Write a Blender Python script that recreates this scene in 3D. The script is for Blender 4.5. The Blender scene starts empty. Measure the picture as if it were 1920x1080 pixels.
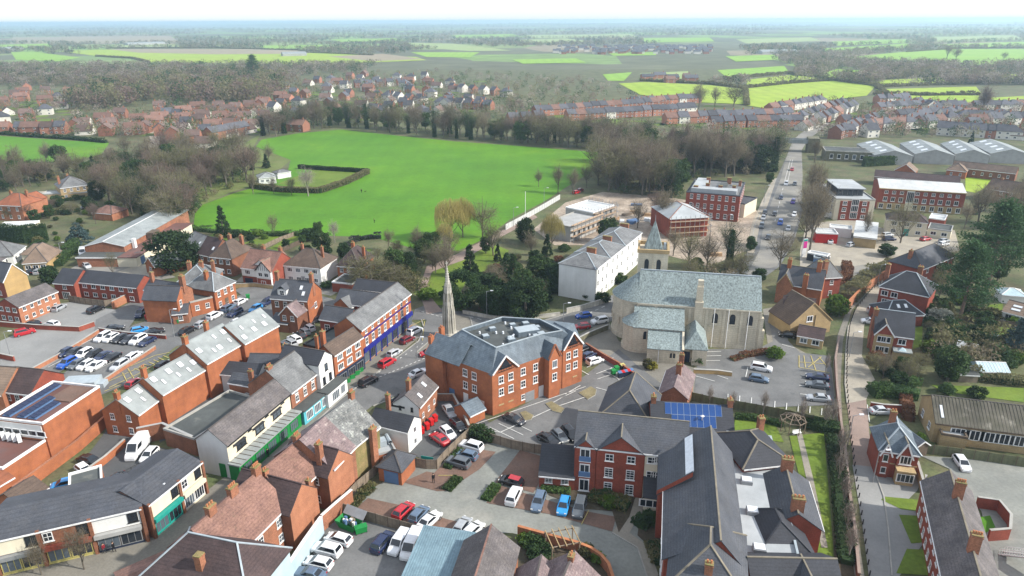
import bpy,bmesh,math,random,re
from mathutils import Vector,Matrix
import numpy as np
random.seed(7)
SC = bpy.context.scene
COL = SC.collection
R = math.radians
# ------------------------------------------------------------------ camera, sky, sun, exposure
CAM_H,PITCH,ROLL,FPX = 70.0,R(21.11),R(0.27),1300.0
cd = bpy.data.cameras.new('camera');cam = bpy.data.objects.new('camera',cd);COL.objects.link(cam)
cd.sensor_width = 36.0;cd.lens = 36.0 * FPX / 1920.0;cd.clip_start = 1.0;cd.clip_end = 60000.0
CAM_M = Matrix.Rotation(math.pi/2 - PITCH,3,'X') @ Matrix.Rotation(-ROLL,3,'Z')
cam.matrix_world = Matrix.Translation((0,0,CAM_H)) @ CAM_M.to_4x4()
SC.camera = cam
SUN_AZ,SUN_EL = R(103),R(36)
world = bpy.data.worlds.new('World');SC.world = world;world.use_nodes = True
wt = world.node_tree;wt.nodes.clear()
sky = wt.nodes.new('ShaderNodeTexSky');sky.sky_type = 'NISHITA';sky.sun_disc = False
sky.sun_elevation = SUN_EL;sky.sun_rotation = SUN_AZ;sky.air_density = 1.0;sky.dust_density = 1.0;sky.ozone_density = 1.0
bgn = wt.nodes.new('ShaderNodeBackground');bgn.inputs[1].default_value = 0.15
wo = wt.nodes.new('ShaderNodeOutputWorld')
veil = wt.nodes.new('ShaderNodeMix');veil.data_type = 'RGBA';veil.inputs['Factor'].default_value = 0.6;veil.inputs['B'].default_value = (5.4,5.7,6.1,1)  # thin white cloud over the whole sky
wt.links.new(sky.outputs[0],veil.inputs['A']);wt.links.new(veil.outputs['Result'],bgn.inputs[0]);wt.links.new(bgn.outputs[0],wo.inputs[0])
sl = bpy.data.lights.new('sun','SUN');sl.energy = 4.3;sl.angle = R(1.5);sl.color = (1.0,0.95,0.87)
sun = bpy.data.objects.new('sun',sl);COL.objects.link(sun)
sdir = Vector((math.sin(SUN_AZ)*math.cos(SUN_EL),math.cos(SUN_AZ)*math.cos(SUN_EL),math.sin(SUN_EL)))
sun.rotation_euler = sdir.to_track_quat('Z','Y').to_euler();sun.location = (0,0,300)
vs = SC.view_settings;vs.view_transform = 'Standard';vs.look = 'None';vs.exposure = 0.62;vs.gamma = 1.0
SC.cycles.use_denoising = True
SC.cycles.max_bounces = 5;SC.cycles.diffuse_bounces = 2;SC.cycles.glossy_bounces = 2
SC.cycles.transmission_bounces = 2;SC.cycles.volume_bounces = 1;SC.cycles.transparent_max_bounces = 6

# ------------------------------------------------------------------ survey helpers: sight lines from the drone to points at a known height
def P(px,py,z=0.0):
    d = CAM_M @ Vector(((px-960.0)/FPX,-(py-540.0)/FPX,-1.0))
    t = (z - CAM_H) / d.z
    return Vector((d.x*t,d.y*t,z))
def up(px,py,yt):
    """height of something standing at ground pixel (px,py) whose top shows at row yt"""
    g = P(px,py);lo,hi = 0.0,60.0
    inv = CAM_M.transposed()
    for _ in range(40):
        m = (lo+hi)/2
        q = inv @ (Vector((g.x,g.y,m)) - Vector((0,0,CAM_H)))
        y = 540.0 - FPX*q.y/(-q.z)
        if y > yt: lo = m
        else: hi = m
    return lo

# ------------------------------------------------------------------ materials
MATS = {}
def nd(nt,t,**kw):
    n = nt.nodes.new(t)
    for k,v in kw.items(): setattr(n,k,v)
    return n
def mat(name,col,rough=0.85,var=0.25,scale=1.5,col2=None,fine=0.0,fscale=14.0,metal=0.0,bands=None,streak=None,objrand=0.0,spec=0.3,
        patch=None,trans=0.0,emit=None,world=False):
    m = bpy.data.materials.new(name);m.use_nodes = True;nt = m.node_tree;nt.nodes.clear()
    out = nd(nt,'ShaderNodeOutputMaterial');b = nd(nt,'ShaderNodeBsdfPrincipled')
    nt.links.new(b.outputs[0],out.inputs[0])
    b.inputs['Roughness'].default_value = rough;b.inputs['Metallic'].default_value = metal
    b.inputs['Specular IOR Level'].default_value = spec
    tc = nd(nt,'ShaderNodeTexCoord')
    if world:
        tc = nd(nt,'ShaderNodeNewGeometry');co = tc.outputs['Position']
    else:
        co = tc.outputs['Object']
    def noise(sc,det=4.0,vec=None,rgh=0.6):
        n = nd(nt,'ShaderNodeTexNoise');n.inputs['Scale'].default_value = sc;n.inputs['Detail'].default_value = det
        n.inputs['Roughness'].default_value = rgh
        nt.links.new(vec or co,n.inputs['Vector']);return n.outputs['Fac']
    def ramp(fac,lo,hi):
        r = nd(nt,'ShaderNodeMapRange');r.inputs['From Min'].default_value = 0.3;r.inputs['From Max'].default_value = 0.7
        r.inputs['To Min'].default_value = lo;r.inputs['To Max'].default_value = hi
        nt.links.new(fac,r.inputs['Value']);return r.outputs[0]
    def mul(a,bb):
        n = nd(nt,'ShaderNodeMath',operation='MULTIPLY');nt.links.new(a,n.inputs[0])
        if isinstance(bb,float): n.inputs[1].default_value = bb
        else: nt.links.new(bb,n.inputs[1])
        return n.outputs[0]
    c1 = nd(nt,'ShaderNodeMix',data_type='RGBA')
    c1.inputs['A'].default_value = (*col,1);c1.inputs['B'].default_value = (*(col2 or tuple(c*0.8 for c in col)),1)
    nt.links.new(ramp(noise(scale),0,1),c1.inputs['Factor'])
    cur = c1.outputs['Result']
    if patch:   # (colour, scale, threshold)
        pc,ps,pt = patch
        pm = nd(nt,'ShaderNodeMix',data_type='RGBA');r = nd(nt,'ShaderNodeMapRange')
        r.inputs['From Min'].default_value = pt;r.inputs['From Max'].default_value = pt+0.12
        nt.links.new(noise(ps,5.0),r.inputs['Value']);nt.links.new(r.outputs[0],pm.inputs['Factor'])
        nt.links.new(cur,pm.inputs['A']);pm.inputs['B'].default_value = (*pc,1);cur = pm.outputs['Result']
    val = ramp(noise(scale*0.31+0.05,3.0),1-var,1+var)
    if fine: val = mul(val,ramp(noise(fscale,2.0),1-fine,1+fine))
    if bands:   # (height of a course in m, depth)
        sx = nd(nt,'ShaderNodeSeparateXYZ');nt.links.new(co,sx.inputs[0])
        f = nd(nt,'ShaderNodeMath',operation='FRACT');nt.links.new(mul(sx.outputs['Z'],1.0/bands[0]),f.inputs[0])
        g = nd(nt,'ShaderNodeMath',operation='LESS_THAN');nt.links.new(f.outputs[0],g.inputs[0]);g.inputs[1].default_value = 0.3
        h = nd(nt,'ShaderNodeMapRange');h.inputs['To Min'].default_value = 1.0;h.inputs['To Max'].default_value = 1.0-bands[1]
        nt.links.new(g.outputs[0],h.inputs['Value']);val = mul(val,h.outputs[0])
    if streak:  # (scale, depth): runs down the surface
        mp = nd(nt,'ShaderNodeMapping');mp.inputs['Scale'].default_value = (streak[0],streak[0],streak[0]*0.06)
        nt.links.new(co,mp.inputs['Vector'])
        val = mul(val,ramp(noise(1.0,3.0,mp.outputs[0]),1-streak[1],1+streak[1]))
    if objrand:
        oi = nd(nt,'ShaderNodeObjectInfo');r = nd(nt,'ShaderNodeMapRange')
        r.inputs['To Min'].default_value = 1-objrand;r.inputs['To Max'].default_value = 1+objrand
        nt.links.new(oi.outputs['Random'],r.inputs['Value']);val = mul(val,r.outputs[0])
    mm = nd(nt,'ShaderNodeVectorMath',operation='SCALE');nt.links.new(cur,mm.inputs[0]);nt.links.new(val,mm.inputs['Scale'])
    nt.links.new(mm.outputs[0],b.inputs['Base Color'])
    if trans:
        tr = nd(nt,'ShaderNodeBsdfTranslucent');nt.links.new(mm.outputs[0],tr.inputs['Color'])
        mx = nd(nt,'ShaderNodeMixShader');mx.inputs[0].default_value = trans
        nt.links.new(b.outputs[0],mx.inputs[1]);nt.links.new(tr.outputs[0],mx.inputs[2]);nt.links.new(mx.outputs[0],out.inputs[0])
    MATS[name] = m
    return m
# walls
mat('brick_orange',(0.36,0.125,0.052),var=0.2,col2=(0.27,0.095,0.047),scale=0.8,fine=0.14,fscale=6,bands=(0.3,0.07))
mat('brick_bright',(0.38,0.165,0.09),var=0.18,col2=(0.30,0.125,0.07),scale=0.7,fine=0.2,fscale=5,bands=(0.3,0.08),patch=((0.30,0.16,0.09),0.5,0.62))
mat('brick_red',(0.27,0.065,0.04),var=0.16,col2=(0.21,0.055,0.035),scale=0.8,fine=0.16,fscale=6,bands=(0.3,0.08))
mat('brick_brown',(0.24,0.10,0.055),var=0.2,col2=(0.17,0.075,0.045),scale=0.8,fine=0.2,fscale=5,bands=(0.3,0.08))
mat('brick_old',(0.33,0.14,0.08),var=0.2,col2=(0.22,0.10,0.06),scale=0.6,fine=0.25,fscale=4,bands=(0.3,0.1))
mat('brick_yellow',(0.42,0.28,0.12),var=0.14,col2=(0.35,0.24,0.11),scale=0.7,fine=0.12)
mat('brick_mossy',(0.26,0.19,0.09),var=0.25,col2=(0.15,0.14,0.05),scale=0.7,fine=0.25,fscale=5)
mat('stone_church',(0.56,0.50,0.385),var=0.14,col2=(0.48,0.43,0.335),scale=0.35,fine=0.12,fscale=3,bands=(0.45,0.10),streak=(0.9,0.12),patch=((0.34,0.31,0.24),0.25,0.63))
mat('stone_buff',(0.40,0.29,0.15),var=0.16,col2=(0.33,0.24,0.13),scale=0.8,fine=0.16,fscale=5,bands=(0.35,0.1))
mat('stone_grey',(0.46,0.44,0.385),var=0.22,col2=(0.36,0.345,0.30),scale=0.8,fine=0.2,streak=(1.2,0.2))
mat('stone_dark',(0.17,0.155,0.10),var=0.3,col2=(0.11,0.11,0.07),scale=1.2,fine=0.3)
mat('render_white',(0.70,0.70,0.68),var=0.05,col2=(0.63,0.63,0.60),scale=0.4,streak=(0.8,0.05))
mat('render_cream',(0.66,0.60,0.46),var=0.06,col2=(0.58,0.53,0.41),scale=0.4,streak=(0.8,0.05))
mat('render_blue',(0.40,0.50,0.55),var=0.08,col2=(0.34,0.44,0.50),scale=0.5)
mat('render_grey',(0.36,0.36,0.35),var=0.1,scale=0.5)
# roofs
mat('slate',(0.074,0.077,0.086),rough=0.7,var=0.2,col2=(0.06,0.066,0.08),scale=0.7,fine=0.22,fscale=5,bands=(0.22,0.16))
mat('slate_dark',(0.042,0.045,0.055),rough=0.7,var=0.16,col2=(0.037,0.039,0.046),scale=0.7,fine=0.18,fscale=5,bands=(0.25,0.14))
mat('slate_blue',(0.125,0.155,0.18),rough=0.65,var=0.2,col2=(0.085,0.11,0.135),scale=0.5,fine=0.2,fscale=4,bands=(0.25,0.14),streak=(1.0,0.22))
mat('slate_grey',(0.17,0.175,0.175),rough=0.7,var=0.2,col2=(0.12,0.122,0.125),scale=0.6,fine=0.2,fscale=4,bands=(0.25,0.12),streak=(0.9,0.15))
mat('slate_mottled',(0.20,0.20,0.19),rough=0.8,var=0.3,col2=(0.10,0.105,0.105),scale=1.6,fine=0.35,fscale=5,bands=(0.25,0.1),patch=((0.33,0.34,0.31),1.3,0.56))
mat('slate_lavender',(0.21,0.155,0.15),rough=0.8,var=0.25,col2=(0.14,0.105,0.11),scale=1.2,fine=0.3,fscale=5,bands=(0.25,0.12),patch=((0.30,0.25,0.23),1.1,0.58))
mat('slate_brownish',(0.13,0.115,0.11),rough=0.8,var=0.25,col2=(0.09,0.082,0.085),scale=1.0,fine=0.25,fscale=5,bands=(0.25,0.12),streak=(0.9,0.15))
mat('tile_brown',(0.12,0.085,0.065),var=0.2,col2=(0.085,0.062,0.05),scale=0.7,fine=0.2,fscale=5,bands=(0.3,0.15))
mat('tile_tan',(0.23,0.165,0.12),var=0.2,col2=(0.17,0.125,0.095),scale=0.7,fine=0.2,bands=(0.3,0.15))
mat('tile_purple',(0.075,0.05,0.048),var=0.2,col2=(0.052,0.037,0.038),scale=0.8,fine=0.22,fscale=5,bands=(0.3,0.15))
mat('tile_pink',(0.225,0.125,0.095),var=0.25,col2=(0.17,0.095,0.078),scale=0.8,fine=0.28,fscale=4,bands=(0.3,0.14),patch=((0.13,0.09,0.06),0.9,0.62))
mat('tile_red',(0.29,0.10,0.05),var=0.22,col2=(0.21,0.08,0.045),scale=0.8,fine=0.2,bands=(0.3,0.12))
mat('copper_roof',(0.20,0.24,0.235),rough=0.6,var=0.12,col2=(0.165,0.20,0.20),scale=0.25,fine=0.1,fscale=5,streak=(3.0,0.5))
mat('sheet_white',(0.52,0.53,0.52),rough=0.6,var=0.1,col2=(0.43,0.44,0.43),scale=0.3,streak=(0.6,0.1))
mat('sheet_grey',(0.27,0.29,0.285),rough=0.6,var=0.14,col2=(0.21,0.23,0.23),scale=0.4,streak=(0.7,0.12))
mat('sheet_blue',(0.18,0.265,0.305),rough=0.5,var=0.12,col2=(0.145,0.22,0.26),scale=0.5,streak=(2.5,0.14))
mat('corrugated',(0.11,0.10,0.08),rough=0.8,var=0.3,col2=(0.075,0.072,0.05),scale=0.5,fine=0.15,patch=((0.20,0.185,0.155),0.4,0.58))
mat('felt_flat',(0.08,0.088,0.085),var=0.28,col2=(0.055,0.06,0.06),scale=0.35,fine=0.12,patch=((0.12,0.12,0.105),0.3,0.6))
mat('felt_grey',(0.37,0.39,0.40),var=0.14,col2=(0.31,0.33,0.34),scale=0.4,fine=0.06,patch=((0.40,0.37,0.22),0.16,0.63))
mat('felt_maroon',(0.17,0.075,0.06),var=0.3,col2=(0.09,0.06,0.055),scale=0.25,fine=0.12,patch=((0.05,0.055,0.06),0.2,0.6))
mat('ridge_stone',(0.21,0.185,0.14),var=0.2,scale=2.0)
mat('ridge_dark',(0.09,0.08,0.075),var=0.2,scale=2.0)
mat('lead',(0.36,0.41,0.44),rough=0.5,var=0.1,scale=1.0)
# trim
mat('white_paint',(0.78,0.78,0.77),rough=0.5,var=0.03,scale=2.0)
mat('black_paint',(0.02,0.02,0.022),rough=0.5,var=0.1)
mat('grey_metal',(0.30,0.31,0.32),rough=0.45,var=0.1,metal=0.3)
mat('glass',(0.022,0.028,0.038),rough=0.12,var=0.35,scale=0.8,spec=0.6)
mat('glass_lit',(0.10,0.125,0.15),rough=0.1,var=0.4,scale=0.5,spec=0.6)  # paler copy of the glass: light on a pane put into the colour
mat('skylight',(0.72,0.75,0.78),rough=0.3,var=0.04)
mat('glass_roof',(0.45,0.58,0.62),rough=0.2,var=0.08)
mat('solar',(0.014,0.06,0.21),rough=0.25,var=0.08,spec=0.5)
mat('solar_dark',(0.012,0.02,0.06),rough=0.25,var=0.1,spec=0.5)
mat('green_paint',(0.012,0.20,0.045),rough=0.5,var=0.12)
mat('teal_paint',(0.02,0.30,0.25),rough=0.5,var=0.08)
mat('blue_paint',(0.02,0.03,0.30),rough=0.5,var=0.06)
mat('royal_blue',(0.015,0.02,0.20),rough=0.5,var=0.06)
mat('navy',(0.02,0.03,0.06),rough=0.5,var=0.1)
mat('dusty_blue',(0.10,0.18,0.33),rough=0.6,var=0.1)
mat('turquoise',(0.10,0.42,0.50),rough=0.6,var=0.1)
mat('red_paint',(0.48,0.012,0.012),rough=0.5,var=0.08)
mat('yellow_paint',(0.46,0.40,0.14),rough=0.6,var=0.1)
mat('magenta',(0.55,0.03,0.25),rough=0.5,var=0.05)
mat('terracotta',(0.42,0.17,0.08),var=0.15,scale=3.0)
mat('timber',(0.24,0.19,0.14),var=0.2,col2=(0.18,0.145,0.11),scale=1.5,fine=0.2,streak=(3.0,0.15))
mat('timber_green',(0.15,0.155,0.085),var=0.25,col2=(0.11,0.12,0.07),scale=1.0,fine=0.2,streak=(3.0,0.15))
mat('timber_dark',(0.12,0.09,0.065),var=0.2,scale=1.5,streak=(3.0,0.15))
mat('new_timber',(0.50,0.33,0.19),var=0.15,scale=2.0)
mat('concrete',(0.36,0.35,0.32),var=0.14,scale=0.8,fine=0.08)
# ground
mat('earth',(0.07,0.095,0.035),var=0.35,col2=(0.115,0.10,0.055),scale=0.12,fine=0.25,fscale=1.5,world=True)
mat('asphalt',(0.155,0.155,0.152),var=0.2,col2=(0.12,0.121,0.12),scale=0.22,fine=0.1,fscale=3,patch=((0.105,0.107,0.108),0.3,0.6),world=True)
mat('asphalt_dark',(0.095,0.098,0.10),var=0.14,col2=(0.075,0.078,0.08),scale=0.2,fine=0.08,fscale=3,world=True)
mat('asphalt_light',(0.25,0.25,0.24),var=0.12,col2=(0.20,0.20,0.195),scale=0.12,fine=0.06,fscale=2.5,world=True)
mat('road_worn',(0.235,0.222,0.19),var=0.16,col2=(0.185,0.178,0.165),scale=0.16,fine=0.06,fscale=2.5,world=True)
mat('sandy_road',(0.34,0.305,0.24),var=0.16,col2=(0.265,0.24,0.20),scale=0.3,fine=0.08,fscale=2.5,world=True)
mat('gravel_yard',(0.215,0.22,0.195),var=0.16,col2=(0.18,0.185,0.17),scale=0.2,fine=0.1,fscale=2,world=True,patch=((0.255,0.25,0.22),0.08,0.56))
mat('brick_paving',(0.165,0.098,0.072),var=0.18,col2=(0.135,0.09,0.07),scale=0.35,fine=0.16,fscale=4,world=True)
mat('pink_paving',(0.27,0.20,0.165),var=0.14,col2=(0.23,0.175,0.15),scale=0.4,fine=0.1,fscale=4,world=True)
mat('pavement',(0.27,0.245,0.20),var=0.12,col2=(0.23,0.21,0.175),scale=0.5,fine=0.1,fscale=3,world=True)
mat('flagstones',(0.20,0.185,0.155),var=0.12,col2=(0.17,0.16,0.135),scale=0.4,fine=0.12,fscale=3,world=True)
mat('kerb_stone',(0.33,0.32,0.29),var=0.1,world=True)
mat('road_paint',(0.62,0.62,0.59),var=0.18,scale=3.0,fine=0.15,fscale=8,world=True)
mat('ochre_paving',(0.21,0.18,0.10),var=0.2,scale=1.0,fine=0.15,fscale=3,world=True)
mat('yellow_line',(0.46,0.38,0.14),var=0.2,scale=2.0,fine=0.15,world=True)
mat('grass_park',(0.055,0.165,0.005),var=0.1,col2=(0.085,0.21,0.004),scale=0.016,fine=0.09,fscale=0.5,world=True,patch=((0.11,0.20,0.006),0.008,0.53))
mat('grass_lawn',(0.09,0.15,0.014),var=0.2,col2=(0.12,0.165,0.018),scale=0.15,fine=0.16,fscale=1.5,world=True)
mat('grass_rough',(0.10,0.145,0.03),var=0.22,col2=(0.135,0.14,0.05),scale=0.15,fine=0.2,fscale=1.5,world=True)
mat('soil',(0.075,0.055,0.038),var=0.3,col2=(0.055,0.05,0.03),scale=0.6,fine=0.25,fscale=4,world=True)
mat('rubble',(0.36,0.30,0.235),var=0.3,col2=(0.24,0.19,0.145),scale=0.3,fine=0.3,fscale=1.2,world=True)
mat('field_lime',(0.22,0.33,0.02),var=0.14,col2=(0.27,0.34,0.04),scale=0.01,fine=0.08,fscale=0.2,world=True)
mat('field_green',(0.17,0.32,0.03),var=0.12,col2=(0.21,0.34,0.04),scale=0.008,fine=0.08,fscale=0.2,world=True)
mat('field_pale',(0.22,0.30,0.10),var=0.12,col2=(0.27,0.31,0.13),scale=0.008,fine=0.08,fscale=0.2,world=True)
mat('field_tan',(0.27,0.215,0.145),var=0.12,col2=(0.23,0.20,0.13),scale=0.008,fine=0.08,fscale=0.15,world=True)
mat('water',(0.20,0.25,0.28),rough=0.1,var=0.1,world=True)
def stripes(name,w,k):   # mowing
    nt = MATS[name].node_tree;sc = [n for n in nt.nodes if n.type == 'VECT_MATH'][0];g = nd(nt,'ShaderNodeNewGeometry');wv = nd(nt,'ShaderNodeTexWave');wv.inputs['Scale'].default_value = w;wv.inputs['Distortion'].default_value = 1.5;wv.inputs['Detail Scale'].default_value = .3
    r = nd(nt,'ShaderNodeMapRange');r.inputs['To Min'].default_value = 1-k;r.inputs['To Max'].default_value = 1+k;m = nd(nt,'ShaderNodeMath',operation='MULTIPLY');old = sc.inputs['Scale'].links[0].from_socket
    nt.links.new(g.outputs['Position'],wv.inputs['Vector']);nt.links.new(wv.outputs['Fac'],r.inputs[0]);nt.links.new(old,m.inputs[0]);nt.links.new(r.outputs[0],m.inputs[1]);nt.links.new(m.outputs[0],sc.inputs['Scale'])
stripes('grass_park',.035,.025);stripes('field_lime',.02,.05);stripes('field_green',.02,.05)
# plants
mat('bark',(0.13,0.112,0.088),var=0.25,scale=2.0,objrand=0.2)
mat('bark_pale',(0.26,0.235,0.20),var=0.3,scale=2.0)
mat('bark_pine',(0.17,0.115,0.085),var=0.25,scale=1.0)
mat('twig',(0.215,0.18,0.12),var=0.12,scale=0.15,objrand=0.22,trans=0.45)
mat('twig_olive',(0.20,0.19,0.095),var=0.12,scale=0.15,objrand=0.2,trans=0.45)
mat('twig_purple',(0.20,0.14,0.115),var=0.12,scale=0.15,objrand=0.2,trans=0.45)
mat('twig_pale',(0.36,0.31,0.26),var=0.12,scale=0.15,objrand=0.15,trans=0.45)
mat('willow',(0.40,0.34,0.12),var=0.15,scale=0.3,objrand=0.15,trans=0.3)
mat('leaf_dark',(0.028,0.058,0.020),var=0.3,col2=(0.042,0.078,0.024),scale=0.5,objrand=0.25,trans=0.35)
mat('leaf_pine',(0.040,0.088,0.032),var=0.3,col2=(0.052,0.105,0.038),scale=0.4,trans=0.25)
mat('leaf_mid',(0.040,0.082,0.022),var=0.3,col2=(0.06,0.10,0.026),scale=0.5,objrand=0.25,trans=0.25)
mat('leaf_bright',(0.085,0.16,0.018),var=0.25,col2=(0.12,0.18,0.025),scale=0.6,objrand=0.2,trans=0.3)
mat('leaf_blue',(0.045,0.085,0.085),var=0.25,col2=(0.065,0.105,0.10),scale=0.5,trans=0.2)
mat('leaf_olive',(0.09,0.095,0.035),var=0.25,col2=(0.12,0.11,0.045),scale=0.5,objrand=0.2,trans=0.25)
mat('leaf_russet',(0.15,0.065,0.035),var=0.25,col2=(0.19,0.09,0.045),scale=0.6,trans=0.25)
mat('leaf_yellow',(0.24,0.22,0.03),var=0.25,scale=0.6,trans=0.25)
mat('blossom',(0.42,0.42,0.34),var=0.2,scale=0.6,trans=0.3)

# ------------------------------------------------------------------ mesh building
class MB:
    def __init__(s): s.v = [];s.f = [];s.m = []
    def quad(s,pts,mi=0):
        i = len(s.v);s.v += [tuple(p) for p in pts];s.f.append(tuple(range(i,i+len(pts))));s.m.append(mi)
    def box(s,x0,x1,y0,y1,z0,z1,mi=0):
        i = len(s.v)
        s.v += [(x0,y0,z0),(x1,y0,z0),(x1,y1,z0),(x0,y1,z0),(x0,y0,z1),(x1,y0,z1),(x1,y1,z1),(x0,y1,z1)]
        for f in ((0,3,2,1),(4,5,6,7),(0,1,5,4),(1,2,6,5),(2,3,7,6),(3,0,4,7)): s.f.append(tuple(i+k for k in f));s.m.append(mi)
    def slab(s,top,t=0.14,mi=0,mi_side=None):
        """plate with the given upper outline (counter-clockwise from above), thickness t downwards"""
        n = len(top);i = len(s.v)
        s.v += [tuple(p) for p in top] + [(p[0],p[1],p[2]-t) for p in top]
        s.f.append(tuple(i+k for k in range(n)));s.m.append(mi)
        s.f.append(tuple(i+n+k for k in reversed(range(n))));s.m.append(mi)
        for k in range(n):
            j = (k+1) % n
            s.f.append((i+k,i+n+k,i+n+j,i+j));s.m.append(mi if mi_side is None else mi_side)
    def prism(s,pts,z0,z1,mi=0):
        s.slab([(p[0],p[1],z1) for p in pts],z1-z0,mi)
    def bar(s,a,b,w,h=None,mi=0):
        """square bar from a to b"""
        a = Vector(a);b = Vector(b);d = (b-a);d.normalize()
        up_ = Vector((0,0,1)) if abs(d.z) < 0.95 else Vector((1,0,0))
        sx = d.cross(up_).normalized()*(w/2);sy = sx.cross(d).normalized()*((h or w)/2)
        i = len(s.v)
        for c in (a,b):
            for q in (sx+sy,-sx+sy,-sx-sy,sx-sy): s.v.append(tuple(c+q))
        for f in ((3,2,1,0),(4,5,6,7),(0,1,5,4),(1,2,6,5),(2,3,7,6),(3,0,4,7)): s.f.append(tuple(i+k for k in f));s.m.append(mi)
    def tube(s,a,b,r0,r1,n=5,mi=0):
        a = Vector(a);b = Vector(b);d = b-a
        if d.length < 1e-6: return
        d.normalize();u_ = Vector((0,0,1)) if abs(d.z) < 0.9 else Vector((1,0,0))
        x = d.cross(u_).normalized();y = d.cross(x);i = len(s.v)
        for c,r in ((a,r0),(b,r1)):
            for k in range(n):
                t = 2*math.pi*k/n;s.v.append(tuple(c + x*(r*math.cos(t)) + y*(r*math.sin(t))))
        for k in range(n):
            j = (k+1) % n;s.f.append((i+k,i+j,i+n+j,i+n+k));s.m.append(mi)
        s.f.append(tuple(i+n+k for k in range(n)));s.m.append(mi)
    def cone(s,c,r0,r1,z0,z1,n=10,mi=0,a0=0.0,a1=2*math.pi):
        full = abs(a1-a0-2*math.pi) < 1e-6;i = len(s.v);m = n if full else n+1
        for z,r in ((z0,r0),(z1,r1)):
            for k in range(m):
                t = a0+(a1-a0)*k/n;s.v.append((c[0]+r*math.cos(t),c[1]+r*math.sin(t),z))
        for k in range(n):
            j = (k+1) % m;s.f.append((i+k,i+j,i+m+j,i+m+k));s.m.append(mi)
        s.f.append(tuple(i+m+k for k in range(m)));s.m.append(mi)
    def mesh(s,name,mats):
        me = bpy.data.meshes.new(name);me.from_pydata(s.v,[],s.f)
        for m in mats: me.materials.append(MATS[m] if isinstance(m,str) else m)
        if len(mats) > 1: me.polygons.foreach_set('material_index',s.m)
        me.update();return me
def link(name,me,parent=None,loc=(0,0,0),rz=0.0,scale=None):
    o = bpy.data.objects.new(name,me);COL.objects.link(o)
    o.location = loc;o.rotation_euler = (0,0,rz)
    if scale: o.scale = scale
    if parent: o.parent = parent
    return o
def build(mb,name,mats,parent=None,loc=(0,0,0),rz=0.0):
    if isinstance(mats,str): mats = [mats]
    return link(name,mb.mesh(name,mats),parent,loc,rz)
def bx(root,name,m,*a):
    b = MB();b.box(*a);return build(b,name,m,root)
def tag(o,label,cat,group=None,kind=None):
    if label: o['label'] = label
    if cat: o['category'] = cat
    if group: o['group'] = group
    if kind: o['kind'] = kind
    return o
def thing(name,label,cat,loc=(0,0,0),rz=0.0,group=None):
    o = bpy.data.objects.new(name,None);COL.objects.link(o);o.empty_display_size = 0.5
    o.location = loc;o.rotation_euler = (0,0,rz);return tag(o,label,cat,group)
def copy_tree(o,parent=None):
    c = o.copy();COL.objects.link(c)
    if parent: c.parent = parent
    for ch in list(o.children): copy_tree(ch,c)
    return c

# ------------------------------------------------------------------ ground sheets
def sheet(name,pts,m,z=0.03,kind='structure',px=True,label=None):
    w = [P(*p) for p in pts] if px else [Vector(p) for p in pts]
    bm = bmesh.new();vsx = [bm.verts.new((p.x,p.y,0)) for p in w]
    f = bm.faces.new(vsx);bmesh.ops.triangulate(bm,faces=[f]);bm.normal_update()
    for f in bm.faces:
        if f.normal.z < 0: f.normal_flip()
    me = bpy.data.meshes.new(name);bm.to_mesh(me);bm.free();me.materials.append(MATS[m])
    o = link(name,me,None,(0,0,z));o['kind'] = kind
    return o
def ribbon_pts(pts,w):
    """offset a world polyline to both sides"""
    L = [];Rr = []
    for i,p in enumerate(pts):
        d = (pts[min(i+1,len(pts)-1)] - pts[max(i-1,0)]);d.z = 0;d.normalize()
        n = Vector((-d.y,d.x,0))*(w/2);L.append(p+n);Rr.append(p-n)
    return L,Rr
def line_mb(pts,w,z0,z1,mb=None,mi=0):
    mb = mb or MB();L,Rr = ribbon_pts(pts,w)
    for i in range(len(pts)-1):
        a,b,c,d = Rr[i],Rr[i+1],L[i+1],L[i]
        i0 = len(mb.v)
        mb.v += [(q.x,q.y,z0) for q in (a,b,c,d)] + [(q.x,q.y,z1) for q in (a,b,c,d)]
        fs = [(4,5,6,7),(0,1,5,4),(2,3,7,6)]
        if i == 0: fs.append((3,0,4,7))
        if i == len(pts)-2: fs.append((1,2,6,5))
        for f in fs: mb.f.append(tuple(i0+k for k in f));mb.m.append(mi)
    return mb
# ------------------------------------------------------------------ windows, doors, chimneys (unit meshes, scaled per opening)
def _win_mesh(cols,rows,b=0.09,bar=0.05,sill=True,frame='white_paint'):
    m = MB()
    m.box(-.5,.5,-.07,.02,0,b);m.box(-.5,.5,-.07,.02,1-b,1)
    m.box(-.5,-.5+b,-.068,.02,b,1-b);m.box(.5-b,.5,-.068,.02,b,1-b)
    for i in range(1,cols): x = -.5+i/cols;m.box(x-bar/2,x+bar/2,-.062,.01,b,1-b)
    for j in range(1,rows): z = j/rows;m.box(-.5+b,.5-b,-.058,.01,z-bar/2,z+bar/2)
    if sill: m.box(-.58,.58,-.13,.02,-.07,-.003)
    return m.mesh('window',[frame])
_p = MB();_p.box(-.45,.45,-.03,.015,.05,.95);PANE = _p.mesh('pane',['glass'])
PANE_LIT = _p.mesh('pane',['glass_lit'])
WIN = {'s': _win_mesh(2,2),'c': _win_mesh(3,1),'p': _win_mesh(1,1),'d': _win_mesh(2,1),'x': _win_mesh(2,4,.08,.04),
       'k': _win_mesh(2,2,frame='black_paint'),'g': _win_mesh(3,1,.04,.02,False,'grey_metal'),'G': _win_mesh(4,1,.06,.03,False,'white_paint'),
       'y': _win_mesh(3,1,.05,.03,False,'yellow_paint'),'e': _win_mesh(4,1,.05,.03,False,'green_paint'),'t': _win_mesh(3,1,.05,.03,False,'teal_paint')}
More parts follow.
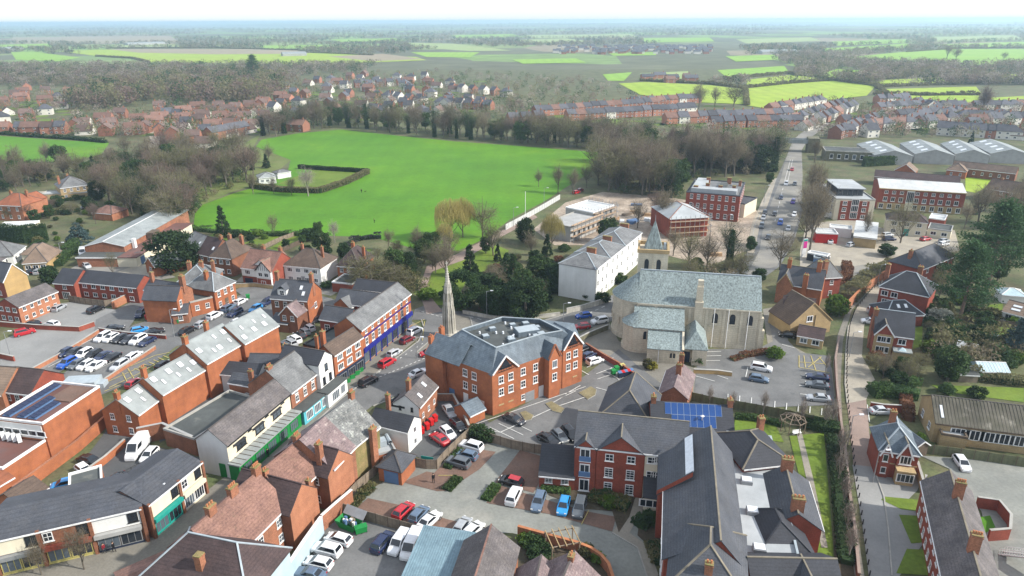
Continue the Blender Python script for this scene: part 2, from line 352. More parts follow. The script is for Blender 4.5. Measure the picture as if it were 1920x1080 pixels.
def _arch_mesh(mi_frame,r0=1.0):
    m = MB();pts = [(-.5,0),(.5,0),(.5,.72)] + [(.5*math.cos(t),.72+.28*math.sin(t)) for t in [math.pi*k/8 for k in range(1,8)]] + [(-.5,.72)]
    n = len(pts)
    for i in range(n):
        a,b = pts[i],pts[(i+1) % n]
        def s(p,k): return (p[0]*k,.5+(p[1]-.5)*k)
        A,B_,C,D = s(a,r0*1.25),s(b,r0*1.25),s(b,.98),s(a,.98)
        m.quad([(A[0],-.09,A[1]),(B_[0],-.09,B_[1]),(C[0],-.06,C[1]),(D[0],-.06,D[1])])
        m.quad([(A[0],.02,A[1]),(B_[0],.02,B_[1]),(B_[0],-.09,B_[1]),(A[0],-.09,A[1])])
    g = MB();g.quad([(p[0],-.03,p[1]) for p in pts])
    return m.mesh('window',[mi_frame]),g.mesh('pane',['glass'])
WIN['a'],PANE_ARCH = _arch_mesh('stone_church')
_d = MB();_d.box(-.5,.5,-.06,.02,0,1);_d.box(-.42,.42,-.075,-.06,.06,.5);_d.box(-.42,.42,-.075,-.06,.56,.94)
DOORS = {k: _d.mesh('door',[v]) for k,v in {'white': 'white_paint','blue': 'dusty_blue','dark': 'navy','green': 'green_paint','grey': 'grey_metal','teal': 'teal_paint','brown': 'timber_dark'}.items()}
def window(parent,x,y,z,rz,w,h,st='s',lit=False):
    o = link('window',WIN[st],parent,(x,y,z),rz,(w,1,h))
    link('pane',PANE_ARCH if st == 'a' else (PANE_LIT if lit else PANE),o)
    return o
_pm = MB();_pm.cone((0,0),.12,.10,0,.42,8);_pm.cone((0,0),.145,.145,.33,.40,8);POT = _pm.mesh('chimney_pot',['terracotta'])
def chimney(parent,x,y,z0,z1,w=0.9,d=0.6,pots=2,m='brick_old',capm='brick_mossy',pot=True):
    mb = MB();mb.box(x-w/2,x+w/2,y-d/2,y+d/2,z0,z1-.12);mb.box(x-w/2-.07,x+w/2+.07,y-d/2-.07,y+d/2+.07,z1-.35,z1-.2)
    mb.box(x-w/2-.05,x+w/2+.05,y-d/2-.05,y+d/2+.05,z1-.12,z1,1)
    c = build(mb,'chimney',[m,capm],parent)
    for i in range(pots if pot else 0):
        o = link('chimney_pot',POT,c);t = (i+.5)/pots-.5
        o.location = (x+t*w*.95,y,z1) if w >= d else (x,y+t*d*.95,z1)
    return c

FACE = {'F': 0.0,'R': math.pi/2,'B': math.pi,'L': -math.pi/2}
class Frame:
    """local frame of a building: u along its front, v into it"""
    def __init__(s,A,B,zA,zB=None):
        s.a,s.b = (Vector(q) if len(q) == 3 else P(q[0],q[1],zA) for q in (A,B))
        d = s.b - s.a;d.z = 0;s.L = d.length;s.u = d.normalized();s.v = Vector((-s.u.y,s.u.x,0));s.rz = math.atan2(s.u.y,s.u.x)
        s.o = Vector((s.a.x,s.a.y,0))
    def loc(s,px,py,z): q = P(px,py,z) - s.o;return (q.dot(s.u),q.dot(s.v),z)
def face_xy(f,t,L,D):
    return {'F': (t*L,0),'R': (L,t*D),'B': (L-t*L,D),'L': (0,D-t*D)}[f]
def put_windows(root,spec,L,D,hw,z0=0.0):
    """spec like 'F4x2 R2x2:0.9x1.2:c F1x1:2x1.6:g@.1-.5^0.4'"""
    for it in spec.split():
        m = re.match(r'([FRBL])(\d+)x(\d+)',it);rest = it[m.end():]
        f,nc,nr = m[1],int(m[2]),int(m[3]);g = lambda p,d: (re.search(p,rest) or d)
        k = re.search(r':([\d.]+)x([\d.]+)',rest);w,h = (float(k[1]),float(k[2])) if k else (1.0,1.35)
        k = re.search(r':([a-zA-Z])',rest);st = k[1] if k else 's'
        k = re.search(r'@([\d.]+)-([\d.]+)',rest);t0,t1 = (float(k[1]),float(k[2])) if k else (.04,.96)
        k = re.search(r'\^([\d.]+)',rest);zb = float(k[1]) if k else None
        step = hw/nr
        for j in range(nr):
            z = (zb + j*step) if zb is not None else (j+0.5)*hw/nr - h/2 + .1
            for i in range(nc):
                t = t0+(t1-t0)*(i+.5)/nc;x,y = face_xy(f,t,L,D)
                window(root,x,y,z0+z,FACE[f],w,h,st,lit=random.random() < .2)
def gable_roof(mb,x0,x1,y0,y1,ze,zr,ov=.3,t=.14,og=.15,axis='u',mi=0,rt=None):
    """two slopes; axis u: ridge along x. rt = position of the ridge across (0..1)"""
    rt = .5 if rt is None else rt
    if axis == 'u':
        ym = y0+(y1-y0)*rt;k = (zr-ze)/(ym-y0);k2 = (zr-ze)/(y1-ym)
        mb.slab([(x0-og,y0-ov,ze-ov*k),(x1+og,y0-ov,ze-ov*k),(x1+og,ym,zr),(x0-og,ym,zr)],t,mi)
        mb.slab([(x0-og,ym,zr),(x1+og,ym,zr),(x1+og,y1+ov,ze-ov*k2),(x0-og,y1+ov,ze-ov*k2)],t,mi)
    else:
        xm = x0+(x1-x0)*rt;k = (zr-ze)/(xm-x0);k2 = (zr-ze)/(x1-xm)
        mb.slab([(x0-ov,y0-og,ze-ov*k),(xm,y0-og,zr),(xm,y1+og,zr),(x0-ov,y1+og,ze-ov*k)],t,mi)
        mb.slab([(xm,y0-og,zr),(x1+ov,y0-og,ze-ov*k2),(x1+ov,y1+og,ze-ov*k2),(xm,y1+og,zr)],t,mi)
def hip_roof(mb,x0,x1,y0,y1,ze,zr,ov=.3,t=.14,mi=0,ends=(1,1)):
    x0 -= ov;x1 += ov;y0 -= ov;y1 += ov
    W,D = x1-x0,y1-y0
    if W >= D:
        h = D/2;a = (x0+h*ends[0]*.9,(y0+y1)/2,zr);b = (x1-h*ends[1]*.9,(y0+y1)/2,zr)
        if a[0] > b[0]: a = b = ((x0+x1)/2,(y0+y1)/2,zr)
        c = [(x0,y0,ze),(x1,y0,ze),(x1,y1,ze),(x0,y1,ze)]
        F = [[c[0],c[1],b,a],[c[1],c[2],b],[c[2],c[3],a,b],[c[3],c[0],a]]
    else:
        h = W/2;a = ((x0+x1)/2,y0+h*ends[0]*.9,zr);b = ((x0+x1)/2,y1-h*ends[1]*.9,zr)
        if a[1] > b[1]: a = b = ((x0+x1)/2,(y0+y1)/2,zr)
        c = [(x0,y0,ze),(x1,y0,ze),(x1,y1,ze),(x0,y1,ze)]
        F = [[c[0],c[1],a],[c[1],c[2],b,a],[c[2],c[3],b],[c[3],c[0],a,b]]
    for f in F:
        g = [p for i,p in enumerate(f) if p != f[i-1]]
        if len(g) > 2: mb.slab(g,t,mi)
    return a,b,c
def wall_box(mb,x0,x1,y0,y1,z0,ze,zr=None,axis='u',mi=0,rt=.5,split=None):
    """walls; split=(face->material index)"""
    sp = split or {}
    fF,fR,fB,fL = (sp.get(k,mi) for k in 'FRBL')
    if zr is None or axis == 'u':
        mb.quad([(x0,y0,z0),(x1,y0,z0),(x1,y0,ze),(x0,y0,ze)],fF);mb.quad([(x1,y1,z0),(x0,y1,z0),(x0,y1,ze),(x1,y1,ze)],fB)
    else:
        xm = x0+(x1-x0)*rt
        mb.quad([(x0,y0,z0),(x1,y0,z0),(x1,y0,ze),(xm,y0,zr),(x0,y0,ze)],fF);mb.quad([(x1,y1,z0),(x0,y1,z0),(x0,y1,ze),(xm,y1,zr),(x1,y1,ze)],fB)
    if zr is None or axis == 'v':
        mb.quad([(x1,y0,z0),(x1,y1,z0),(x1,y1,ze),(x1,y0,ze)],fR);mb.quad([(x0,y1,z0),(x0,y0,z0),(x0,y0,ze),(x0,y1,ze)],fL)
    else:
        ym = y0+(y1-y0)*rt
        mb.quad([(x1,y0,z0),(x1,y1,z0),(x1,y1,ze),(x1,ym,zr),(x1,y0,ze)],fR);mb.quad([(x0,y1,z0),(x0,y0,z0),(x0,y0,ze),(x0,ym,zr),(x0,y1,ze)],fL)
def house(name,label,A,B,hw,depth=None,rp=None,pitch=40,hr=None,roof='gable',wall='brick_red',rm='slate',wins='',ch=(),doors=(),
          cat='house',group=None,fascia=True,parapet='white_paint',split=None,ridge=True,zA=None,og=.15,ov=.3,rt=.5,L=None,ex=None,base0=0.0,RG=None):
    """A,B: where the left and right end of the front eave show (height hw). rp: where a point of the ridge shows."""
    if RG:   # set out from the two ends of the ridge and half the width of the house
        r1,r2 = P(*RG[0],hw+hr),P(*RG[1],hw+hr);fr = Frame.__new__(Frame);d_ = r2-r1;fr.u = d_.normalized();fr.v = Vector((-fr.u.y,fr.u.x,0));k = RG[2]*.9 if roof == 'hip' else 0
        fr.L = d_.length+2*k;fr.rz = math.atan2(fr.u.y,fr.u.x);fr.o = r1-fr.v*RG[2]-fr.u*k;fr.o.z = 0;depth = RG[2]/rt
    else: fr = Frame(A,B,hw)
    if L: fr.L = L
    if rp:
        v = 4.0
        for _ in range(60):
            q = fr.loc(rp[0],rp[1],hw + v*math.tan(R(pitch)));v = .5*v + .5*max(1.2,q[1])
        depth = depth or v/rt;hr = v*math.tan(R(pitch))
    if hr is None: hr = (fr.L if roof == 'gablev' else depth)*.5*math.tan(R(pitch))
    D = depth;Ln = fr.L
    root = thing(name,label,cat,(fr.o.x,fr.o.y,0),fr.rz,group)
    root['dim'] = (Ln,D,hw,hr)
    wm = [wall] if isinstance(wall,str) else list(wall)
    mb = MB();rb = MB()
    if roof == 'gable':
        wall_box(mb,0,Ln,0,D,base0,hw-.1,hw+hr-.12,'u',split=split,rt=rt);gable_roof(rb,0,Ln,0,D,hw,hw+hr,ov,.14,og,'u',rt=rt)
        rl = [((-og,D*rt,hw+hr+.01),(Ln+og,D*rt,hw+hr+.01))]
    elif roof == 'gablev':
        wall_box(mb,0,Ln,0,D,base0,hw-.1,hw+hr-.12,'v',split=split,rt=rt);gable_roof(rb,0,Ln,0,D,hw,hw+hr,ov,.14,og,'v',rt=rt)
        rl = [((Ln*rt,-og,hw+hr+.01),(Ln*rt,D+og,hw+hr+.01))]
    elif roof in ('hip','hipl','hipr'):
        wall_box(mb,0,Ln,0,D,base0,hw-.1,None,split=split)
        a,b,c = hip_roof(rb,0,Ln,0,D,hw,hw+hr,ov,ends={'hip': (1,1),'hipl': (1,0.02),'hipr': (0.02,1)}[roof])
        rl = [(a,b)] if a != b else []
        if Ln+2*ov >= D+2*ov: rl += [(c[0],a),(c[1],b),(c[2],b),(c[3],a)]
        else: rl += [(c[0],a),(c[1],a),(c[2],b),(c[3],b)]
        rl = [(Vector(p)+Vector((0,0,.02)),Vector(q)+Vector((0,0,.02))) for p,q in rl]
    elif roof == 'shed':
        mb.quad([(0,0,0),(Ln,0,0),(Ln,0,hw-.1),(0,0,hw-.1)]);mb.quad([(Ln,0,0),(Ln,D,0),(Ln,D,hw+hr-.1),(Ln,0,hw-.1)])
        mb.quad([(Ln,D,0),(0,D,0),(0,D,hw+hr-.1),(Ln,D,hw+hr-.1)]);mb.quad([(0,D,0),(0,0,0),(0,0,hw-.1),(0,D,hw+hr-.1)])
        k = hr/D;rb.slab([(-og,-ov,hw-ov*k),(Ln+og,-ov,hw-ov*k),(Ln+og,D+og,hw+hr+og*k),(-og,D+og,hw+hr+og*k)],.12);rl = []
    else:  # flat with a parapet
        wall_box(mb,0,Ln,0,D,base0,hw-.05,None,split=split);rb.slab([(.2,.2,hw-.35),(Ln-.2,.2,hw-.35),(Ln-.2,D-.2,hw-.35),(.2,D-.2,hw-.35)],.15);rl = []
        pb = MB();w = .25
        pb.box(-.05,Ln+.05,-.05,w,hw-.38,hw+.02);pb.box(-.05,Ln+.05,D-w,D+.05,hw-.38,hw+.02);pb.box(-.05,w,w,D-w,hw-.38,hw+.018);pb.box(Ln-w,Ln+.05,w,D-w,hw-.38,hw+.018)
        build(pb,'parapet',parapet,root)
    build(mb,'wall',wm,root);rf = build(rb,'roof',rm,root)
    if ridge and rl:
        q = MB()
        for a,b in rl: q.bar(a,b,.22,.12)
        build(q,'ridge_tiles',ridge if isinstance(ridge,str) else 'ridge_dark',rf)
    if fascia and roof in ('gable','hip','hipl','hipr','shed'):
        q = MB();k = hr/(D*rt) if roof == 'gable' else 0
        ze = hw-ov*k if roof != 'shed' else hw-.2
        q.box(-.05,Ln+.05,-ov-.09,-ov-.005,ze-.26,ze-.04);build(q,'gutter',fascia if isinstance(fascia,str) else 'white_paint',root)
    elif fascia and roof == 'gablev':
        q = MB();xm = Ln*rt
        for sx in (0,1):
            xe = -ov if sx == 0 else Ln+ov;k = hr/(xm if sx == 0 else Ln-xm)
            q.bar((xe,-og-.04,hw-ov*k-.1),(xm,-og-.04,hw+hr-.1),.06,.22)
        build(q,'bargeboard',fascia if isinstance(fascia,str) else 'white_paint',root)
    if wins: put_windows(root,wins,Ln,D,hw)
    for c in ch:   # (u fraction, v fraction, top above eave, w, d, pots)
        zt = hw + c[2];chimney(root,c[0]*Ln,c[1]*D,hw-.5 if len(c) < 7 else c[6],zt,c[3],c[4],c[5],m='brick_old' if wm[0] not in ('brick_orange','render_white') else ('brick_orange' if wm[0] == 'brick_orange' else 'brick_old'))
    for f,t,w,h,k in doors:
        x,y = face_xy(f,t,Ln,D);link('door',DOORS[k],root,(x,y,0),FACE[f],(w,1,h))
    if ex: ex(root,Ln,D,hw,hr)
    return root
def rooflights(root,lst,L,D,hw,hr,rt=.5,face='F',w=.8,l=1.2):
    """lst of (u fraction, fraction up the slope)"""
    run = D*rt;k = math.atan2(hr,run)
    for u,s in lst:
        mb = MB();mb.box(-w/2,w/2,-l/2,l/2,-.02,.09);mb.box(-w/2+.08,w/2-.08,-l/2+.08,l/2-.08,.09,.1,1)
        y = run*s if face == 'F' else D-run*s
        o = build(mb,'rooflight',['grey_metal','skylight'],root,(u*L,y,hw+hr*s))
        o.rotation_euler = (k if face == 'F' else -k,0,0)
def slope_panels(root,L,D,hw,hr,u0,u1,s0,s1,nc,nr,m='solar',skip=()):
    run = D*.5;k = math.atan2(hr,run);sl_ = math.hypot(run,hr)
    w = (u1-u0)*L/nc;h = (s1-s0)*sl_/nr;mb = MB();mb.box(-w/2+.03,w/2-.03,-h/2+.03,h/2-.03,.03,.08);mb.box(-w/2,w/2,-h/2,h/2,.02,.06,1)
    me = mb.mesh('solar_panel',[m,'lead'])
    for i in range(nc):
        for j in range(nr):
            if (i,j) in skip: continue
            s = s0+(s1-s0)*(j+.5)/nr
            o = link('solar_panel',me,root,(u0*L+w*(i+.5),run*s,hw+hr*s));o.rotation_euler = (k,0,0)
def wall_line(name,label,pts,h,m='brick_orange',w=.3,cap='concrete',cat='wall',group=None,px=True,capw=.1,pillars=None):
    wp = [P(*p) for p in pts] if px else pts
    c = wp[0].copy();c.z = 0
    root = thing(name,label,cat,c,0,group)
    rel = [p-c for p in wp]
    build(line_mb(rel,w,0,h),'wall',m,root)
    if cap: build(line_mb(rel,w+capw,h+.002,h+.09),'coping',cap,root)
    return root
def resample(wp,step):
    out = [wp[0].copy()];acc = 0.0
    tot = sum((wp[i+1]-wp[i]).length for i in range(len(wp)-1));n = max(1,round(tot/step));st = tot/n;need = st
    for i in range(len(wp)-1):
        a,b = wp[i],wp[i+1];l = (b-a).length;d = 0.0
        while need <= l-d+1e-6 and len(out) < n:
            d += need;out.append(a+(b-a)*(d/l));need = st
        need -= (l-d)
    if len(out) < n+1: out.append(wp[-1].copy())
    return out
def fence(name,label,pts,h=1.8,m='timber',step=2.0,cat='fence',group=None,post='timber_dark'):
    wp = resample([P(*p) for p in pts],step);c = wp[0].copy()
    root = thing(name,label,cat,c,0,group)
    pm = MB();pm.box(-.06,.06,-.06,.06,0,h+.08);pme = pm.mesh('post',[post]);cache = {}
    for i,p in enumerate(wp):
        link('post',pme,root,p-c)
        if i+1 < len(wp):
            d = wp[i+1]-p;k = round(d.length,1)
            if k not in cache:
                q = MB();q.box(.06,k-.06,-.025,.025,.05,h)
                for zz in (.3,h-.3): q.box(.06,k-.06,.025,.07,zz-.05,zz+.05)
                for t in range(int(k/.15)): q.box(.08+t*.15,.19+t*.15,-.04,-.026,.06,h-.02)
                cache[k] = q.mesh('panel',[m])
            link('panel',cache[k],root,p-c,math.atan2(d.y,d.x))
    return root
def railing(name,label,pts,h=1.0,m='black_paint',step=1.5,cat='railing',group=None):
    wp = resample([P(*p) for p in pts],step);c = wp[0].copy();root = thing(name,label,cat,c,0,group)
    pm = MB();pm.box(-.04,.04,-.04,.04,0,h);pme = pm.mesh('post',[m])
    for p in wp: link('post',pme,root,p-c)
    q = MB()
    for a,b in zip(wp,wp[1:]):
        for zz in (h-.05,h*.5): q.bar(a-c+Vector((0,0,zz)),b-c+Vector((0,0,zz)),.05)
    build(q,'rail',m,root);return root
# ------------------------------------------------------------------ plants: one mesh per kind, copied per individual
def sliver(mb,p,d,l,w,rnd):
    x = d.cross(Vector((rnd.uniform(-1,1),rnd.uniform(-1,1),rnd.uniform(-1,1))))
    if x.length < 1e-4: return
    x.normalize();a = p - x*(w/2);b = p + x*(w/2);t = p + d*l
    i = len(mb.v);mb.v += [tuple(a),tuple(b),tuple(t)];mb.f.append((i,i+1,i+2));mb.m.append(0)
def leaf(mb,p,s,rnd):
    a = Vector((rnd.gauss(0,1),rnd.gauss(0,1),rnd.gauss(0,1))).normalized();b = a.cross(Vector((rnd.gauss(0,1),rnd.gauss(0,1),rnd.gauss(0,1)))).normalized()
    i = len(mb.v);mb.v += [tuple(p-a*s-b*s*.6),tuple(p+a*s-b*s*.6),tuple(p+b*s)];mb.f.append((i,i+1,i+2));mb.m.append(0)
def bare_tree(seed,h=12.0,rx=.36,base=.2,nt=2300,tw=.045,tl=.085,droop=0.0,top=1.0):
    """trunk, limbs and twigs filling an uneven oval crown"""
    rnd = random.Random(seed);T = MB();C = MB();zc = h*(base+1)/2;rz = h*(1-base)/2;r0 = h*.014+.05
    lob = [(rnd.uniform(0,6.283),rnd.uniform(-.6,.9),rnd.uniform(.75,1.12)) for _ in range(9)]
    def surf(a,v,k=1.0):
        f = .86+sum((w-.94)*max(0,math.cos(a-x)*.6+.4-abs(v-y)) for x,y,w in lob)
        q = math.sqrt(max(.02,1-v*v));return Vector((math.cos(a)*q*rx*h*f*k,math.sin(a)*q*rx*h*f*k,zc+v*rz*f*k))
    lean = Vector((rnd.gauss(0,.03)*h,rnd.gauss(0,.03)*h,0));ax = lambda t: Vector((lean.x*t,lean.y*t,h*t*.92))
    for i in range(5): T.tube(ax(i/5),ax((i+1)/5),r0*(1-i*.18),r0*(1-(i+1)*.18)+.01,6)
    segs = []
    for i in range(15):
        t = base*.7+rnd.random()*(.62-base*.5);a = i*2.4+rnd.gauss(0,.3);v = -.5+1.35*i/15+rnd.gauss(0,.12);e = surf(a,max(-.75,min(.95,v)),.78);s_ = ax(t);m = s_.lerp(e,.5)+Vector((0,0,-h*.03))
        T.tube(s_,m,r0*.5,r0*.33,4);T.tube(m,e,r0*.33,r0*.12,4);segs += [(s_.lerp(m,.5),m),(m,e),(m,e)]
    sec = []
    for i in range(80):
        s_,e = rnd.choice(segs);p = s_.lerp(e,rnd.random());q = surf(rnd.uniform(0,6.283),rnd.uniform(-.8,.98),1.0);q = p.lerp(q,min(1,h*.24/max(.1,(q-p).length)));T.tube(p,q,r0*.16,.015,3);sec.append((p,q))
    for i in range(nt):
        p,q = sec[i % 80];a = p.lerp(q,rnd.uniform(.2,1.05))+Vector((rnd.gauss(0,.035*h),rnd.gauss(0,.035*h),rnd.gauss(0,.03*h)))
        d = ((q-p).normalized()*.6+Vector((rnd.gauss(0,.6),rnd.gauss(0,.6),rnd.gauss(.2,.5)-droop))).normalized();sliver(C,a,d,h*tl*rnd.uniform(.6,1.3),tw,rnd)
    k = h/max(v[2] for v in C.v)
    for M_ in (T,C): M_.v = [(x*k,y*k,z*k) for x,y,z in M_.v]
    return T,C
def clump_crown(seed,n,fn,ls=.28,clumps=40,cr=.9,clump_fn=None):
    """leaves in clumps; fn(rnd)-> centre of a clump inside the crown"""
    rnd = random.Random(seed);C = MB()
    cs = [fn(rnd) for _ in range(clumps)]
    for i in range(n):
        c = cs[i % clumps];r = cr*rnd.uniform(.75,1.15);v = Vector((rnd.gauss(0,1),rnd.gauss(0,1),rnd.gauss(0,1))).normalized()*(r*rnd.random()**.4)
        leaf(C,Vector(c)+Vector((v.x,v.y,v.z*.75)),ls*rnd.uniform(.6,1.3),rnd)
    return C
def simple_trunk(h,r,m='bark'):
    T = MB();T.tube((0,0,-.1),(0,0,h*.5),r,r*.7,7);T.tube((0,0,h*.5),(.1,0,h),r*.7,r*.25,6);return T
TREES = {}
def proto(kind,T,C,tm,cm,h):
    TREES[kind] = (T.mesh('trunk',[tm]),C.mesh('crown',[cm]),h)
def ball(rx,rz,zc,shell=.75):
    def f(r):
        v = Vector((r.gauss(0,1),r.gauss(0,1),r.gauss(0,1))).normalized()*(shell+(1-shell)*r.random())
        return (v.x*rx,v.y*rx,zc+v.z*rz)
    return f
for i in range(4): proto('bare%d' % i,*bare_tree(10+i,12,.36+.04*(i % 3),.14+.03*(i % 2)),'bark',('twig','twig','twig_olive','twig_purple')[i],12)
proto('bare4',*bare_tree(31,14,.29,.2),'bark','twig',14)
proto('bare5',*bare_tree(37,12,.46,.1),'bark','twig_olive',12)
proto('poplar',*bare_tree(41,18,.13,.1),'bark','twig_purple',18)
proto('birch',*bare_tree(43,11,.28,.2,1500,.035,.09,.5),'bark_pale','twig_pale',11)
proto('winter_shrub',*bare_tree(47,4,.55,.0,1800,.03,.14),'bark','twig_olive',4)
proto('winter_shrub_red',*bare_tree(49,4,.5,.0,1800,.03,.14),'bark','twig_purple',4)
proto('sapling',*bare_tree(53,7,.18,.25,500,.03),'bark_pale','twig_purple',7)
_T,_C = bare_tree(61,13,.4,.15,900)
_r = random.Random(5)
for _ in range(3000):
    a = _r.uniform(0,6.283);rr = 5.0*math.sqrt(_r.random())*(1+.18*math.sin(3*a+1));zt = 3.2+9.3*math.sqrt(max(0,1-(rr/6.2)**2))*_r.uniform(.55,1.02)
    sliver(_C,Vector((rr*math.cos(a),rr*math.sin(a),zt)),Vector((_r.gauss(0,.1),_r.gauss(0,.1),-1)).normalized(),_r.uniform(1.6,3.4),.06,_r)
proto('willow',_T,_C,'bark','willow',13)
_T,_C = bare_tree(67,13,.32,.15)
_r = random.Random(6)
for _ in range(1500):
    z = 9*_r.random();a = _r.uniform(0,6.283);rr = .9*math.sqrt(_r.random())*(1.25-.08*z);leaf(_C,Vector((rr*math.cos(a),rr*math.sin(a),z)),.26,_r)
proto('ivy_tree',_T,_C,'bark','leaf_dark',13)
proto('yew',simple_trunk(4,.4),clump_crown(71,5200,ball(3.6,3.9,4.2),.24,70,1.25),'bark','leaf_dark',9.3)
proto('holm',simple_trunk(5,.35),clump_crown(73,4600,ball(3.0,3.6,5.2),.25,60,1.2),'bark','leaf_mid',10)
proto('evergreen_small',simple_trunk(2,.2),clump_crown(75,2600,ball(1.7,1.9,2.4),.2,40,.8),'bark','leaf_dark',5)
def conef(R0,H,z0):
    def f(r):
        t = 1-math.sqrt(r.random());a = r.uniform(0,6.283);rr = R0*(1-t)*(.75+.3*r.random())
        return (rr*math.cos(a),rr*math.sin(a),z0+t*H)
    return f
proto('conifer',simple_trunk(11,.3),clump_crown(77,4600,conef(2.5,10.3,.9),.22,110,.62),'bark','leaf_dark',12)
proto('cypress',simple_trunk(7,.2),clump_crown(79,3000,conef(1.5,7.4,.4),.2,60,.6),'bark','leaf_mid',8.5)
proto('blue_cedar',simple_trunk(8,.3),clump_crown(81,3600,conef(3.6,7.6,1.2),.24,70,.8),'bark','leaf_blue',9.5)
def pine_c(seed,H=20,W=7.0,z0=.32,n=9000,lay=34):
    rnd = random.Random(seed);T = MB();C = MB()
    T.tube((0,0,-.2),(.3,.1,H*.5),.42,.3,8);T.tube((.3,.1,H*.5),(.1,-.1,H*.97),.3,.06,7)
    for i in range(lay):
        t = z0+(1-z0)*(i+.5)/lay;z = H*t;w = W*(1-((t-z0)/(1-z0))**1.7)*rnd.uniform(.55,1.1)+.6;a = i*2.4+rnd.uniform(-.5,.5)
        e = Vector((w*math.cos(a),w*math.sin(a),z+rnd.uniform(.2,1.0)));T.tube((.2,0,z-.6),e,.11,.03,4)
        for k in range(n//lay):
            s = rnd.uniform(.3,1.05);c = Vector((.2,0,z-.6)).lerp(e,s)
            leaf(C,c+Vector((rnd.gauss(0,.85),rnd.gauss(0,.85),rnd.gauss(.1,.4))),.22*rnd.uniform(.6,1.3),rnd)
    return T,C
proto('pine',*pine_c(83),'bark_pine','leaf_pine',20)
proto('pine_sparse',*pine_c(85,18,5.6,.4,6000,26),'bark_pine','leaf_pine',18)
for nm,cm,sd in (('bush','leaf_mid',91),('bush_dark','leaf_dark',92),('bush_bright','leaf_bright',93),('bush_olive','leaf_olive',94),('bush_russet','leaf_russet',95),('bush_blossom','blossom',96),('bush_yellow','leaf_yellow',97)):
    proto(nm,simple_trunk(.8,.08),clump_crown(sd,1500,ball(.95,.75,.95),.13,40,.42),'bark',cm,2.0)
def tree(name,kind,label,x,yb,yt=None,h=None,w=1.0,group=None,cat='tree',pos=None):
    """a tree at ground pixel (x,yb); its height h, or the row yt where its top shows"""
    tm,cm,h0 = TREES[kind]
    g = pos if pos is not None else P(x,yb)
    h = h or up(x,yb,yt);s = h/h0
    root = thing(name,label,cat,(g.x,g.y,0),random.uniform(0,6.283),group)
    root.scale = (s*w,s*w,s)
    link('trunk',tm,root);link('crown',cm,root)
    return root
def bush(kind,label,x,y,h=1.5,w=1.0,group=None):
    return tree('bush',kind,label,x,y,h=h,w=w,group=group,cat='bush')
def hedge(name,label,pts,h=1.6,w=1.2,m='leaf_mid',dens=60,px=True,group=None,cat='hedge',ls=.16,core='leaf_dark',seed=1):
    wp = [P(*p) for p in pts] if px else [Vector(p) for p in pts];c = wp[0].copy();c.z = 0
    rel = [p-c for p in wp];rnd = random.Random(seed);mb = MB()
    lump = 0 if 'clipped' in name or 'bowl' in name else .3;rel = resample(rel,2.5) if lump else rel
    line_mb(rel,w*.66,0,h*(.86-lump),mb,1)
    for a,b in zip(rel,rel[1:]):
        hs,h0 = rnd.uniform(1-lump*1.6,1+lump),h if a is rel[0] else h0
        h = h0*hs;d = b-a;l = d.length;nrm = Vector((-d.y,d.x,0)).normalized()
        for _ in range(int(l*dens)):
            t = rnd.random();s = rnd.random()
            if s < .45: o_ = nrm*(w*.5*rnd.uniform(-1,1));z = h*(.88+.14*rnd.random()+.05*math.sin(t*l*.7))
            else: o_ = nrm*(w*.5*(1 if rnd.random() < .5 else -1)*rnd.uniform(.8,1.1));z = h*rnd.random()
            leaf(mb,a+d*t+o_+Vector((0,0,z)),ls*rnd.uniform(.6,1.4),rnd)
    o = build(mb,name,[m,core],None,c);return tag(o,label,cat,group)
# ------------------------------------------------------------------ vehicles
PAINT = {'white': (.74,.75,.76),'black': (.008,.008,.01),'dark': (.02,.023,.03),'grey': (.10,.115,.13),'silver': (.36,.38,.40),'red': (.42,.012,.02),'blue': (.015,.09,.42),
         'skyblue': (.02,.27,.62),'navy': (.012,.022,.07),'slateblue': (.10,.15,.22),'purple': (.07,.03,.30),'maroon': (.16,.012,.02),'green': (.02,.10,.06),'lightgrey': (.50,.52,.54)}
for k,c in PAINT.items():
    m = mat('car_paint_'+k,c,rough=.25,var=.03,spec=.5);m.node_tree.nodes['Principled BSDF'].inputs['Coat Weight'].default_value = .6
mat('tyre',(.012,.012,.013),rough=.9);mat('rim',(.30,.31,.32),rough=.35,metal=.6)
mat('lamp_clear',(.75,.75,.72),rough=.15);mat('lamp_red',(.35,.01,.01),rough=.2);mat('car_glass',(.012,.016,.022),rough=.06,spec=.8);mat('plate_black',(.02,.02,.02),rough=.6)
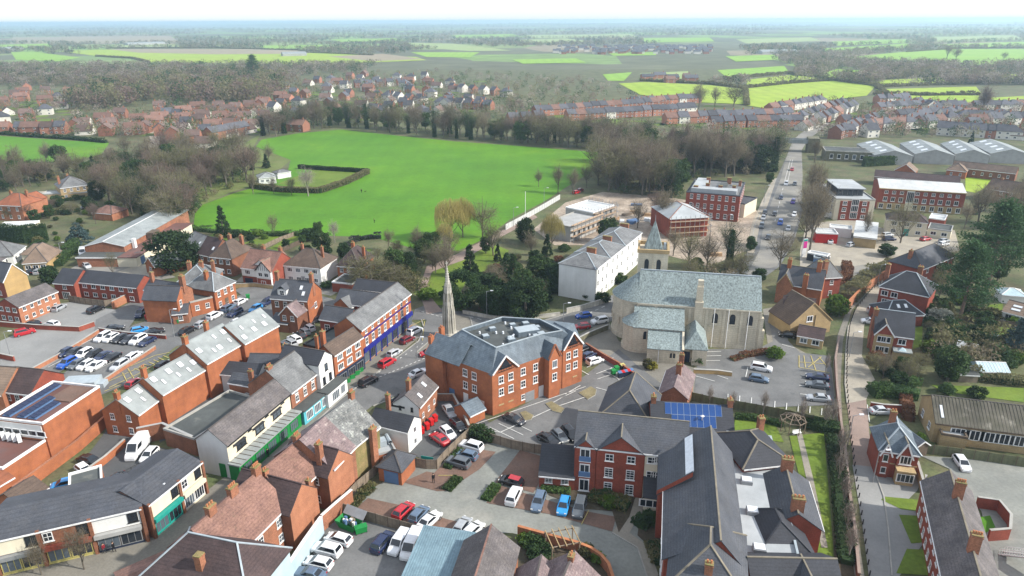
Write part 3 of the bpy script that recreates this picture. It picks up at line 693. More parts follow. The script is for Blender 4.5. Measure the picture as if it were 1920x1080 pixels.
CAR = {  # L, W, H, hull stations (x, top, width), cabin bottom x0,x1, top x0,x1, belt z
 'hatch': (4.1,1.78,1.48,[(-2.05,.72,.84),(-1.95,.95,.95),(-1.0,.98,1),(.8,.96,1),(1.55,.86,.97),(1.9,.70,.90),(2.05,.52,.80)],-1.98,1.10,-1.50,.30,.94),
 'suv': (4.5,1.88,1.68,[(-2.25,.80,.86),(-2.15,1.05,.96),(-1.0,1.08,1),(.9,1.06,1),(1.8,.98,.97),(2.12,.80,.90),(2.25,.58,.82)],-2.15,1.15,-1.85,.40,1.04),
 'estate': (4.6,1.82,1.47,[(-2.3,.70,.84),(-2.18,.93,.95),(-1.0,.96,1),(.8,.94,1),(1.75,.82,.97),(2.15,.66,.90),(2.3,.50,.80)],-2.2,1.05,-1.85,.25,.92),
 'saloon': (4.6,1.82,1.43,[(-2.3,.72,.82),(-2.15,.94,.94),(-1.3,.98,1),(.7,.94,1),(1.75,.82,.97),(2.15,.66,.90),(2.3,.50,.80)],-1.75,1.0,-1.05,.20,.93),
 'small_van': (4.4,1.82,1.83,[(-2.2,1.0,.93),(-2.15,1.15,.98),(-.5,1.15,1),(1.0,1.10,1),(1.7,.98,.97),(2.08,.80,.9),(2.2,.58,.82)],-2.18,1.25,-2.12,.55,1.12),
 'van': (5.3,1.98,2.05,[(-2.65,1.1,.95),(-2.6,1.2,.99),(-.5,1.2,1),(1.5,1.2,1),(2.15,1.08,.97),(2.5,.88,.92),(2.65,.6,.84)],-2.63,1.95,-2.58,1.0,1.18),
 'big_van': (6.0,2.05,2.6,[(-3.0,1.2,.96),(-2.95,1.4,.99),(-.5,1.4,1),(1.7,1.4,1),(2.4,1.2,.97),(2.85,.95,.92),(3.0,.62,.85)],-2.98,2.2,-2.93,1.2,1.38),
}
_w = MB();_n = 12
for y,r,mi in ((-.11,.33,0),(.11,.33,0)): pass
_w.v = [(.33*math.cos(2*math.pi*k/_n),y,.33*math.sin(2*math.pi*k/_n)) for y in (-.11,.11) for k in range(_n)]
for k in range(_n): _w.f.append((k,(k+1) % _n,_n+(k+1) % _n,_n+k));_w.m.append(0)
_w.f.append(tuple(reversed(range(_n))));_w.m.append(0);_w.f.append(tuple(range(_n,2*_n)));_w.m.append(0)
for sy in (-1,1):
    _i = len(_w.v);_w.v += [(.21*math.cos(2*math.pi*k/_n),sy*.118,.21*math.sin(2*math.pi*k/_n)) for k in range(_n)]
    _w.f.append(tuple(_i+k for k in (range(_n) if sy > 0 else reversed(range(_n)))));_w.m.append(1)
WHEEL = _w.mesh('wheel',['tyre','rim'])
def _lampm(m): b = MB();b.box(-.05,.05,-.17,.17,-.07,.07);return b.mesh('lamp',[m])
HEAD,TAIL = _lampm('lamp_clear'),_lampm('lamp_red')
CAR_PARTS = {}
def car_meshes(kind):
    if kind in CAR_PARTS: return CAR_PARTS[kind]
    L,W,H,st,bx0,bx1,tx0,tx1,belt = CAR[kind];w = W/2;b = MB();n = 8
    for x,zt,ys in st:
        ya = w*ys
        b.v += [(x,-ya*.9,.20),(x,-ya,.45),(x,-ya*.985,zt-.12),(x,-ya*.86,zt),(x,ya*.86,zt),(x,ya*.985,zt-.12),(x,ya,.45),(x,ya*.9,.20)]
    for i in range(len(st)-1):
        for k in range(n):
            j = (k+1) % n;b.f.append((i*n+k,i*n+j,(i+1)*n+j,(i+1)*n+k));b.m.append(0)
    b.f.append(tuple(range(n)));b.m.append(0);b.f.append(tuple(reversed(range((len(st)-1)*n,len(st)*n))));b.m.append(0)
    wb,wt_ = w*.90,w*(.70 if H < 1.75 else .84);zr = H-.05;i = len(b.v)
    lo = [(bx0,-wb,belt),(bx1,-wb,belt),(bx1,wb,belt),(bx0,wb,belt)];hi = [(tx0,-wt_,zr),(tx1,-wt_,zr),(tx1,wt_,zr),(tx0,wt_,zr)];cr = [((tx0*.92),-wt_*.7,H),(tx1*.85,-wt_*.7,H),(tx1*.85,wt_*.7,H),(tx0*.92,wt_*.7,H)]
    b.v += lo+hi+cr
    for k in range(4):
        j = (k+1) % 4;b.f.append((i+k,i+j,i+4+j,i+4+k));b.m.append(0);b.f.append((i+4+k,i+4+j,i+8+j,i+8+k));b.m.append(0)
    b.f.append((i+8,i+9,i+10,i+11));b.m.append(0)
    me = b.mesh('body',['car_paint_white']);me.polygons.foreach_set('use_smooth',[False]*len(me.polygons))
    def pane(c0,c1,c2,c3,u0,u1,v0,v1,name):
        c0,c1,c2,c3 = (Vector(c) for c in (c0,c1,c2,c3));nn = (c1-c0).cross(c3-c0).normalized()*.012
        q = MB();bl = lambda u,v: (c0.lerp(c1,u)).lerp(c3.lerp(c2,u),v)
        q.quad([bl(u0,v0)+nn,bl(u1,v0)+nn,bl(u1,v1)+nn,bl(u0,v1)+nn]);return q.mesh(name,['car_glass'])
    van = kind in ('van','big_van','small_van')
    parts = [('windscreen',pane(lo[1],lo[2],hi[2],hi[1],.06,.94,.06,.96,'windscreen'))]
    if not van: parts.append(('rear_window',pane(lo[3],lo[0],hi[0],hi[3],.08,.92,.12,.92,'rear_window')))
    s0 = .62 if van else .07
    parts.append(('side_window',pane(lo[0],lo[1],hi[1],hi[0],s0,.93,.1,.9 if not van else .72,'side_window')))
    parts.append(('side_window',pane(lo[2],lo[3],hi[3],hi[2],.07,1-s0,.1,.9 if not van else .72,'side_window')))
    wx = L*.30 if not van else L*.31
    CAR_PARTS[kind] = (me,parts,L,W,wx);return CAR_PARTS[kind]
def car(kind,col,tail,nose,label,group=None,roof=None,far=False,cat=None,pos=None,rz=None):
    me,parts,L,W,wx = car_meshes(kind)
    if pos is None:
        a,b = P(*tail,.5),P(*nose,.5);c = (a+b)/2;d = b-a;rz = math.atan2(d.y,d.x)
    else: c = pos
    van = 'van' in kind
    root = thing('van' if van else 'car',label,cat or ('van' if van else 'car'),(c.x,c.y,.06),rz,group)
    bo = link('body',me,root);bo.material_slots[0].link = 'OBJECT';bo.material_slots[0].material = MATS['car_paint_'+col]
    for n_,m_ in parts: link(n_,m_,root)
    for sx in (-1,1):
        for sy in (-1,1): link('wheel',WHEEL,root,(sx*wx,sy*(W/2-.12),.33))
    if roof:
        q = MB();t = CAR[kind];q.box(t[6],t[7],-W*.33,W*.33,t[2]-.04,t[2]+.012);build(q,'roof_panel','car_paint_'+roof,root)
    if not far:
        for sy in (-1,1): link('headlight',HEAD,root,(L/2-.10,sy*W*.33,.66));link('tail_light',TAIL,root,(-L/2+.07,sy*W*.36,.80))
    return root
# ------------------------------------------------------------------ terrain and ground surfaces
def terrain_z(x,y):
    d = math.hypot(x,y)
    if d < 4600: return 0.0
    t = min(1.0,(d-4600)/6000.0)
    return t*t*(26*math.sin(x*.00075+1.3)*math.cos(y*.0006) + 14*math.sin(x*.0019+y*.0011)) - t*3 + t*t*t*6*(1 if x < 0 else 0)
def far_z(p): return terrain_z(p.x,p.y)
mat('countryside',(.10,.15,.055),var=.2,world=True)
def _country():
    m = MATS['countryside'];nt = m.node_tree;b = nt.nodes['Principled BSDF']
    g = nd(nt,'ShaderNodeNewGeometry');mp = nd(nt,'ShaderNodeMapping');mp.inputs['Scale'].default_value = (.0042,.0030,0)
    nt.links.new(g.outputs['Position'],mp.inputs[0])
    v = nd(nt,'ShaderNodeTexVoronoi');v.inputs['Scale'].default_value = 1.0;nt.links.new(mp.outputs[0],v.inputs['Vector'])
    sp = nd(nt,'ShaderNodeSeparateColor');nt.links.new(v.outputs['Color'],sp.inputs[0])
    r = nd(nt,'ShaderNodeValToRGB');r.color_ramp.interpolation = 'CONSTANT';e = r.color_ramp.elements
    e[0].position = 0;e[0].color = (.095,.10,.055,1);e[1].position = .34;e[1].color = (.14,.21,.06,1)
    for p,c in ((.44,(.10,.105,.058,1)),(.55,(.17,.22,.075,1)),(.62,(.11,.115,.065,1)),(.74,(.22,.185,.12,1)),(.82,(.16,.25,.06,1)),(.92,(.10,.12,.05,1))):
        k = e.new(p);k.color = c
    nt.links.new(sp.outputs[0],r.inputs[0])
    n = nd(nt,'ShaderNodeTexNoise');n.inputs['Scale'].default_value = .02;n.inputs['Detail'].default_value = 6;nt.links.new(g.outputs['Position'],n.inputs['Vector'])
    mr = nd(nt,'ShaderNodeMapRange');mr.inputs['From Min'].default_value = .3;mr.inputs['From Max'].default_value = .7;mr.inputs['To Min'].default_value = .75;mr.inputs['To Max'].default_value = 1.25
    nt.links.new(n.outputs[0],mr.inputs[0]);s = nd(nt,'ShaderNodeVectorMath',operation='SCALE');nt.links.new(r.outputs[0],s.inputs[0]);nt.links.new(mr.outputs[0],s.inputs['Scale'])
    nt.links.new(s.outputs[0],b.inputs['Base Color'])
_country()
def make_ground():
    # rings of growing size so the sheet reaches the horizon; flat under the town
    ys = [-60,0,100,250,500,800,1100,1500] + [1500*1.16**k for k in range(1,18)]
    mb = MB();nx = 60
    for y in ys:
        hwid = max(400,y*1.15+300)
        for i in range(nx+1):
            x = -hwid+2*hwid*i/nx;mb.v.append((x,y,terrain_z(x,y)))
    for j in range(len(ys)-1):
        for i in range(nx):
            a = j*(nx+1)+i;mb.f.append((a,a+1,a+nx+2,a+nx+1));mb.m.append(0 if ys[j] < 1050 else 1)
    o = build(mb,'ground',['earth','countryside']);o['kind'] = 'structure'
    o.data.polygons.foreach_set('use_smooth',[True]*len(o.data.polygons))
make_ground()
# --- town surfaces (outlines surveyed on the ground)
S = sheet
S('street_paving',[(-60,1090),(0,1068),(103,1050),(192,1026),(278,1009),(386,922),(430,888),(545,795),(632,706),(682,684),(774,604),(800,620),(720,690),(640,770),(560,860),(430,990),(330,1120),(-60,1120)],'flagstones',.05)
S('road',[(520,870),(545,835),(640,745),(660,725),(690,715),(785,640),(800,600),(772,600),(778,580),(800,572),(840,582),(870,585),(1000,606),(1060,586),(1140,556),(1250,530),(1380,506),(1402,470),(1412,420),(1432,375),(1456,335),(1472,300),(1480,282),(1502,282),(1504,330),(1504,400),(1490,450),(1462,500),(1420,530),(1300,570),(1180,592),(1075,625),(1000,640),(905,690),(850,690),(818,720),(760,735),(700,760),(650,800),(560,880)],'asphalt',.09)
S('road',[(1424,470),(1432,420),(1448,375),(1464,335),(1473,300),(1481,276),(1492,258),(1525,232),(1560,212),(1580,212),(1545,240),(1515,262),(1503,282),(1505,330),(1500,400),(1484,450),(1456,500),(1400,516)],'road_worn',.12)
S('footpath',[(1400,474),(1410,420),(1428,378),(1450,335),(1456,335),(1442,378),(1424,425),(1414,476)],'sandy_road',.15)
S('monument_island',[(806,640),(852,590),(880,596),(890,640),(870,670),(800,672),(780,662)],'flagstones',.14)
S('car_park',[(60,735),(120,700),(185,650),(250,610),(330,585),(352,600),(430,560),(470,548),(560,555),(590,580),(520,600),(330,650),(240,720),(180,745)],'asphalt',.07)
S('car_park',[(0,640),(0,690),(90,700),(200,640),(230,612),(190,600),(60,615)],'asphalt_light',.10)
S('lane',[(180,600),(260,560),(275,568),(235,625),(90,712),(60,706),(175,635)],'asphalt',.12)
S('car_park',[(35,606),(110,570),(140,566),(200,578),(235,585),(180,612),(60,612)],'asphalt_light',.09)
S('road',[(440,545),(480,525),(620,560),(700,590),(690,602),(600,575),(520,556),(465,562)],'asphalt',.13)
S('yard',[(130,900),(190,820),(250,740),(300,745),(262,830),(380,860),(380,880),(280,940),(90,960)],'asphalt_dark',.06)
S('yard',[(280,770),(400,690),(470,720),(420,780),(300,830)],'asphalt_dark',.06)
S('yard',[(780,800),(815,750),(865,742),(925,800),(850,850),(790,860),(740,842)],'asphalt_dark',.07)
S('car_park',[(905,800),(1030,735),(1095,706),(1160,655),(1200,690),(1240,720),(1235,800),(1090,850),(1010,850),(880,810)],'asphalt',.08)
S('church_yard',[(1060,640),(1140,600),(1160,640),(1300,690),(1440,650),(1430,580),(1480,570),(1470,640),(1560,690),(1566,745),(1440,760),(1300,745),(1230,740),(1160,690),(1090,650)],'flagstones',.06)
S('car_park',[(1300,752),(1310,655),(1420,655),(1450,640),(1440,600),(1466,580),(1478,640),(1500,662),(1555,668),(1566,760),(1450,764)],'asphalt',.10)
S('car_park',[(640,962),(700,915),(790,865),(860,840),(905,830),(1010,840),(1040,880),(1180,960),(1215,1030),(1240,1110),(1140,1110),(1120,1060),(1040,1020),(960,1000),(800,1000)],'gravel_yard',.07)
S('yard',[(560,1100),(600,1000),(640,965),(660,968),(800,1005),(770,1100)],'asphalt',.09)
S('parking_bays',[(655,965),(690,935),(760,950),(840,975),(910,990),(890,1002),(800,998)],'brick_paving',.11)
S('parking_bays',[(755,905),(800,885),(848,893),(838,921),(820,922)],'brick_paving',.11)
S('parking_bays',[(812,890),(862,838),(930,848),(900,880),(870,900)],'brick_paving',.115)
S('parking_bays',[(928,905),(975,845),(1022,858),(1012,905),(1000,925)],'brick_paving',.12)
S('parking_bays',[(912,944),(940,912),(1030,940),(1100,960),(1155,970),(1148,998),(1030,965)],'brick_paving',.125)
S('footpath',[(1148,998),(1180,960),(1200,915),(1243,920),(1240,960),(1200,965),(1180,1000),(1215,1025),(1235,1080),(1215,1090),(1195,1030)],'pavement',.13)
S('lane',[(1735,470),(1655,520),(1610,570),(1590,612),(1586,650),(1584,720),(1588,757),(1624,750),(1640,712),(1630,692),(1616,668),(1620,612),(1632,582),(1660,552),(1750,492)],'sandy_road',.09)
S('lane',[(1588,757),(1592,790),(1596,830),(1600,872),(1636,876),(1632,840),(1628,790),(1624,750)],'pink_paving',.085)
S('lane',[(1598,872),(1606,920),(1616,980),(1630,1090),(1680,1090),(1745,1000),(1735,960),(1700,940),(1720,920),(1730,895),(1690,886),(1640,874)],'asphalt_light',.08)
S('footpath',[(1700,490),(1640,535),(1597,582),(1580,640),(1576,720),(1580,800),(1590,900),(1608,1000),(1622,1090),(1604,1090),(1590,1000),(1576,880),(1568,760),(1562,680),(1570,630),(1590,575),(1640,520)],'flagstones',.07)
S('yard',[(1725,855),(1920,868),(2000,875),(2000,1100),(1870,1100),(1840,960),(1780,880)],'gravel_yard',.10)
S('forecourt',[(1500,470),(1512,420),(1600,410),(1660,430),(1790,432),(1800,470),(1700,490),(1660,505),(1560,520),(1500,500)],'sandy_road',.06)
S('road',[(1550,512),(1600,500),(1680,488),(1780,462),(1800,468),(1690,505),(1610,525),(1545,530)],'road_worn',.16)
S('building_site',[(1000,430),(1060,380),(1130,360),(1250,370),(1420,395),(1400,470),(1330,500),(1180,460),(1040,460)],'rubble',.06)
S('park_path',[(800,590),(785,545),(800,500),(850,480),(900,455),(955,425),(1000,402),(1008,408),(930,450),(870,488),(810,510),(798,545),(830,585)],'pink_paving',.13)
S('drive',[(110,515),(160,490),(210,492),(260,505),(285,500),(330,520),(300,525),(250,520),(140,520)],'road_worn',.06)
S('drive',[(222,510),(262,494),(300,505),(285,520)],'sandy_road',.09)
S('drive',[(270,290),(282,262),(275,240),(300,235),(300,262),(296,290),(262,305)],'sandy_road',.09)
S('drive',[(60,360),(180,352),(200,362),(120,380),(60,385)],'sandy_road',.08)
S('drive',[(440,530),(470,505),(600,530),(640,545),(620,555),(500,528)],'road_worn',.06)
# --- grass
S('park_grass',[(362,432),(366,400),(380,384),(440,362),(500,345),(540,320),(545,300),(480,275),(490,262),(560,250),(640,243),(760,256),(850,265),(1000,276),(1130,286),(1105,325),(1060,352),(1020,378),(955,412),(915,445),(860,470),(790,470),(700,445),(560,440),(430,440),(390,436)],'grass_park',.05)
S('bowling_green',[(520,345),(590,318),(672,325),(600,358)],'grass_lawn',.10)
S('playing_field',[(-60,300),(-60,250),(0,255),(100,262),(205,268),(190,290),(120,305)],'grass_park',.05)
S('lawn',[(335,345),(490,250),(475,275),(545,300),(500,340),(430,362),(380,384)],'grass_rough',.03)
S('garden_lawn',[(436,463),(500,442),(525,444),(480,470),(455,472)],'grass_lawn',.08)
S('garden_lawn',[(505,466),(545,442),(580,442),(525,472)],'grass_lawn',.08)
S('garden_lawn',[(378,450),(400,438),(440,444),(420,455)],'grass_lawn',.08)
S('garden_lawn',[(635,485),(660,465),(700,468),(655,488)],'grass_lawn',.08)
S('lawn',[(800,575),(790,530),(830,495),(930,460),(955,470),(930,500),(880,520),(850,570)],'grass_lawn',.09)
S('garden_lawn',[(1378,786),(1450,790),(1470,830),(1375,818)],'grass_lawn',.09)
S('garden_lawn',[(1480,818),(1545,812),(1552,900),(1560,1000),(1565,1080),(1520,1080),(1500,900),(1485,840)],'grass_lawn',.09)
S('garden_path',[(1494,815),(1504,815),(1525,900),(1552,1028),(1540,1028),(1512,900)],'pavement',.13)
S('lawn',[(1652,938),(1658,932),(1722,938),(1722,960),(1690,956)],'grass_lawn',.115)
S('lawn',[(1685,966),(1722,968),(1734,1018),(1708,1020)],'grass_lawn',.115)
S('lawn',[(1700,1030),(1735,1032),(1745,1080),(1680,1076)],'grass_lawn',.115)
S('garden_lawn',[(1745,722),(1920,728),(1920,755),(1770,735)],'grass_lawn',.08)
S('garden_lawn',[(1715,615),(1730,612),(1728,650),(1712,655)],'grass_lawn',.08)
S('garden_lawn',[(1815,575),(1880,570),(1880,602),(1800,600)],'grass_lawn',.08)
S('garden_lawn',[(1830,618),(1900,610),(1905,640),(1840,640)],'grass_lawn',.08)
S('lawn',[(1535,398),(1540,340),(1560,335),(1552,398)],'grass_lawn',.08)
S('lawn',[(1810,330),(1850,325),(1880,335),(1830,362),(1810,358)],'field_lime',.08)
S('planting_bed',[(1010,905),(1075,905),(1180,938),(1200,905),(1180,970),(1160,1000),(1148,960),(1095,955),(1030,930)],'soil',.14)
S('planting_bed',[(1200,968),(1243,958),(1243,1080),(1232,1040),(1195,1005)],'soil',.14)
S('garden_soil',[(972,996),(1045,1014),(1110,1035),(1145,1080),(1100,1100),(960,1090)],'soil',.13)
S('garden_soil',[(1556,800),(1578,800),(1606,1080),(1566,1080)],'soil',.05)
S('pond',[(898,528),(916,516),(930,522),(920,545),(905,545)],'water',.10)
# kerbs
def kerb(pts,w=.25):
    wp = [P(*p) for p in pts];o = build(line_mb([p-wp[0] for p in wp],w,0,.2),'kerb','kerb_stone',None,wp[0]);o['kind'] = 'structure'
kerb([(542,838),(640,748),(690,712),(785,640),(795,615),(790,600)]);kerb([(806,640),(852,590),(882,596),(892,640),(870,670),(800,672),(780,662),(806,640)])
kerb([(700,762),(762,738),(815,722)]);kerb([(1140,560),(1060,590),(1000,608)]);kerb([(1406,470),(1416,420),(1436,375),(1456,335)])
kerb([(1148,1000),(1195,1028),(1216,1090)],.2);kerb([(1588,757),(1584,720),(1586,650),(1590,612)],.15);kerb([(1637,876),(1657,932),(1665,990),(1672,1080)],.2)
# painted lines
def paint(segs,w=.12,m='road_paint',z=.17,name='road_marking'):
    mb = MB()
    for a,b in segs: line_mb([P(*a),P(*b)],w,z-.01,z,mb)
    o = build(mb,name,m);o['kind'] = 'structure'
def dashes(a,b,n,fill=.5):
    a,b = Vector((*a,0)),Vector((*b,0));return [(tuple((a.lerp(b,i/n))[:2]),tuple((a.lerp(b,(i+fill)/n))[:2])) for i in range(n)]
paint(dashes((712,708),(808,668),12) + dashes((700,706),(800,640),10,.3) + dashes((790,585),(845,600),6) + dashes((880,595),(1000,622),8) + dashes((1080,600),(1140,572),5),.18)
paint([((858,808),(1098,726))] + [((x,y),(x+46,y+22)) for x,y in ((918,802),(935,795),(951,788))] + [((1035,757),(1062,742)),((1050,748),(1080,734)),((1060,740),(1088,724))],.14)
paint([((905,806),(938,812)),((938,812),(1040,765)),((1040,765),(1108,742)),((1118,728),(1140,734)),((1160,712),(1168,735)),((1140,700),(1160,712)),((1168,735),(1196,737)),((1100,690),(1150,672)),((1118,702),(1168,684)),((1104,704),(1090,696)),((1185,712),(1196,702)),((1160,716),(1190,716))],.16,z=.18)
paint([((1145,690),(1185,712)),((1158,700),(1120,712))],.12,z=.19)
paint([((1320,661),(1352,660)),((1318,669),(1352,668)),((1317,678),(1350,677)),((1303,706),(1340,716)),((1345,705),(1365,712)),((1402,690),(1398,708)),((1502,705),(1518,706)),((1498,724),(1516,725)),((1500,740),(1512,741)),((1466,647),(1490,654))] + [((1365+i*22,740+i*3.4),(1364+i*22,754+i*3.2)) for i in range(9)],.16,z=.19)
paint([((1498,668),(1498,690)),((1498,690),(1555,700)),((1507,668),(1510,690)),((1520,668),(1530,697)),((1498,680),(1552,684)),((1535,670),(1552,690)),((1515,690),(1540,670))],.16,'yellow_line',.20)
paint([((200,718),(262,690)),((205,728),(275,695)),((230,700),(240,720)),((240,692),(252,712)),((196,735),(228,722)),((245,688),(290,668)),((290,668),(318,662)),((262,700),(300,680))] + [((252+i*9,692-i*4),(262+i*9,696-i*4)) for i in range(7)],.18,'yellow_line',.19)
paint([((90,690),(120,675)),((170,700),(215,678)),((150,648),(185,632)),((268,640),(300,625))],.14,z=.19)
paint([((1090,985),(1104,958)),((822,893),(848,893))],.12,'yellow_line',.20)
paint([((1626,760),(1630,792))],.14,z=.16);paint([((1482,300),(1470,345)),((1486,300),(1476,345))] + dashes((1470,345),(1452,420),9),.2,z=.2)
paint([((650,760),(625,790)),((772,612),(796,600)),((796,604),(792,640))],.15,'yellow_line',.2)
for pl in ([(975,775),(985,772),(1000,780),(996,788),(985,790)],[(1023,758),(1034,754),(1058,768),(1052,776),(1036,772)],[(1085,738),(1108,726),(1118,732),(1116,742),(1102,750)]):
    S('paved_island',pl,'ochre_paving',.24);kerb(pl+pl[:1],.15)
_rl = random.Random(8);_lm = MB()
for x0,x1,y0,y1,n in ((280,480,210,255,40),(500,900,150,225,70),(1000,1450,195,240,50),(1480,1900,198,250,40),(0,130,170,235,20)):
    for _ in range(n):
        p = P(_rl.uniform(x0,x1),_rl.uniform(y0,y1));a,w,d = _rl.uniform(0,3),_rl.uniform(4,10),_rl.uniform(4,8);c,s_ = math.cos(a),math.sin(a)
        _lm.quad([(p.x+c*u-s_*v,p.y+s_*u+c*v,.12) for u,v in ((-w,-d),(w,-d),(w,d),(-w,d))])
o = build(_lm,'estate_lawns','grass_lawn');o['kind'] = 'structure'
# ------------------------------------------------------------------ town buildings, foreground to back
# shop parades on the pedestrian street
def parade(root,L,D,hw,hr,units,signs):
    for i,(a,b,panel,sign,front,st) in enumerate(units):
        x0,x1 = a*L,b*L;q = MB();q.box(x0+.1,x1-.1,-.12,-.02,3.35,5.5);build(q,'wall_panel',panel,root)
        q = MB();q.box(x0+.15,x1-.15,-.75,-.05,2.65,3.25);build(q,'fascia_sign',sign,root)
        q = MB();q.box(x0+.2,x1-.2,-.10,-.02,.0,.45);build(q,'stall_riser',front,root)
        n = 2;w = (x1-x0-.6)/n
        for k in range(n): window(root,x0+.3+w*(k+.5),-.14,.45,0,w*.96,2.15,st,k % 2 == 0)
        window(root,x1-1.0,-.14,3.9,0,1.3,1.5,'k');
        if i == 1: window(root,x0+1.0,-.14,3.9,0,1.2,1.5,'s')
        bx(root,'pier','brick_brown',x0-.22,x0+.22,-.35,.0,0,hw)
    bx(root,'pier','brick_brown',L-.22,L+.2,-.35,0,0,hw)
def ex_p1(root,L,D,hw,hr): parade(root,L,D,hw,hr,[(0,.3,'render_cream','grey_metal','yellow_paint','y'),(.3,.64,'brick_brown','brick_red','yellow_paint','y'),(.64,.985,'render_white','render_grey','navy','g')],None)
house('shop_parade','grey-roofed brick shop parade with red and grey shop signs behind two bare street trees',(-20,1014),(264,950),6.0,depth=9.5,pitch=17,wall='brick_brown',rm='slate',cat='shops',ex=ex_p1,ridge=False)
def ex_p2(root,L,D,hw,hr): parade(root,L,D,hw,hr,[(.01,.54,'render_cream','teal_paint','teal_paint','t'),(.54,.985,'render_cream','render_cream','render_cream','G')],None)
house('shop_parade','cream-panelled shop parade with a teal shopfront beside the white gable',(275,946),(376,865),6.0,depth=8.5,pitch=19,wall='brick_brown',rm='slate',cat='shops',ex=ex_p2,ridge=False)
# flat-roofed store with solar panels
def ex_store(root,L,D,hw,hr):
    for v0,n,u0,u1 in ((2.0,10,.07,.93),(4.8,7,.08,.60),(7.0,6,.08,.50)):
        w = (u1-u0)*L/n;mb = MB();mb.box(-w*.47,w*.47,-.6,.6,0,.05);me = mb.mesh('solar_panel',['solar_dark'])
        bx(root,'panel_frame','dusty_blue',u0*L,u1*L,D-v0-.7,D-v0+.9,hw-.3,hw-.12)
        for i in range(n):
            o = link('solar_panel',me,root,(u0*L+w*(i+.5),D-v0,hw+.14));o.rotation_euler = (R(10),0,0)
    bx(root,'roof_deck','brick_paving',L*.55,L*.95,1.2,5.6,hw-.34,hw-.15)
    bx(root,'fascia_panel','render_white',-.1,.0,.4,D-.4,hw-3.2,hw-.6)
    for i in range(6): window(root,-.12,D*(.08+.16*i),hw-2.7,FACE['L'],1.9,1.0,'p')
_fs = Frame((79,793),(186,723),7.5)
house('flat_roof_store','orange brick flat-roofed store with rows of solar panels at the left edge',(79,793),(186,723),7.5,depth=10,roof='flat',wall='brick_orange',rm='felt_maroon',cat='building',ex=ex_store)
q = Frame((4,877),(88,822),4.2)
house('store_annexe','low flat maroon-roofed annexe with white coping beside the solar store',(4,877),(88,822),4.2,depth=9,roof='flat',wall='brick_orange',rm='felt_maroon',cat='building')
wall_line('yard_wall','long orange brick yard wall running beside the solar store',[(30,935),(90,890),(150,845),(206,795)],2.2,'brick_orange',.35,'brick_old')
house('outbuilding','small orange brick outbuilding with brown roof behind the parade',(36,946),(88,912),3.4,rp=(48,900),pitch=30,wall='brick_orange',rm='tile_brown',wins='L1x1:1x1.2',ridge=False)
house('red_roof_shed','low shed with rusty red roof at the left frame edge',(-30,925),(24,893),3.0,depth=7,pitch=20,wall='brick_orange',rm='tile_red',cat='shed',ridge=False)
house('store_room','flat grey-roofed brick store with white verge behind the curved parade',(128,933),(192,915),3.4,depth=7,roof='flat',wall='brick_orange',rm='felt_flat')
house('brown_roof_house','brick house with dark brown roof behind the solar store',(2,731),(56,737),5.0,depth=8,pitch=36,wall='brick_red',rm='tile_purple',wins='F3x1^2.9',fascia=True)
house('tan_roof_house','orange house with reddish roof cut by the left frame edge below the car park',(-40,735),(3,738),5.0,depth=9,pitch=36,wall='brick_bright',rm='tile_tan',wins='F1x1^2.9')
wall_line('yard_wall','short orange brick wall dividing the van yard',[(166,893),(200,868),(236,836)],1.4,'brick_orange')
wall_line('retaining_wall','grey and brick retaining wall behind the white van',[(262,832),(310,822),(366,848)],3.2,'brick_brown',.4,'render_grey')
railing('railing','dark railings on the ramp below the white van',[(200,912),(240,890),(285,868),(312,858)],1.1)
# long warehouse in four steps
def ex_wh(lst):
    def f(root,L,D,hw,hr):
        rooflights(root,lst[::2],L,D,hw,hr,w=1.1,l=1.3);rooflights(root,lst[1::2],L,D,hw,hr,w=.6,l=1.2)
    return f
house('brick_warehouse','lowest gabled step of the long pale-roofed brick warehouse, two white windows in its gable',(257,776),(301,744),5.2,rp=(228,741),pitch=35,wall='brick_orange',rm='sheet_grey',wins='L2x2:.9x1.3',ch=[(.05,.5,3.9,.8,.8,2)],cat='warehouse',group='stepped warehouse ranges',ridge='sheet_grey',ex=ex_wh([(.2,.7),(.55,.35),(.7,.75)]))
house('brick_warehouse','second step of the pale-roofed brick warehouse with seven rooflights',(303,738),(386,689),6.6,rp=(275,704),pitch=35,wall='brick_orange',rm='sheet_grey',ch=[(.03,.5,4.6,.8,.8,2)],cat='warehouse',group='stepped warehouse ranges',ridge='sheet_grey',ex=ex_wh([(.1,.7),(.2,.4),(.42,.7),(.5,.35),(.68,.7),(.72,.3),(.9,.5)]))
house('brick_warehouse','third step of the pale-roofed brick warehouse, next to the highest one',(386,680),(455,641),8.0,rp=(352,640),pitch=35,wall='brick_orange',rm='sheet_grey',ch=[(.03,.5,4.8,.9,.9,2),(.8,.75,4.2,.8,.8,2)],cat='warehouse',group='stepped warehouse ranges',ridge='sheet_grey',ex=ex_wh([(.1,.5),(.35,.25),(.5,.25),(.6,.7),(.85,.7),(.8,.3)]))
house('brick_warehouse','highest step of the pale-roofed brick warehouse at the car park end',(457,643),(521,608),8.3,rp=(430,606),pitch=35,wall='brick_orange',rm='sheet_grey',cat='warehouse',group='stepped warehouse ranges',ridge='sheet_grey',ex=ex_wh([(.12,.2),(.25,.6),(.45,.3),(.6,.6),(.75,.3),(.9,.6)]))
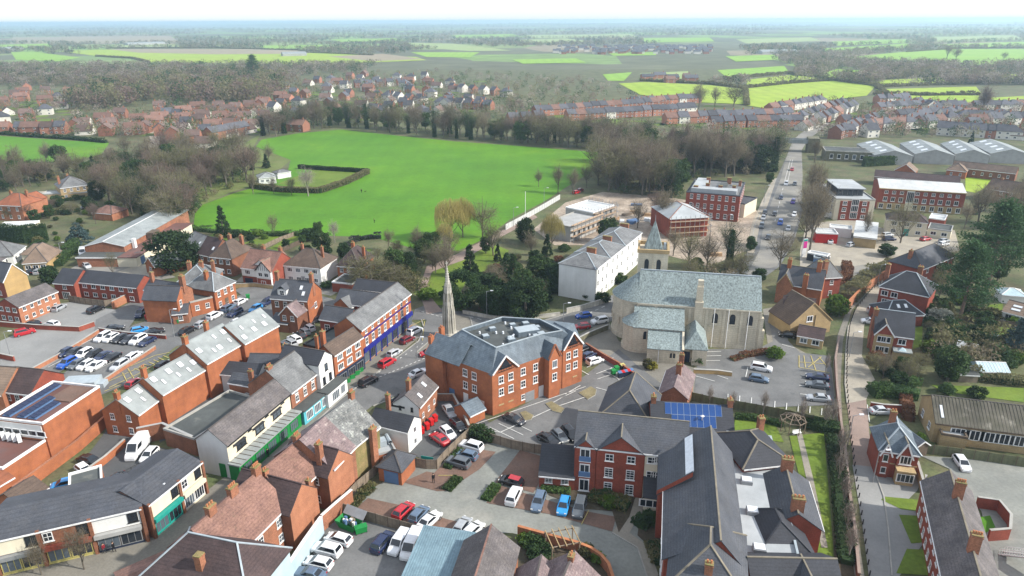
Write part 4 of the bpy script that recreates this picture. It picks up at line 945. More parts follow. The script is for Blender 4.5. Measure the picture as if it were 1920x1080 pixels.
# white shop with the green front
def ex_green(root,L,D,hw,hr):
    bx(root,'shopfront','green_paint',-.3,L-.2,-2.0,-.02,0,2.9)
    bx(root,'shopfront_roof','sheet_grey',-.5,L-.1,-2.3,.0,2.95,3.2)
    for i in range(5): window(root,L*(.1+.19*i),-2.02,.6,0,2.4,1.9,'e',True)
    for i in range(14): bx(root,'roof_batten','timber_dark',L*i/14,L*i/14+.08,-2.3,-.0,3.21,3.28)
    for x in (.16,.45,.74): bx(root,'window_hood','slate_dark',L*x-1.4,L*x+1.4,-.5,0,5.35,5.5)
    link('door',DOORS['green'],root,(-.05,1.5,0),FACE['L'],(1.2,1,2.6))
house('white_shop','white rendered shop with dark roof and a long green wooden shopfront',(424,833),(542,736),6.6,rp=(390,805),pitch=38,wall=['render_cream','render_white'],split={'L': 1},rm='slate_brownish',wins='F3x1:2.4x1.3:k@.05-.9^3.9 F3x1:1x.8:k@.2-1.0^5.6',cat='shop',fascia='black_paint',ex=ex_green)  # sunny front coloured cream, shaded left gable white: light put into the render
def ex_turq(root,L,D,hw,hr):
    bx(root,'shopfront','turquoise',0,L,-2.4,-.02,0,2.8)
    bx(root,'shopfront_roof','felt_flat',-.1,L+.1,-2.7,0,2.85,3.05)
    for i in range(3): window(root,L*(.2+.3*i),-2.42,.6,0,2.0,1.8,'G',True)
house('brick_shop','brick shop with grey slate roof and turquoise shopfront beside the green one',(544,735),(594,697),6.6,depth=9.5,pitch=38,wall='brick_old',rm='slate_grey',wins='F3x1:1x1.4@.05-.95^3.7 F3x1:.9x.9^5.4',ch=[(.1,.5,4.2,1.2,.7,3)],cat='shop',ex=ex_turq)
def ex_wt(root,L,D,hw,hr):
    bx(root,'shopfront','render_white',-1.2,L+1,-2.2,-.02,0,3.0)
    bx(root,'shopfront_roof','felt_flat',-1.3,L+1.1,-2.4,0,3.05,3.25)
    window(root,L*.3,-2.22,.6,0,2.6,2.0,'G',True);window(root,L*.85,-2.22,.6,0,1.6,2.0,'G',True)
house('white_tall_house','narrow white three-storey house with its gable to the street',(597,683),(622,664),8.6,depth=9,pitch=38,roof='gablev',wall='render_white',rm='slate_dark',wins='F1x1:1.0x1.5:k^6.2 F2x1:.9x1.6:k^3.6',cat='house',fascia=False,ex=ex_wt)
def ex_bins(root,L,D,hw,hr):
    bx(root,'shopfront','navy',.2,L-.2,-.3,-.02,0,2.9)
    for i in range(3): window(root,L*(.2+.3*i),-.32,.5,0,2.3,2.0,'g')
house('brown_roof_shop','red brick shop with brown tiled roof behind the green stall crates',(625,665),(679,630),7.6,rp=(601,651),pitch=38,wall='brick_orange',rm='tile_brown',wins='F3x1:1.8x1.3:c^5.6 F3x1:1.8x1.4:c^3.4',ch=[(.05,.6,4.6,.8,.8,1)],cat='shop',ex=ex_bins)
# blue-fronted Victorian terrace
def ex_blue(root,L,D,hw,hr):
    bx(root,'fascia_sign','royal_blue',.1,L-.1,-.45,-.02,2.9,3.9)
    bx(root,'string_course','royal_blue',.1,L-.1,-.14,-.02,6.2,6.5)
    n = 9
    for i in range(n):
        x = L*(i+.5)/n;window(root,x,-.1,.4,0,L/n*.86,2.4,'g',i % 2 == 0)
        bx(root,'pilaster','royal_blue',L*i/n-.15,L*i/n+.15,-.3,-.02,0,2.9)
house('blue_front_terrace','three-storey brick Victorian terrace with a long royal blue shopfront',(676,618),(769,549),8.6,rp=(646,597),pitch=36,wall='brick_orange',rm='slate_grey',wins='F8x1:1.1x1.9@.03-.97^4.1 F8x1:.9x1.0@.03-.97^6.9 R1x2:1.1x1.6',cat='shop',ex=ex_blue)
house('rear_wing','brick rear wing with slate roof and white window behind the brown-roofed shop',(599,596),(652,604),5.0,rp=(613,572),pitch=38,wall='brick_red',rm='slate',wins='F1x1:1.4x1.6^2.0@.1-.4')
house('rear_wing','large slate-roofed brick wing behind the blue-fronted terrace',(628,565),(700,574),5.6,rp=(643,541),pitch=36,wall='brick_red',rm='slate')
house('rear_wing','dark tiled rear wing furthest up behind the blue-fronted terrace',(662,540),(735,548),6.0,rp=(672,522),pitch=34,wall='brick_brown',rm='slate_dark')
house('rear_lean_to','small gabled rear annexe with rooflight against the blue-fronted terrace',(655,576),(688,560),5.2,depth=5,pitch=36,wall='brick_orange',rm='slate_grey',ridge=False)
house('flat_block','dark flat-roofed brick block beside the row of parked cars',(568,644),(600,652),3.2,depth=12,roof='flat',wall='brick_brown',rm='felt_flat',parapet='black_paint')
# backland between the warehouse and the white shop
house('workshop','dark corrugated-roofed workshop with white end wall against the warehouse',(399,698),(482,705),4.2,rp=(424,676),pitch=30,wall='render_white',rm='slate_dark',ridge=False)
house('workshop','brick workshop with dark slate roof just behind the white shop',(428,715),(500,727),4.6,rp=(424,695),pitch=30,wall='brick_bright',rm='slate',ch=[(.6,.1,3.0,.9,.6,2)],ridge=False)
house('slate_range','low slate-roofed range below the highest warehouse step',(462,688),(552,690),4.6,rp=(462,662),pitch=34,wall='brick_red',rm='slate',ch=[(.75,.5,4.0,.7,.7,1)])
house('dark_roof_house','dark slate house backing on to the narrow white house',(540,672),(592,680),6.4,rp=(556,652),pitch=36,wall='brick_orange',rm='slate_dark',ch=[(.9,.5,5.0,.6,.6,1)])
house('flat_extension','flat dark-roofed extension behind the white shop',(306,803),(364,822),3.6,depth=15,roof='flat',wall='brick_brown',rm='felt_flat',parapet='concrete')
house('flat_extension','small grey flat roof terrace with white railings behind the white shop',(392,778),(430,790),3.0,depth=9,roof='flat',wall='render_grey',rm='felt_flat',parapet='render_grey')
# brick terrace along the street, backs to the camera
TR = dict(wall='brick_old',rm='tile_pink',cat='house')
house('terrace_house','pink-tiled terrace house with three ridge chimneys, nearest one of the row',0,0,6.6,RG=((360,992),(482,885),4.6),hr=4.0,wins='F3x1^4.2 F3x1^1.6',ch=[(.27,.5,5.2,1.3,.8,3),(.6,.5,5.2,1.4,.8,4),(.99,.5,5.2,1.2,.8,4)],ridge='tile_pink',**TR)
house('rear_wing','gabled brick rear wing of the nearest terrace house with dark tiled slope',(544,963),(594,914),6.5,depth=10.5,roof='gablev',hr=2.8,wall=['brick_bright','brick_brown'],split={'L': 1},rm='tile_purple',wins='L1x2:1.3x1.3',ch=[(.5,.6,3.6,.8,.8,2),(.85,.06,1.9,.6,.6,1)],fascia=False,ridge='tile_purple',og=.02)  # sunlit gable in bright brick, shaded side wall in brown: light put into colours
house('terrace_house','pink-tiled terrace house in the middle of the row',0,0,6.4,RG=((490,882),(560,824),4.2),hr=3.6,ch=[(.95,.5,4.8,1.1,.7,3)],ridge='tile_pink',wins='F1x1^4',**TR)
house('rear_wing','second gabled rear wing with purple tiles above the wooden fence',(615,893),(660,852),6.5,depth=9.0,roof='gablev',hr=2.8,wall=['brick_bright','brick_brown'],split={'L': 1},rm='tile_purple',wins='L2x2:1.1x1.2',ch=[(.5,.6,3.7,1.2,.7,4)],fascia=False,ridge='tile_purple',og=.02)  # sun and shade on the two faces painted as two brick colours
house('terrace_house','lavender slate terrace house between pink and mottled roofs',0,0,7.0,RG=((562,823),(608,781),5.2),hr=4.1,wall='brick_old',rm='slate_lavender',ch=[(.02,.2,4.0,1.0,.8,3)],ridge=False)
house('terrace_house','mottled grey slate end house of the brick terrace with yellow mossy wall',0,0,7.0,RG=((609,780),(660,744),5.2),hr=4.1,wall='brick_mossy',rm='slate_mottled',ch=[(.98,.5,5.2,.9,.8,3),(.6,-.08,1.4,1.2,.7,2,0.0)],wins='R1x1^4.6',ridge=False)
house('hipped_house','house with dark purple hipped roof and pale blue wall at the bottom edge',0,0,6.6,RG=((353,998),(444,1017),4.4),hr=3.9,roof='hip',wall='render_blue',rm='tile_purple',ch=[(.5,.2,3.6,.9,.9,0)],ridge='lead')
house('street_annexe','low pink-roofed annexe beside the pedestrian street at the bottom edge',(236,1125),(335,1080),3.4,depth=6,pitch=20,wall='render_blue',rm='tile_pink',ridge=False)
wall_line('garden_wall','old brick wall with white coping below the second rear wing',[(662,946),(632,972),(606,996)],2.8,'brick_old',.35,'white_paint')
wall_line('blue_wall','pale blue painted yard wall behind the row of white cars',[(606,1000),(575,1045),(540,1100)],3.0,'render_blue',.4,'white_paint')
# pub group with white gable
house('white_pub','white pub with brown slate roof and brick side wall by the junction',(785,762),(819,722),4.6,rp=(763,736),pitch=38,wall=['brick_old','render_white'],split={'L': 1},rm='slate_brownish',wins='F3x1:.8x1.0^1.4 L2x1:.5x.9:k^3.2',ch=[(.25,.55,4.0,.9,.7,2)],cat='pub',ridge=False,ex=lambda r_,L,D,hw,hr: rooflights(r_,[(.3,.35),(.7,.6)],L,D,hw,hr))
house('white_pub_wing','dark-tiled white wing of the pub facing the bottle-bank yard',(693,791),(764,808),4.6,rp=(690,760),pitch=36,wall='render_white',rm='slate_dark',ch=[(.3,.6,4.6,.7,.6,1)],wins='R1x2:.8x1.1:d',cat='pub',ridge=False)
house('pub_bay','flat lead-roofed white corner bay of the pub',(727,757),(758,763),4.0,depth=4,roof='flat',wall='render_white',rm='felt_flat',parapet='black_paint',cat='pub')
house('pub_kitchen','flat-roofed brick pub kitchen with roof ducts beside the yellow-brick wall',(703,852),(742,842),3.0,depth=8,roof='flat',wall='brick_orange',rm='felt_grey',parapet='render_grey',wins='R2x1:1.0x1.4:x F1x1',cat='pub',ex=lambda r_,L,D,hw,hr: build((lambda b: (b.box(1,2.6,2,3.6,hw-.3,hw+.7),b.tube((3.2,2,hw+.2),(3.2,4.5,hw+.2),.35,.35,8),b)[2])(MB()),'roof_duct','lead',r_))
def ex_gar(root,L,D,hw,hr): link('door',DOORS['blue'],root,(L*.55,0,0),0,(2.6,1,2.3));
house('garage','small square brick garage with pyramid roof and blue doors',(709,874),(752,884),2.8,depth=4.6,roof='hip',pitch=38,wall='brick_orange',rm='slate',cat='garage',ex=ex_gar,fascia=False)
house('blue_roof_shed','shed with pale blue corrugated metal roof at the bottom edge',(738,1118),(846,1136),3.2,depth=12,roof='shed',hr=1.0,wall='brick_old',rm='sheet_blue',cat='shed',ridge=False,ex=lambda r_,L,D,hw,hr: [build((lambda b: (b.bar((L*i/22,-.3,hw+.0),(L*i/22,D,hw+hr+.03),.09,.06),b)[1])(MB()),'roof_rib','sheet_blue',r_) for i in range(1,22)])
house('slate_barn','dark slate barn with orange ridge and white end wall at the bottom edge',0,0,4.6,RG=((921,984),(888,1090),3.6),hr=3.0,fascia=False,wall=['brick_old','render_white'],split={'L': 1},rm='slate_brownish',cat='barn',ridge='tile_pink')
house('cottage','small brown-roofed cottage gable next to the pergola garden',0,0,3.6,RG=((1015,1041),(1002,1100),3.0),hr=2.6,fascia=False,wall='brick_old',rm='slate_lavender')
house('cottage','cottage with a stone chimney and pink-grey roof at the bottom edge',0,0,3.8,RG=((1077,1033),(1052,1090),3.6),hr=3.0,fascia=False,wall='brick_old',rm='slate_lavender',ch=[(.25,.5,3.6,.9,.7,2)])
wall_line('curved_wall','curved red brick wall around the pergola garden',[(971,1004),(1000,1012),(1043,1024),(1080,1034),(1107,1045),(1126,1058),(1140,1075),(1148,1100)],1.7,'brick_bright',.35,'terracotta')
# ------------------------------------------------------------------ central orange brick apartment block
def central_block():
    ze,zr = 8.8,12.4
    F_ = P(922,702,ze);L0 = P(837,671,ze);R0 = P(1092,643,ze)
    c = Vector((F_.x,F_.y,0))
    root = thing('orange_apartments','large orange brick three-storey block with slate roof around a flat deck','building',c)
    root['dim'] = (1,)
    rel = lambda p,z=None: Vector((p.x-c.x,p.y-c.y,p.z if z is None else z))
    ridge = [rel(P(*q,zr)) for q in ((866,618),(930,652),(1013,627),(1054,620),(1012,599),(941,595))]
    # eaves: front two sides surveyed, back sides set out from the ridge
    cen = sum(ridge,Vector())/6
    def outw(p,d): v = p-cen;v.z = 0;return p+v.normalized()*d
    back = [outw(ridge[4],5.0),outw(ridge[5],5.0)]
    eave = [rel(L0),rel(F_),rel(R0),rel(P(1076,606,ze)),Vector((back[0].x,back[0].y,ze)),Vector((back[1].x,back[1].y,ze))]
    eL = outw(ridge[0],5.5);eave.append(Vector((eL.x,eL.y,ze)))
    mb = MB();n = len(eave)
    for i in range(n):
        a,b = eave[i],eave[(i+1) % n];mb.quad([(a.x,a.y,0),(b.x,b.y,0),(b.x,b.y,ze),(a.x,a.y,ze)])
    build(mb,'wall','brick_orange',root)
    rb = MB();r0,r1,r2,r3,r4,r5 = ridge;E = eave
    rb.quad([E[0],E[1],r1,r0]);rb.quad([E[1],E[2],r3,r2,r1]);rb.quad([E[2],E[3],r3]);rb.quad([E[3],E[4],r4,r3]);rb.quad([E[4],E[5],r5,r4]);rb.quad([E[5],E[6],r0,r5]);rb.quad([E[6],E[0],r0])
    # inner faces down to the flat deck
    zd = zr-.9;inn = [Vector((p.x,p.y,zd)) for p in ridge]
    for i in range(6): a,b = ridge[i],ridge[(i+1) % 6];rb.quad([b,a,inn[i],inn[(i+1) % 6]])
    rf = build(rb,'roof','slate_blue',root)
    q = MB()
    for i in range(6): q.bar(ridge[i]+Vector((0,0,.05)),ridge[(i+1) % 6]+Vector((0,0,.05)),.22,.16)
    build(q,'ridge_tiles','lead',rf)
    q = MB();q.quad(inn);build(q,'roof_deck','felt_flat',root)
    rnd = random.Random(4)
    mid = sum(inn,Vector())/6
    for t,s,w,d,h in ((.2,.5,1.6,1.2,.6),(.45,.62,1.6,1.2,.6),(.05,.7,1.4,1.4,.5),(.62,.66,1.5,1.2,.6),(.8,.6,1.3,1.1,.6),(.93,.65,1.4,1.1,.6),(.35,.72,1.2,1.0,.5),(.55,.25,4.6,3.0,1.0),(.72,.8,1.4,1.2,.6),(.15,.3,1.1,.9,.4)):
        a = inn[int(t*6) % 6].lerp(inn[(int(t*6)+1) % 6],t*6 % 1);p = mid.lerp(a,s)
        b = MB();b.box(-w/2,w/2,-d/2,d/2,0,h);b.box(-w/2+.12,w/2-.12,-d/2+.12,d/2-.12,h,h+.06,1)
        build(b,'roof_unit',['slate_blue','lead'],root,p,.35)
    for i in range(14):
        p = mid.lerp(inn[rnd.randrange(6)],rnd.uniform(.1,.8));b = MB();b.cone((0,0),.22,.18,0,.5,8);build(b,'roof_vent','skylight',root,p)
    # facades
    def facade(a,b,items):
        d = b-a;L = d.length;ang = math.atan2(d.y,d.x);dn = d.normalized()
        for kind,t,z,w,h,st in items:
            p = a+dn*(t*L)
            if kind != 'd' and a == E[1] and (t < .27 or t > .765): p = p+Vector((dn.y,-dn.x,0))*.13
            if kind == 'w': window(root,p.x,p.y,z,ang,w,h,st)
            elif kind == 'd': link('door',DOORS[st],root,(p.x,p.y,z),ang,(w,1,h))
            elif kind == 'v': q = MB();q.box(-w/2,w/2,-.05,0,0,h);build(q,'wall_vent','stone_buff',root,(p.x,p.y,z),ang)
        return L,ang
    W = lambda t,z,w=1.15,h=1.6: ('w',t,z,w,h,'s')
    LL,la = facade(E[0],E[1],[W(.42,3.6),W(.42,6.3),W(.62,3.6),W(.62,6.3),('d',.42,0,1.2,2.6,'white'),('d',.10,0,1.4,2.4,'blue'),('v',.58,1.3,1.0,.3,''),('d',.78,0,1.1,2.4,'white')])
    RR,ra = facade(E[1],E[2],[W(.09,3.7),W(.09,6.3),W(.19,3.7),W(.19,6.3),('v',.09,1.6,1.2,.3,''),('v',.19,1.6,1.2,.3,''),W(.325,3.6),W(.325,6.3),W(.325,.9,.9,1.2),W(.46,3.6),W(.46,6.3),('d',.40,0,2.2,2.2,'grey'),('d',.525,0,1.2,2.5,'white'),
                              ('v',.635,1.7,1.2,.3,''),W(.715,3.7,.8,1.3),W(.715,6.6,.8,1.3),W(.83,3.7),W(.83,6.3),W(.915,3.7),W(.915,6.3),('d',.825,0,1.2,2.4,'white'),('v',.915,1.7,1.2,.3,'')])
    # cross gables on the right facade
    dR = (E[2]-E[1]).normalized();nR = Vector((dR.y,-dR.x,0))  # outward
    def gable(t0,t1,out,apex,glazed,back):
        a = E[1]+dR*(RR*t0)+nR*out;b = E[1]+dR*(RR*t1)+nR*out;m = (a+b)/2;zt = ze+apex
        bk = -nR*back
        w_ = MB();a0,b0 = a.copy(),b.copy()
        w_.quad([(a.x,a.y,0),(b.x,b.y,0),(b.x,b.y,ze),(m.x,m.y,zt),(a.x,a.y,ze)])
        for p,s in ((a,-1),(b,1)):
            e = p-nR*(out+.05);pts = [(e.x,e.y,0),(p.x,p.y,0),(p.x,p.y,ze),(e.x,e.y,ze)]
            w_.quad(pts if s < 0 else pts[::-1])
        build(w_,'gable_bay','brick_orange',root)
        r_ = MB();ap = Vector((m.x,m.y,zt+.06));apb = ap+bk;o2 = nR*.25
        for p,sgn in ((a,-1),(b,1)):
            e = p+dR*(sgn*.25);e = Vector((e.x,e.y,ze-.15));eb = e+bk
            pts = [e+o2,ap+o2,apb,eb] if sgn > 0 else [ap+o2,e+o2,eb,apb]
            r_.slab([tuple(k) for k in (pts if True else pts)],.12)
        build(r_,'gable_roof','slate_blue',root)
        ang = ra
        if glazed:
            g = MB();g.quad([tuple(a*.75+b*.25+nR*.03+Vector((0,0,.35))),tuple(a*.25+b*.75+nR*.03+Vector((0,0,.35))),(m+nR*.03).to_tuple()[:2]+(zt-.55,)])
            build(g,'gable_window','glass',root)
            f = MB()
            for p in (a,b): f.bar(Vector((p.x,p.y,ze-.05))+o2*1.1,ap+o2*1.1,.14,.3)
            build(f,'bargeboard','white_paint',root)
            k = MB();k.bar(a*.8+b*.2+nR*.35+Vector((0,0,1.0)),a*.2+b*.8+nR*.35+Vector((0,0,1.0)),.08)
            k.bar(a*.8+b*.2+nR*.35+Vector((0,0,.2)),a*.2+b*.8+nR*.35+Vector((0,0,.2)),.08)
            for s in range(7): u = .2+.1*s;p = a*(1-u)+b*u+nR*.35;k.bar(p+Vector((0,0,.2)),p+Vector((0,0,1.0)),.05)
            build(k,'balcony_rail','black_paint',root)
        else:
            window(root,*(m.x,m.y),3.7,ang,1.2,1.7,'s');window(root,*(m.x,m.y),6.5,ang,1.2,1.7,'d',True)
            cp = MB()
            for p in (a,b): cp.bar(Vector((p.x,p.y,ze)),Vector((m.x,m.y,zt+.15)),.35,.3)
            build(cp,'coping','brick_orange',root)
    gable(.0,.27,.12,3.0,True,6.0);gable(.555,.68,1.6,2.6,False,5.5);gable(.765,1.0,.12,3.2,True,6.0)
    # left tower with a chimneyed gable
    dL = (E[0]-E[1]).normalized();a = E[0]+dL*.2;nL = Vector((dL.y,-dL.x,0));nL = -nL if nL.y > 0 else nL
    tw = [a+nL*1.0,a+nL*1.0+dL*4.6,a-nL*6.0+dL*4.6,a-nL*6.0]
    b = MB();m_ = (tw[1]+tw[2])/2
    for i in range(4):
        p,q = tw[i],tw[(i+1) % 4]
        if i == 1: b.quad([(p.x,p.y,0),(q.x,q.y,0),(q.x,q.y,ze+.3),(m_.x,m_.y,ze+3.4),(p.x,p.y,ze+.3)])
        else: b.quad([(p.x,p.y,0),(q.x,q.y,0),(q.x,q.y,ze),(p.x,p.y,ze)])
    build(b,'corner_bay','brick_orange',root)
    rr = MB();ap = Vector((m_.x,m_.y,ze+3.2));bk = -dL*9.0
    rr.slab([tuple(k) for k in ((tw[1]+nL*.2),ap,ap+bk,tw[0]+nL*.2+bk*.5)],.12);rr.slab([tuple(k) for k in (ap,tw[2]-nL*.2,tw[3]-nL*.2+bk*.5,ap+bk)],.12)
    build(rr,'corner_roof','slate_blue',root)
    for s in (.28,.72):
        p = tw[1].lerp(tw[2],s);g = MB();g.box(-.4,.4,-.5,.5,0,1.6 if s < .5 else 2.4);cc = build(g,'chimney','brick_orange',root,(p.x,p.y,ze+1.4),la)
        for k in (-.22,.22): link('chimney_pot',POT,cc,(k,0,1.6 if s < .5 else 2.4))
    return root
central_block()
house('meter_shed','little slate-roofed brick shed against the orange block',(880,778),(909,764),2.4,depth=4.4,pitch=32,wall='brick_orange',rm='slate_blue',cat='shed',ridge=False)
wall_line('yard_wall','brick wall stepping down beside the orange block yard',[(820,752),(850,752),(870,790),(880,812)],1.6,'brick_old')
wall_line('curved_boundary_wall','curved orange brick wall between the church yard and parking bays',[(1098,652),(1130,672),(1165,692),(1188,708),(1200,722),(1206,742),(1206,760)],1.2,'brick_red',.3,'brick_old')

# ------------------------------------------------------------------ monument
def monument():
    b = P(843,632);h = up(843,632,490)
    root = thing('stone_monument','tall slender gothic stone cross monument on steps at the junction','monument',(b.x,b.y,0),.4)
    mb = MB()
    for i in range(4): mb.cone((0,0),3.6-.6*i,3.6-.6*i,i*.35,(i+1)*.35,8,a0=.39,a1=.39+2*math.pi)
    build(mb,'steps','stone_grey',root)
    s = h/20.0
    st = MB();st.cone((0,0),1.35,1.2,1.4,6.0*s,8);st.cone((0,0),1.15,1.0,6.0*s,9.5*s,8);st.cone((0,0),.95,.75,9.5*s,12.5*s,8)
    build(st,'shaft','stone_grey',root)
    bt = MB()
    for z0,z1,r0,r1,w in ((1.4,7.0*s,1.42,1.3,.28),(6*s,10.6*s,1.2,1.02,.24),(9.5*s,13.4*s,.95,.72,.2)):
        for k in range(8):
            a = math.pi/8+k*math.pi/4;p0 = Vector((math.cos(a)*r0,math.sin(a)*r0,z0));p1 = Vector((math.cos(a)*r1,math.sin(a)*r1,z1));bt.bar(p0,p1,w);
            bt.tube(p1,p1+Vector((0,0,1.3*s)),w*.6,.02,4)
    build(bt,'buttresses','stone_grey',root)
    nm = MB()
    for z0,z1,r in ((2.2,5.2*s,1.26),(6.3*s,8.9*s,1.06),(9.8*s,12.0*s,.84)):
        for k in range(8):
            a = k*math.pi/4+math.pi/8;d = Vector((math.cos(a),math.sin(a),0));t = Vector((-d.y,d.x,0));c = d*(r*.985)
            for sg in (-.16,.16): nm.bar(c+t*sg+Vector((0,0,z0)),c+t*sg+Vector((0,0,z1)),.14,.1)
    build(nm,'niches','stone_dark',root)  # dark raised bars: the shade inside niches put into the stone colour
    sp = MB();sp.cone((0,0),.72,.06,12.5*s,19.2*s,8)
    for k in range(9): z = 13*s+k*.62*s;r = .72-.66*(z-12.5*s)/(6.7*s);sp.cone((0,0),r+.1,r+.07,z,z+.18,8)
    build(sp,'spire','stone_grey',root)
    cr = MB();cr.box(-.08,.08,-.08,.08,19.1*s,20*s);cr.box(-.3,.3,-.07,.07,19.45*s,19.62*s);build(cr,'cross','stone_grey',root)
monument()

# ------------------------------------------------------------------ stone church
def church():
    ze = 9.8;fr = Frame((1197,566),(1428,582),ze);L,D,zr = fr.L,12.0,15.6
    root = thing('stone_church','large pale stone church with blue-green copper roof and square tower','church',(fr.o.x,fr.o.y,0),fr.rz)
    st = 'stone_church';mb = MB();wall_box(mb,0,L,0,D,0,ze-.1,zr-.15,'u');build(mb,'nave_wall',st,root)
    rb = MB();gable_roof(rb,0,L,0,D,ze,zr,.25,.15,.1);rf = build(rb,'nave_roof','copper_roof',root)
    q = MB();q.bar((0,D/2,zr+.05),(L,D/2,zr+.05),.3,.2);build(q,'ridge_tiles','lead',rf)
    q = MB();q.box(-.1,L+.1,-.32,-.02,ze-.55,ze-.2);build(q,'cornice',st,root)
    q = MB();q.box(-.1,L+.1,-.16,-.02,5.2,5.5);q.box(-.1,L+.1,-.25,-.02,0,1.0);build(q,'string_course',st,root)
    for i,t in enumerate((.08,.22,.36,.5,.64,.78,.92)):
        window(root,L*t,0,5.9,0,1.25,2.5,'a')
    for t in (0.0,.15,.29,.43,.57,.71,.85,1.0): q = MB();q.box(L*t-.3,L*t+.3,-.22,-.02,0,ze-.6);build(q,'pilaster',st,root)
    for t in (.63,.745,.905): q = MB();q.tube((L*t,-.3,0),(L*t,-.3,ze-.3),.09,.09,6);build(q,'downpipe','white_paint',root)
    # chimney stack rising from the eaves
    q = MB();q.box(L*.5-.9,L*.5+.9,-.35,.9,0,ze+1.0);q.box(L*.5-.7,L*.5+.7,.0,1.3,ze+1.0,zr-1.2);q.box(L*.5-.6,L*.5+.6,.2,1.2,zr-1.2,zr+.2);build(q,'stack',st,root)
    # apse at the left end
    r = D/2;a = MB();a.cone((0,r),r,r,0,ze-.1,14,0,math.pi/2,1.5*math.pi);build(a,'apse_wall',st,root)
    a = MB();a.cone((0,r),r+.3,.05,ze-.05,zr-.4,14,0,math.pi/2,1.5*math.pi);build(a,'apse_roof','copper_roof',root)
    a = MB();a.cone((0,r),r+.18,r+.18,ze-.5,ze-.15,14,0,math.pi/2,1.5*math.pi);a.cone((0,r),r+.14,r+.14,5.2,5.5,14,0,math.pi/2,1.5*math.pi);a.cone((0,r),r+.25,r+.25,0,1.0,14,0,math.pi/2,1.5*math.pi);build(a,'apse_cornice',st,root)
    for k in range(6):
        an = math.pi*.55+k*math.pi*.9/5*1.0;p = (r*math.cos(an),r+r*math.sin(an));window(root,p[0]*.985,r+(p[1]-r)*.985,5.9,an+math.pi/2,1.1,2.4,'a')
    for k in range(9):
        an = math.pi*.5+k*math.pi/8;q = MB();q.box(-.18,.18,-.2,.05,3.2,5.1);build(q,'pilaster',st,root,((r)*math.cos(an),r+r*math.sin(an),0),an+math.pi/2)
    # side chapel with its own apse
    c0 = fr.loc(1187,611,6.4);c1 = fr.loc(1282,620,6.4);x0,x1,y0 = c0[0],c1[0],min(c0[1],c1[1]);zc = 8.9
    y0 = -6.2
    b = MB();b.box(x0,x1,y0,-.05,0,6.3);build(b,'chapel_wall',st,root)
    b = MB();b.slab([(x0,y0-.3,6.3),(x1+.2,y0-.3,6.3),(x1+.2,-.02,zc),(x0,-.02,zc)],.15);build(b,'chapel_roof','copper_roof',root)
    x0 += 1.2;rc = 3.5;b = MB();b.cone((x0,y0+rc),rc,rc,0,6.25,10,0,math.pi*.72,1.5*math.pi);build(b,'chapel_apse',st,root)
    b = MB();b.cone((x0,y0+rc),rc+.3,.1,6.27,zc-.1,10,0,math.pi*.72,1.5*math.pi);build(b,'chapel_apse_roof','copper_roof',root)
    for t in (.16,.24): window(root,x0+(x1-x0)*t,y0,3.4,0,.8,2.0,'a')
    q = MB();q.cone((x0,y0+rc),rc+.25,rc+.25,0,.9,10,0,math.pi*.72,1.5*math.pi);q.box(x0,x1,y0-.25,y0-.02,0,.9);build(q,'plinth',st,root)
    # sacristy and porch
    s0 = fr.loc(1214,654,3.6);s1 = fr.loc(1279,657,3.6);sx0,sx1 = s0[0],s1[0];sy = y0-4.4
    b = MB();b.box(sx0,sx1,sy,y0-.05,0,3.55);build(b,'sacristy_wall',st,root)
    b = MB();b.slab([(sx0-.1,sy-.3,3.5),(sx1+.1,sy-.3,3.5),(sx1+.1,y0-.02,5.9),(sx0-.1,y0-.02,5.9)],.15);build(b,'sacristy_roof','copper_roof',root)
    q = MB();q.bar((sx1+.2,sy-.3,3.7),(sx1+.2,y0,6.1),.45,.3);build(q,'coping',st,root)
    for t in (.7,.78): window(root,sx0+(sx1-sx0)*t,sy,1.5,0,.6,1.2,'a')
    for t in (.33,): q = MB();q.tube((sx0+(sx1-sx0)*t,sy-.1,0),(sx0+(sx1-sx0)*t,sy-.1,3.4),.08,.08,6);build(q,'downpipe','white_paint',root)
    px0,px1 = sx1+.6,sx1+5.2;b = MB();b.box(px0+1.6,px1,sy+.2,-.1,0,3.9);b.box(px0-.6,px0+1.6,sy+1.8,-.1,0,3.4);build(b,'porch_wall',st,root)
    b = MB();hip_roof(b,px0-.2,px1,sy+.4,-.1,3.9,7.4,.25);build(b,'porch_roof','copper_roof',root)
    link('door',DOORS['dark'],root,(px0+.5,sy+1.8,0),0,(1.5,1,2.5))
    window(root,px0+1.6,sy+1.0,2.0,FACE['L'],.4,.9,'a')
    # right end gable and small buttress
    q = MB();q.box(L-.05,L+1.2,-.4,.9,0,5.0);q.box(L-.05,L+.7,-.35,.8,5.0,8.0);build(q,'buttress',st,root)
    # tower
    tw = 7.2;tx = fr.loc(1226,470,19.5)[0];ty = D+3.0;zt = 17.7;x0,x1 = tx-tw/2,tx+tw/2
    b = MB();b.box(x0,x1,ty,ty+tw,0,zt-.9);build(b,'tower_wall',st,root)
    b = MB()
    for (a0,a1,b0,b1) in ((x0-.25,x1+.25,ty-.25,ty+.3),(x0-.25,x1+.25,ty+tw-.3,ty+tw+.25),(x0-.25,x0+.3,ty+.3,ty+tw-.3),(x1-.3,x1+.25,ty+.3,ty+tw-.3)): b.box(a0,a1,b0,b1,zt-.9,zt)
    build(b,'tower_parapet','stone_buff',root)
    for x in (x0+tw*.3,x0+tw*.7): window(root,x,ty,12.4,0,1.1,2.9,'a')
    for y in (.3,.7): window(root,x1,ty+tw*y,12.4,FACE['R'],1.1,2.9,'a')
    q = MB();q.box(x0-.1,x1+.1,ty-.12,ty-.01,11.2,11.5);q.tube((tx,ty-.1,9),(tx,ty-.1,zt-.9),.07,.07,6);build(q,'string_course',st,root)
    b = MB();cx,cy,w = tx,ty+tw/2,tw*.30
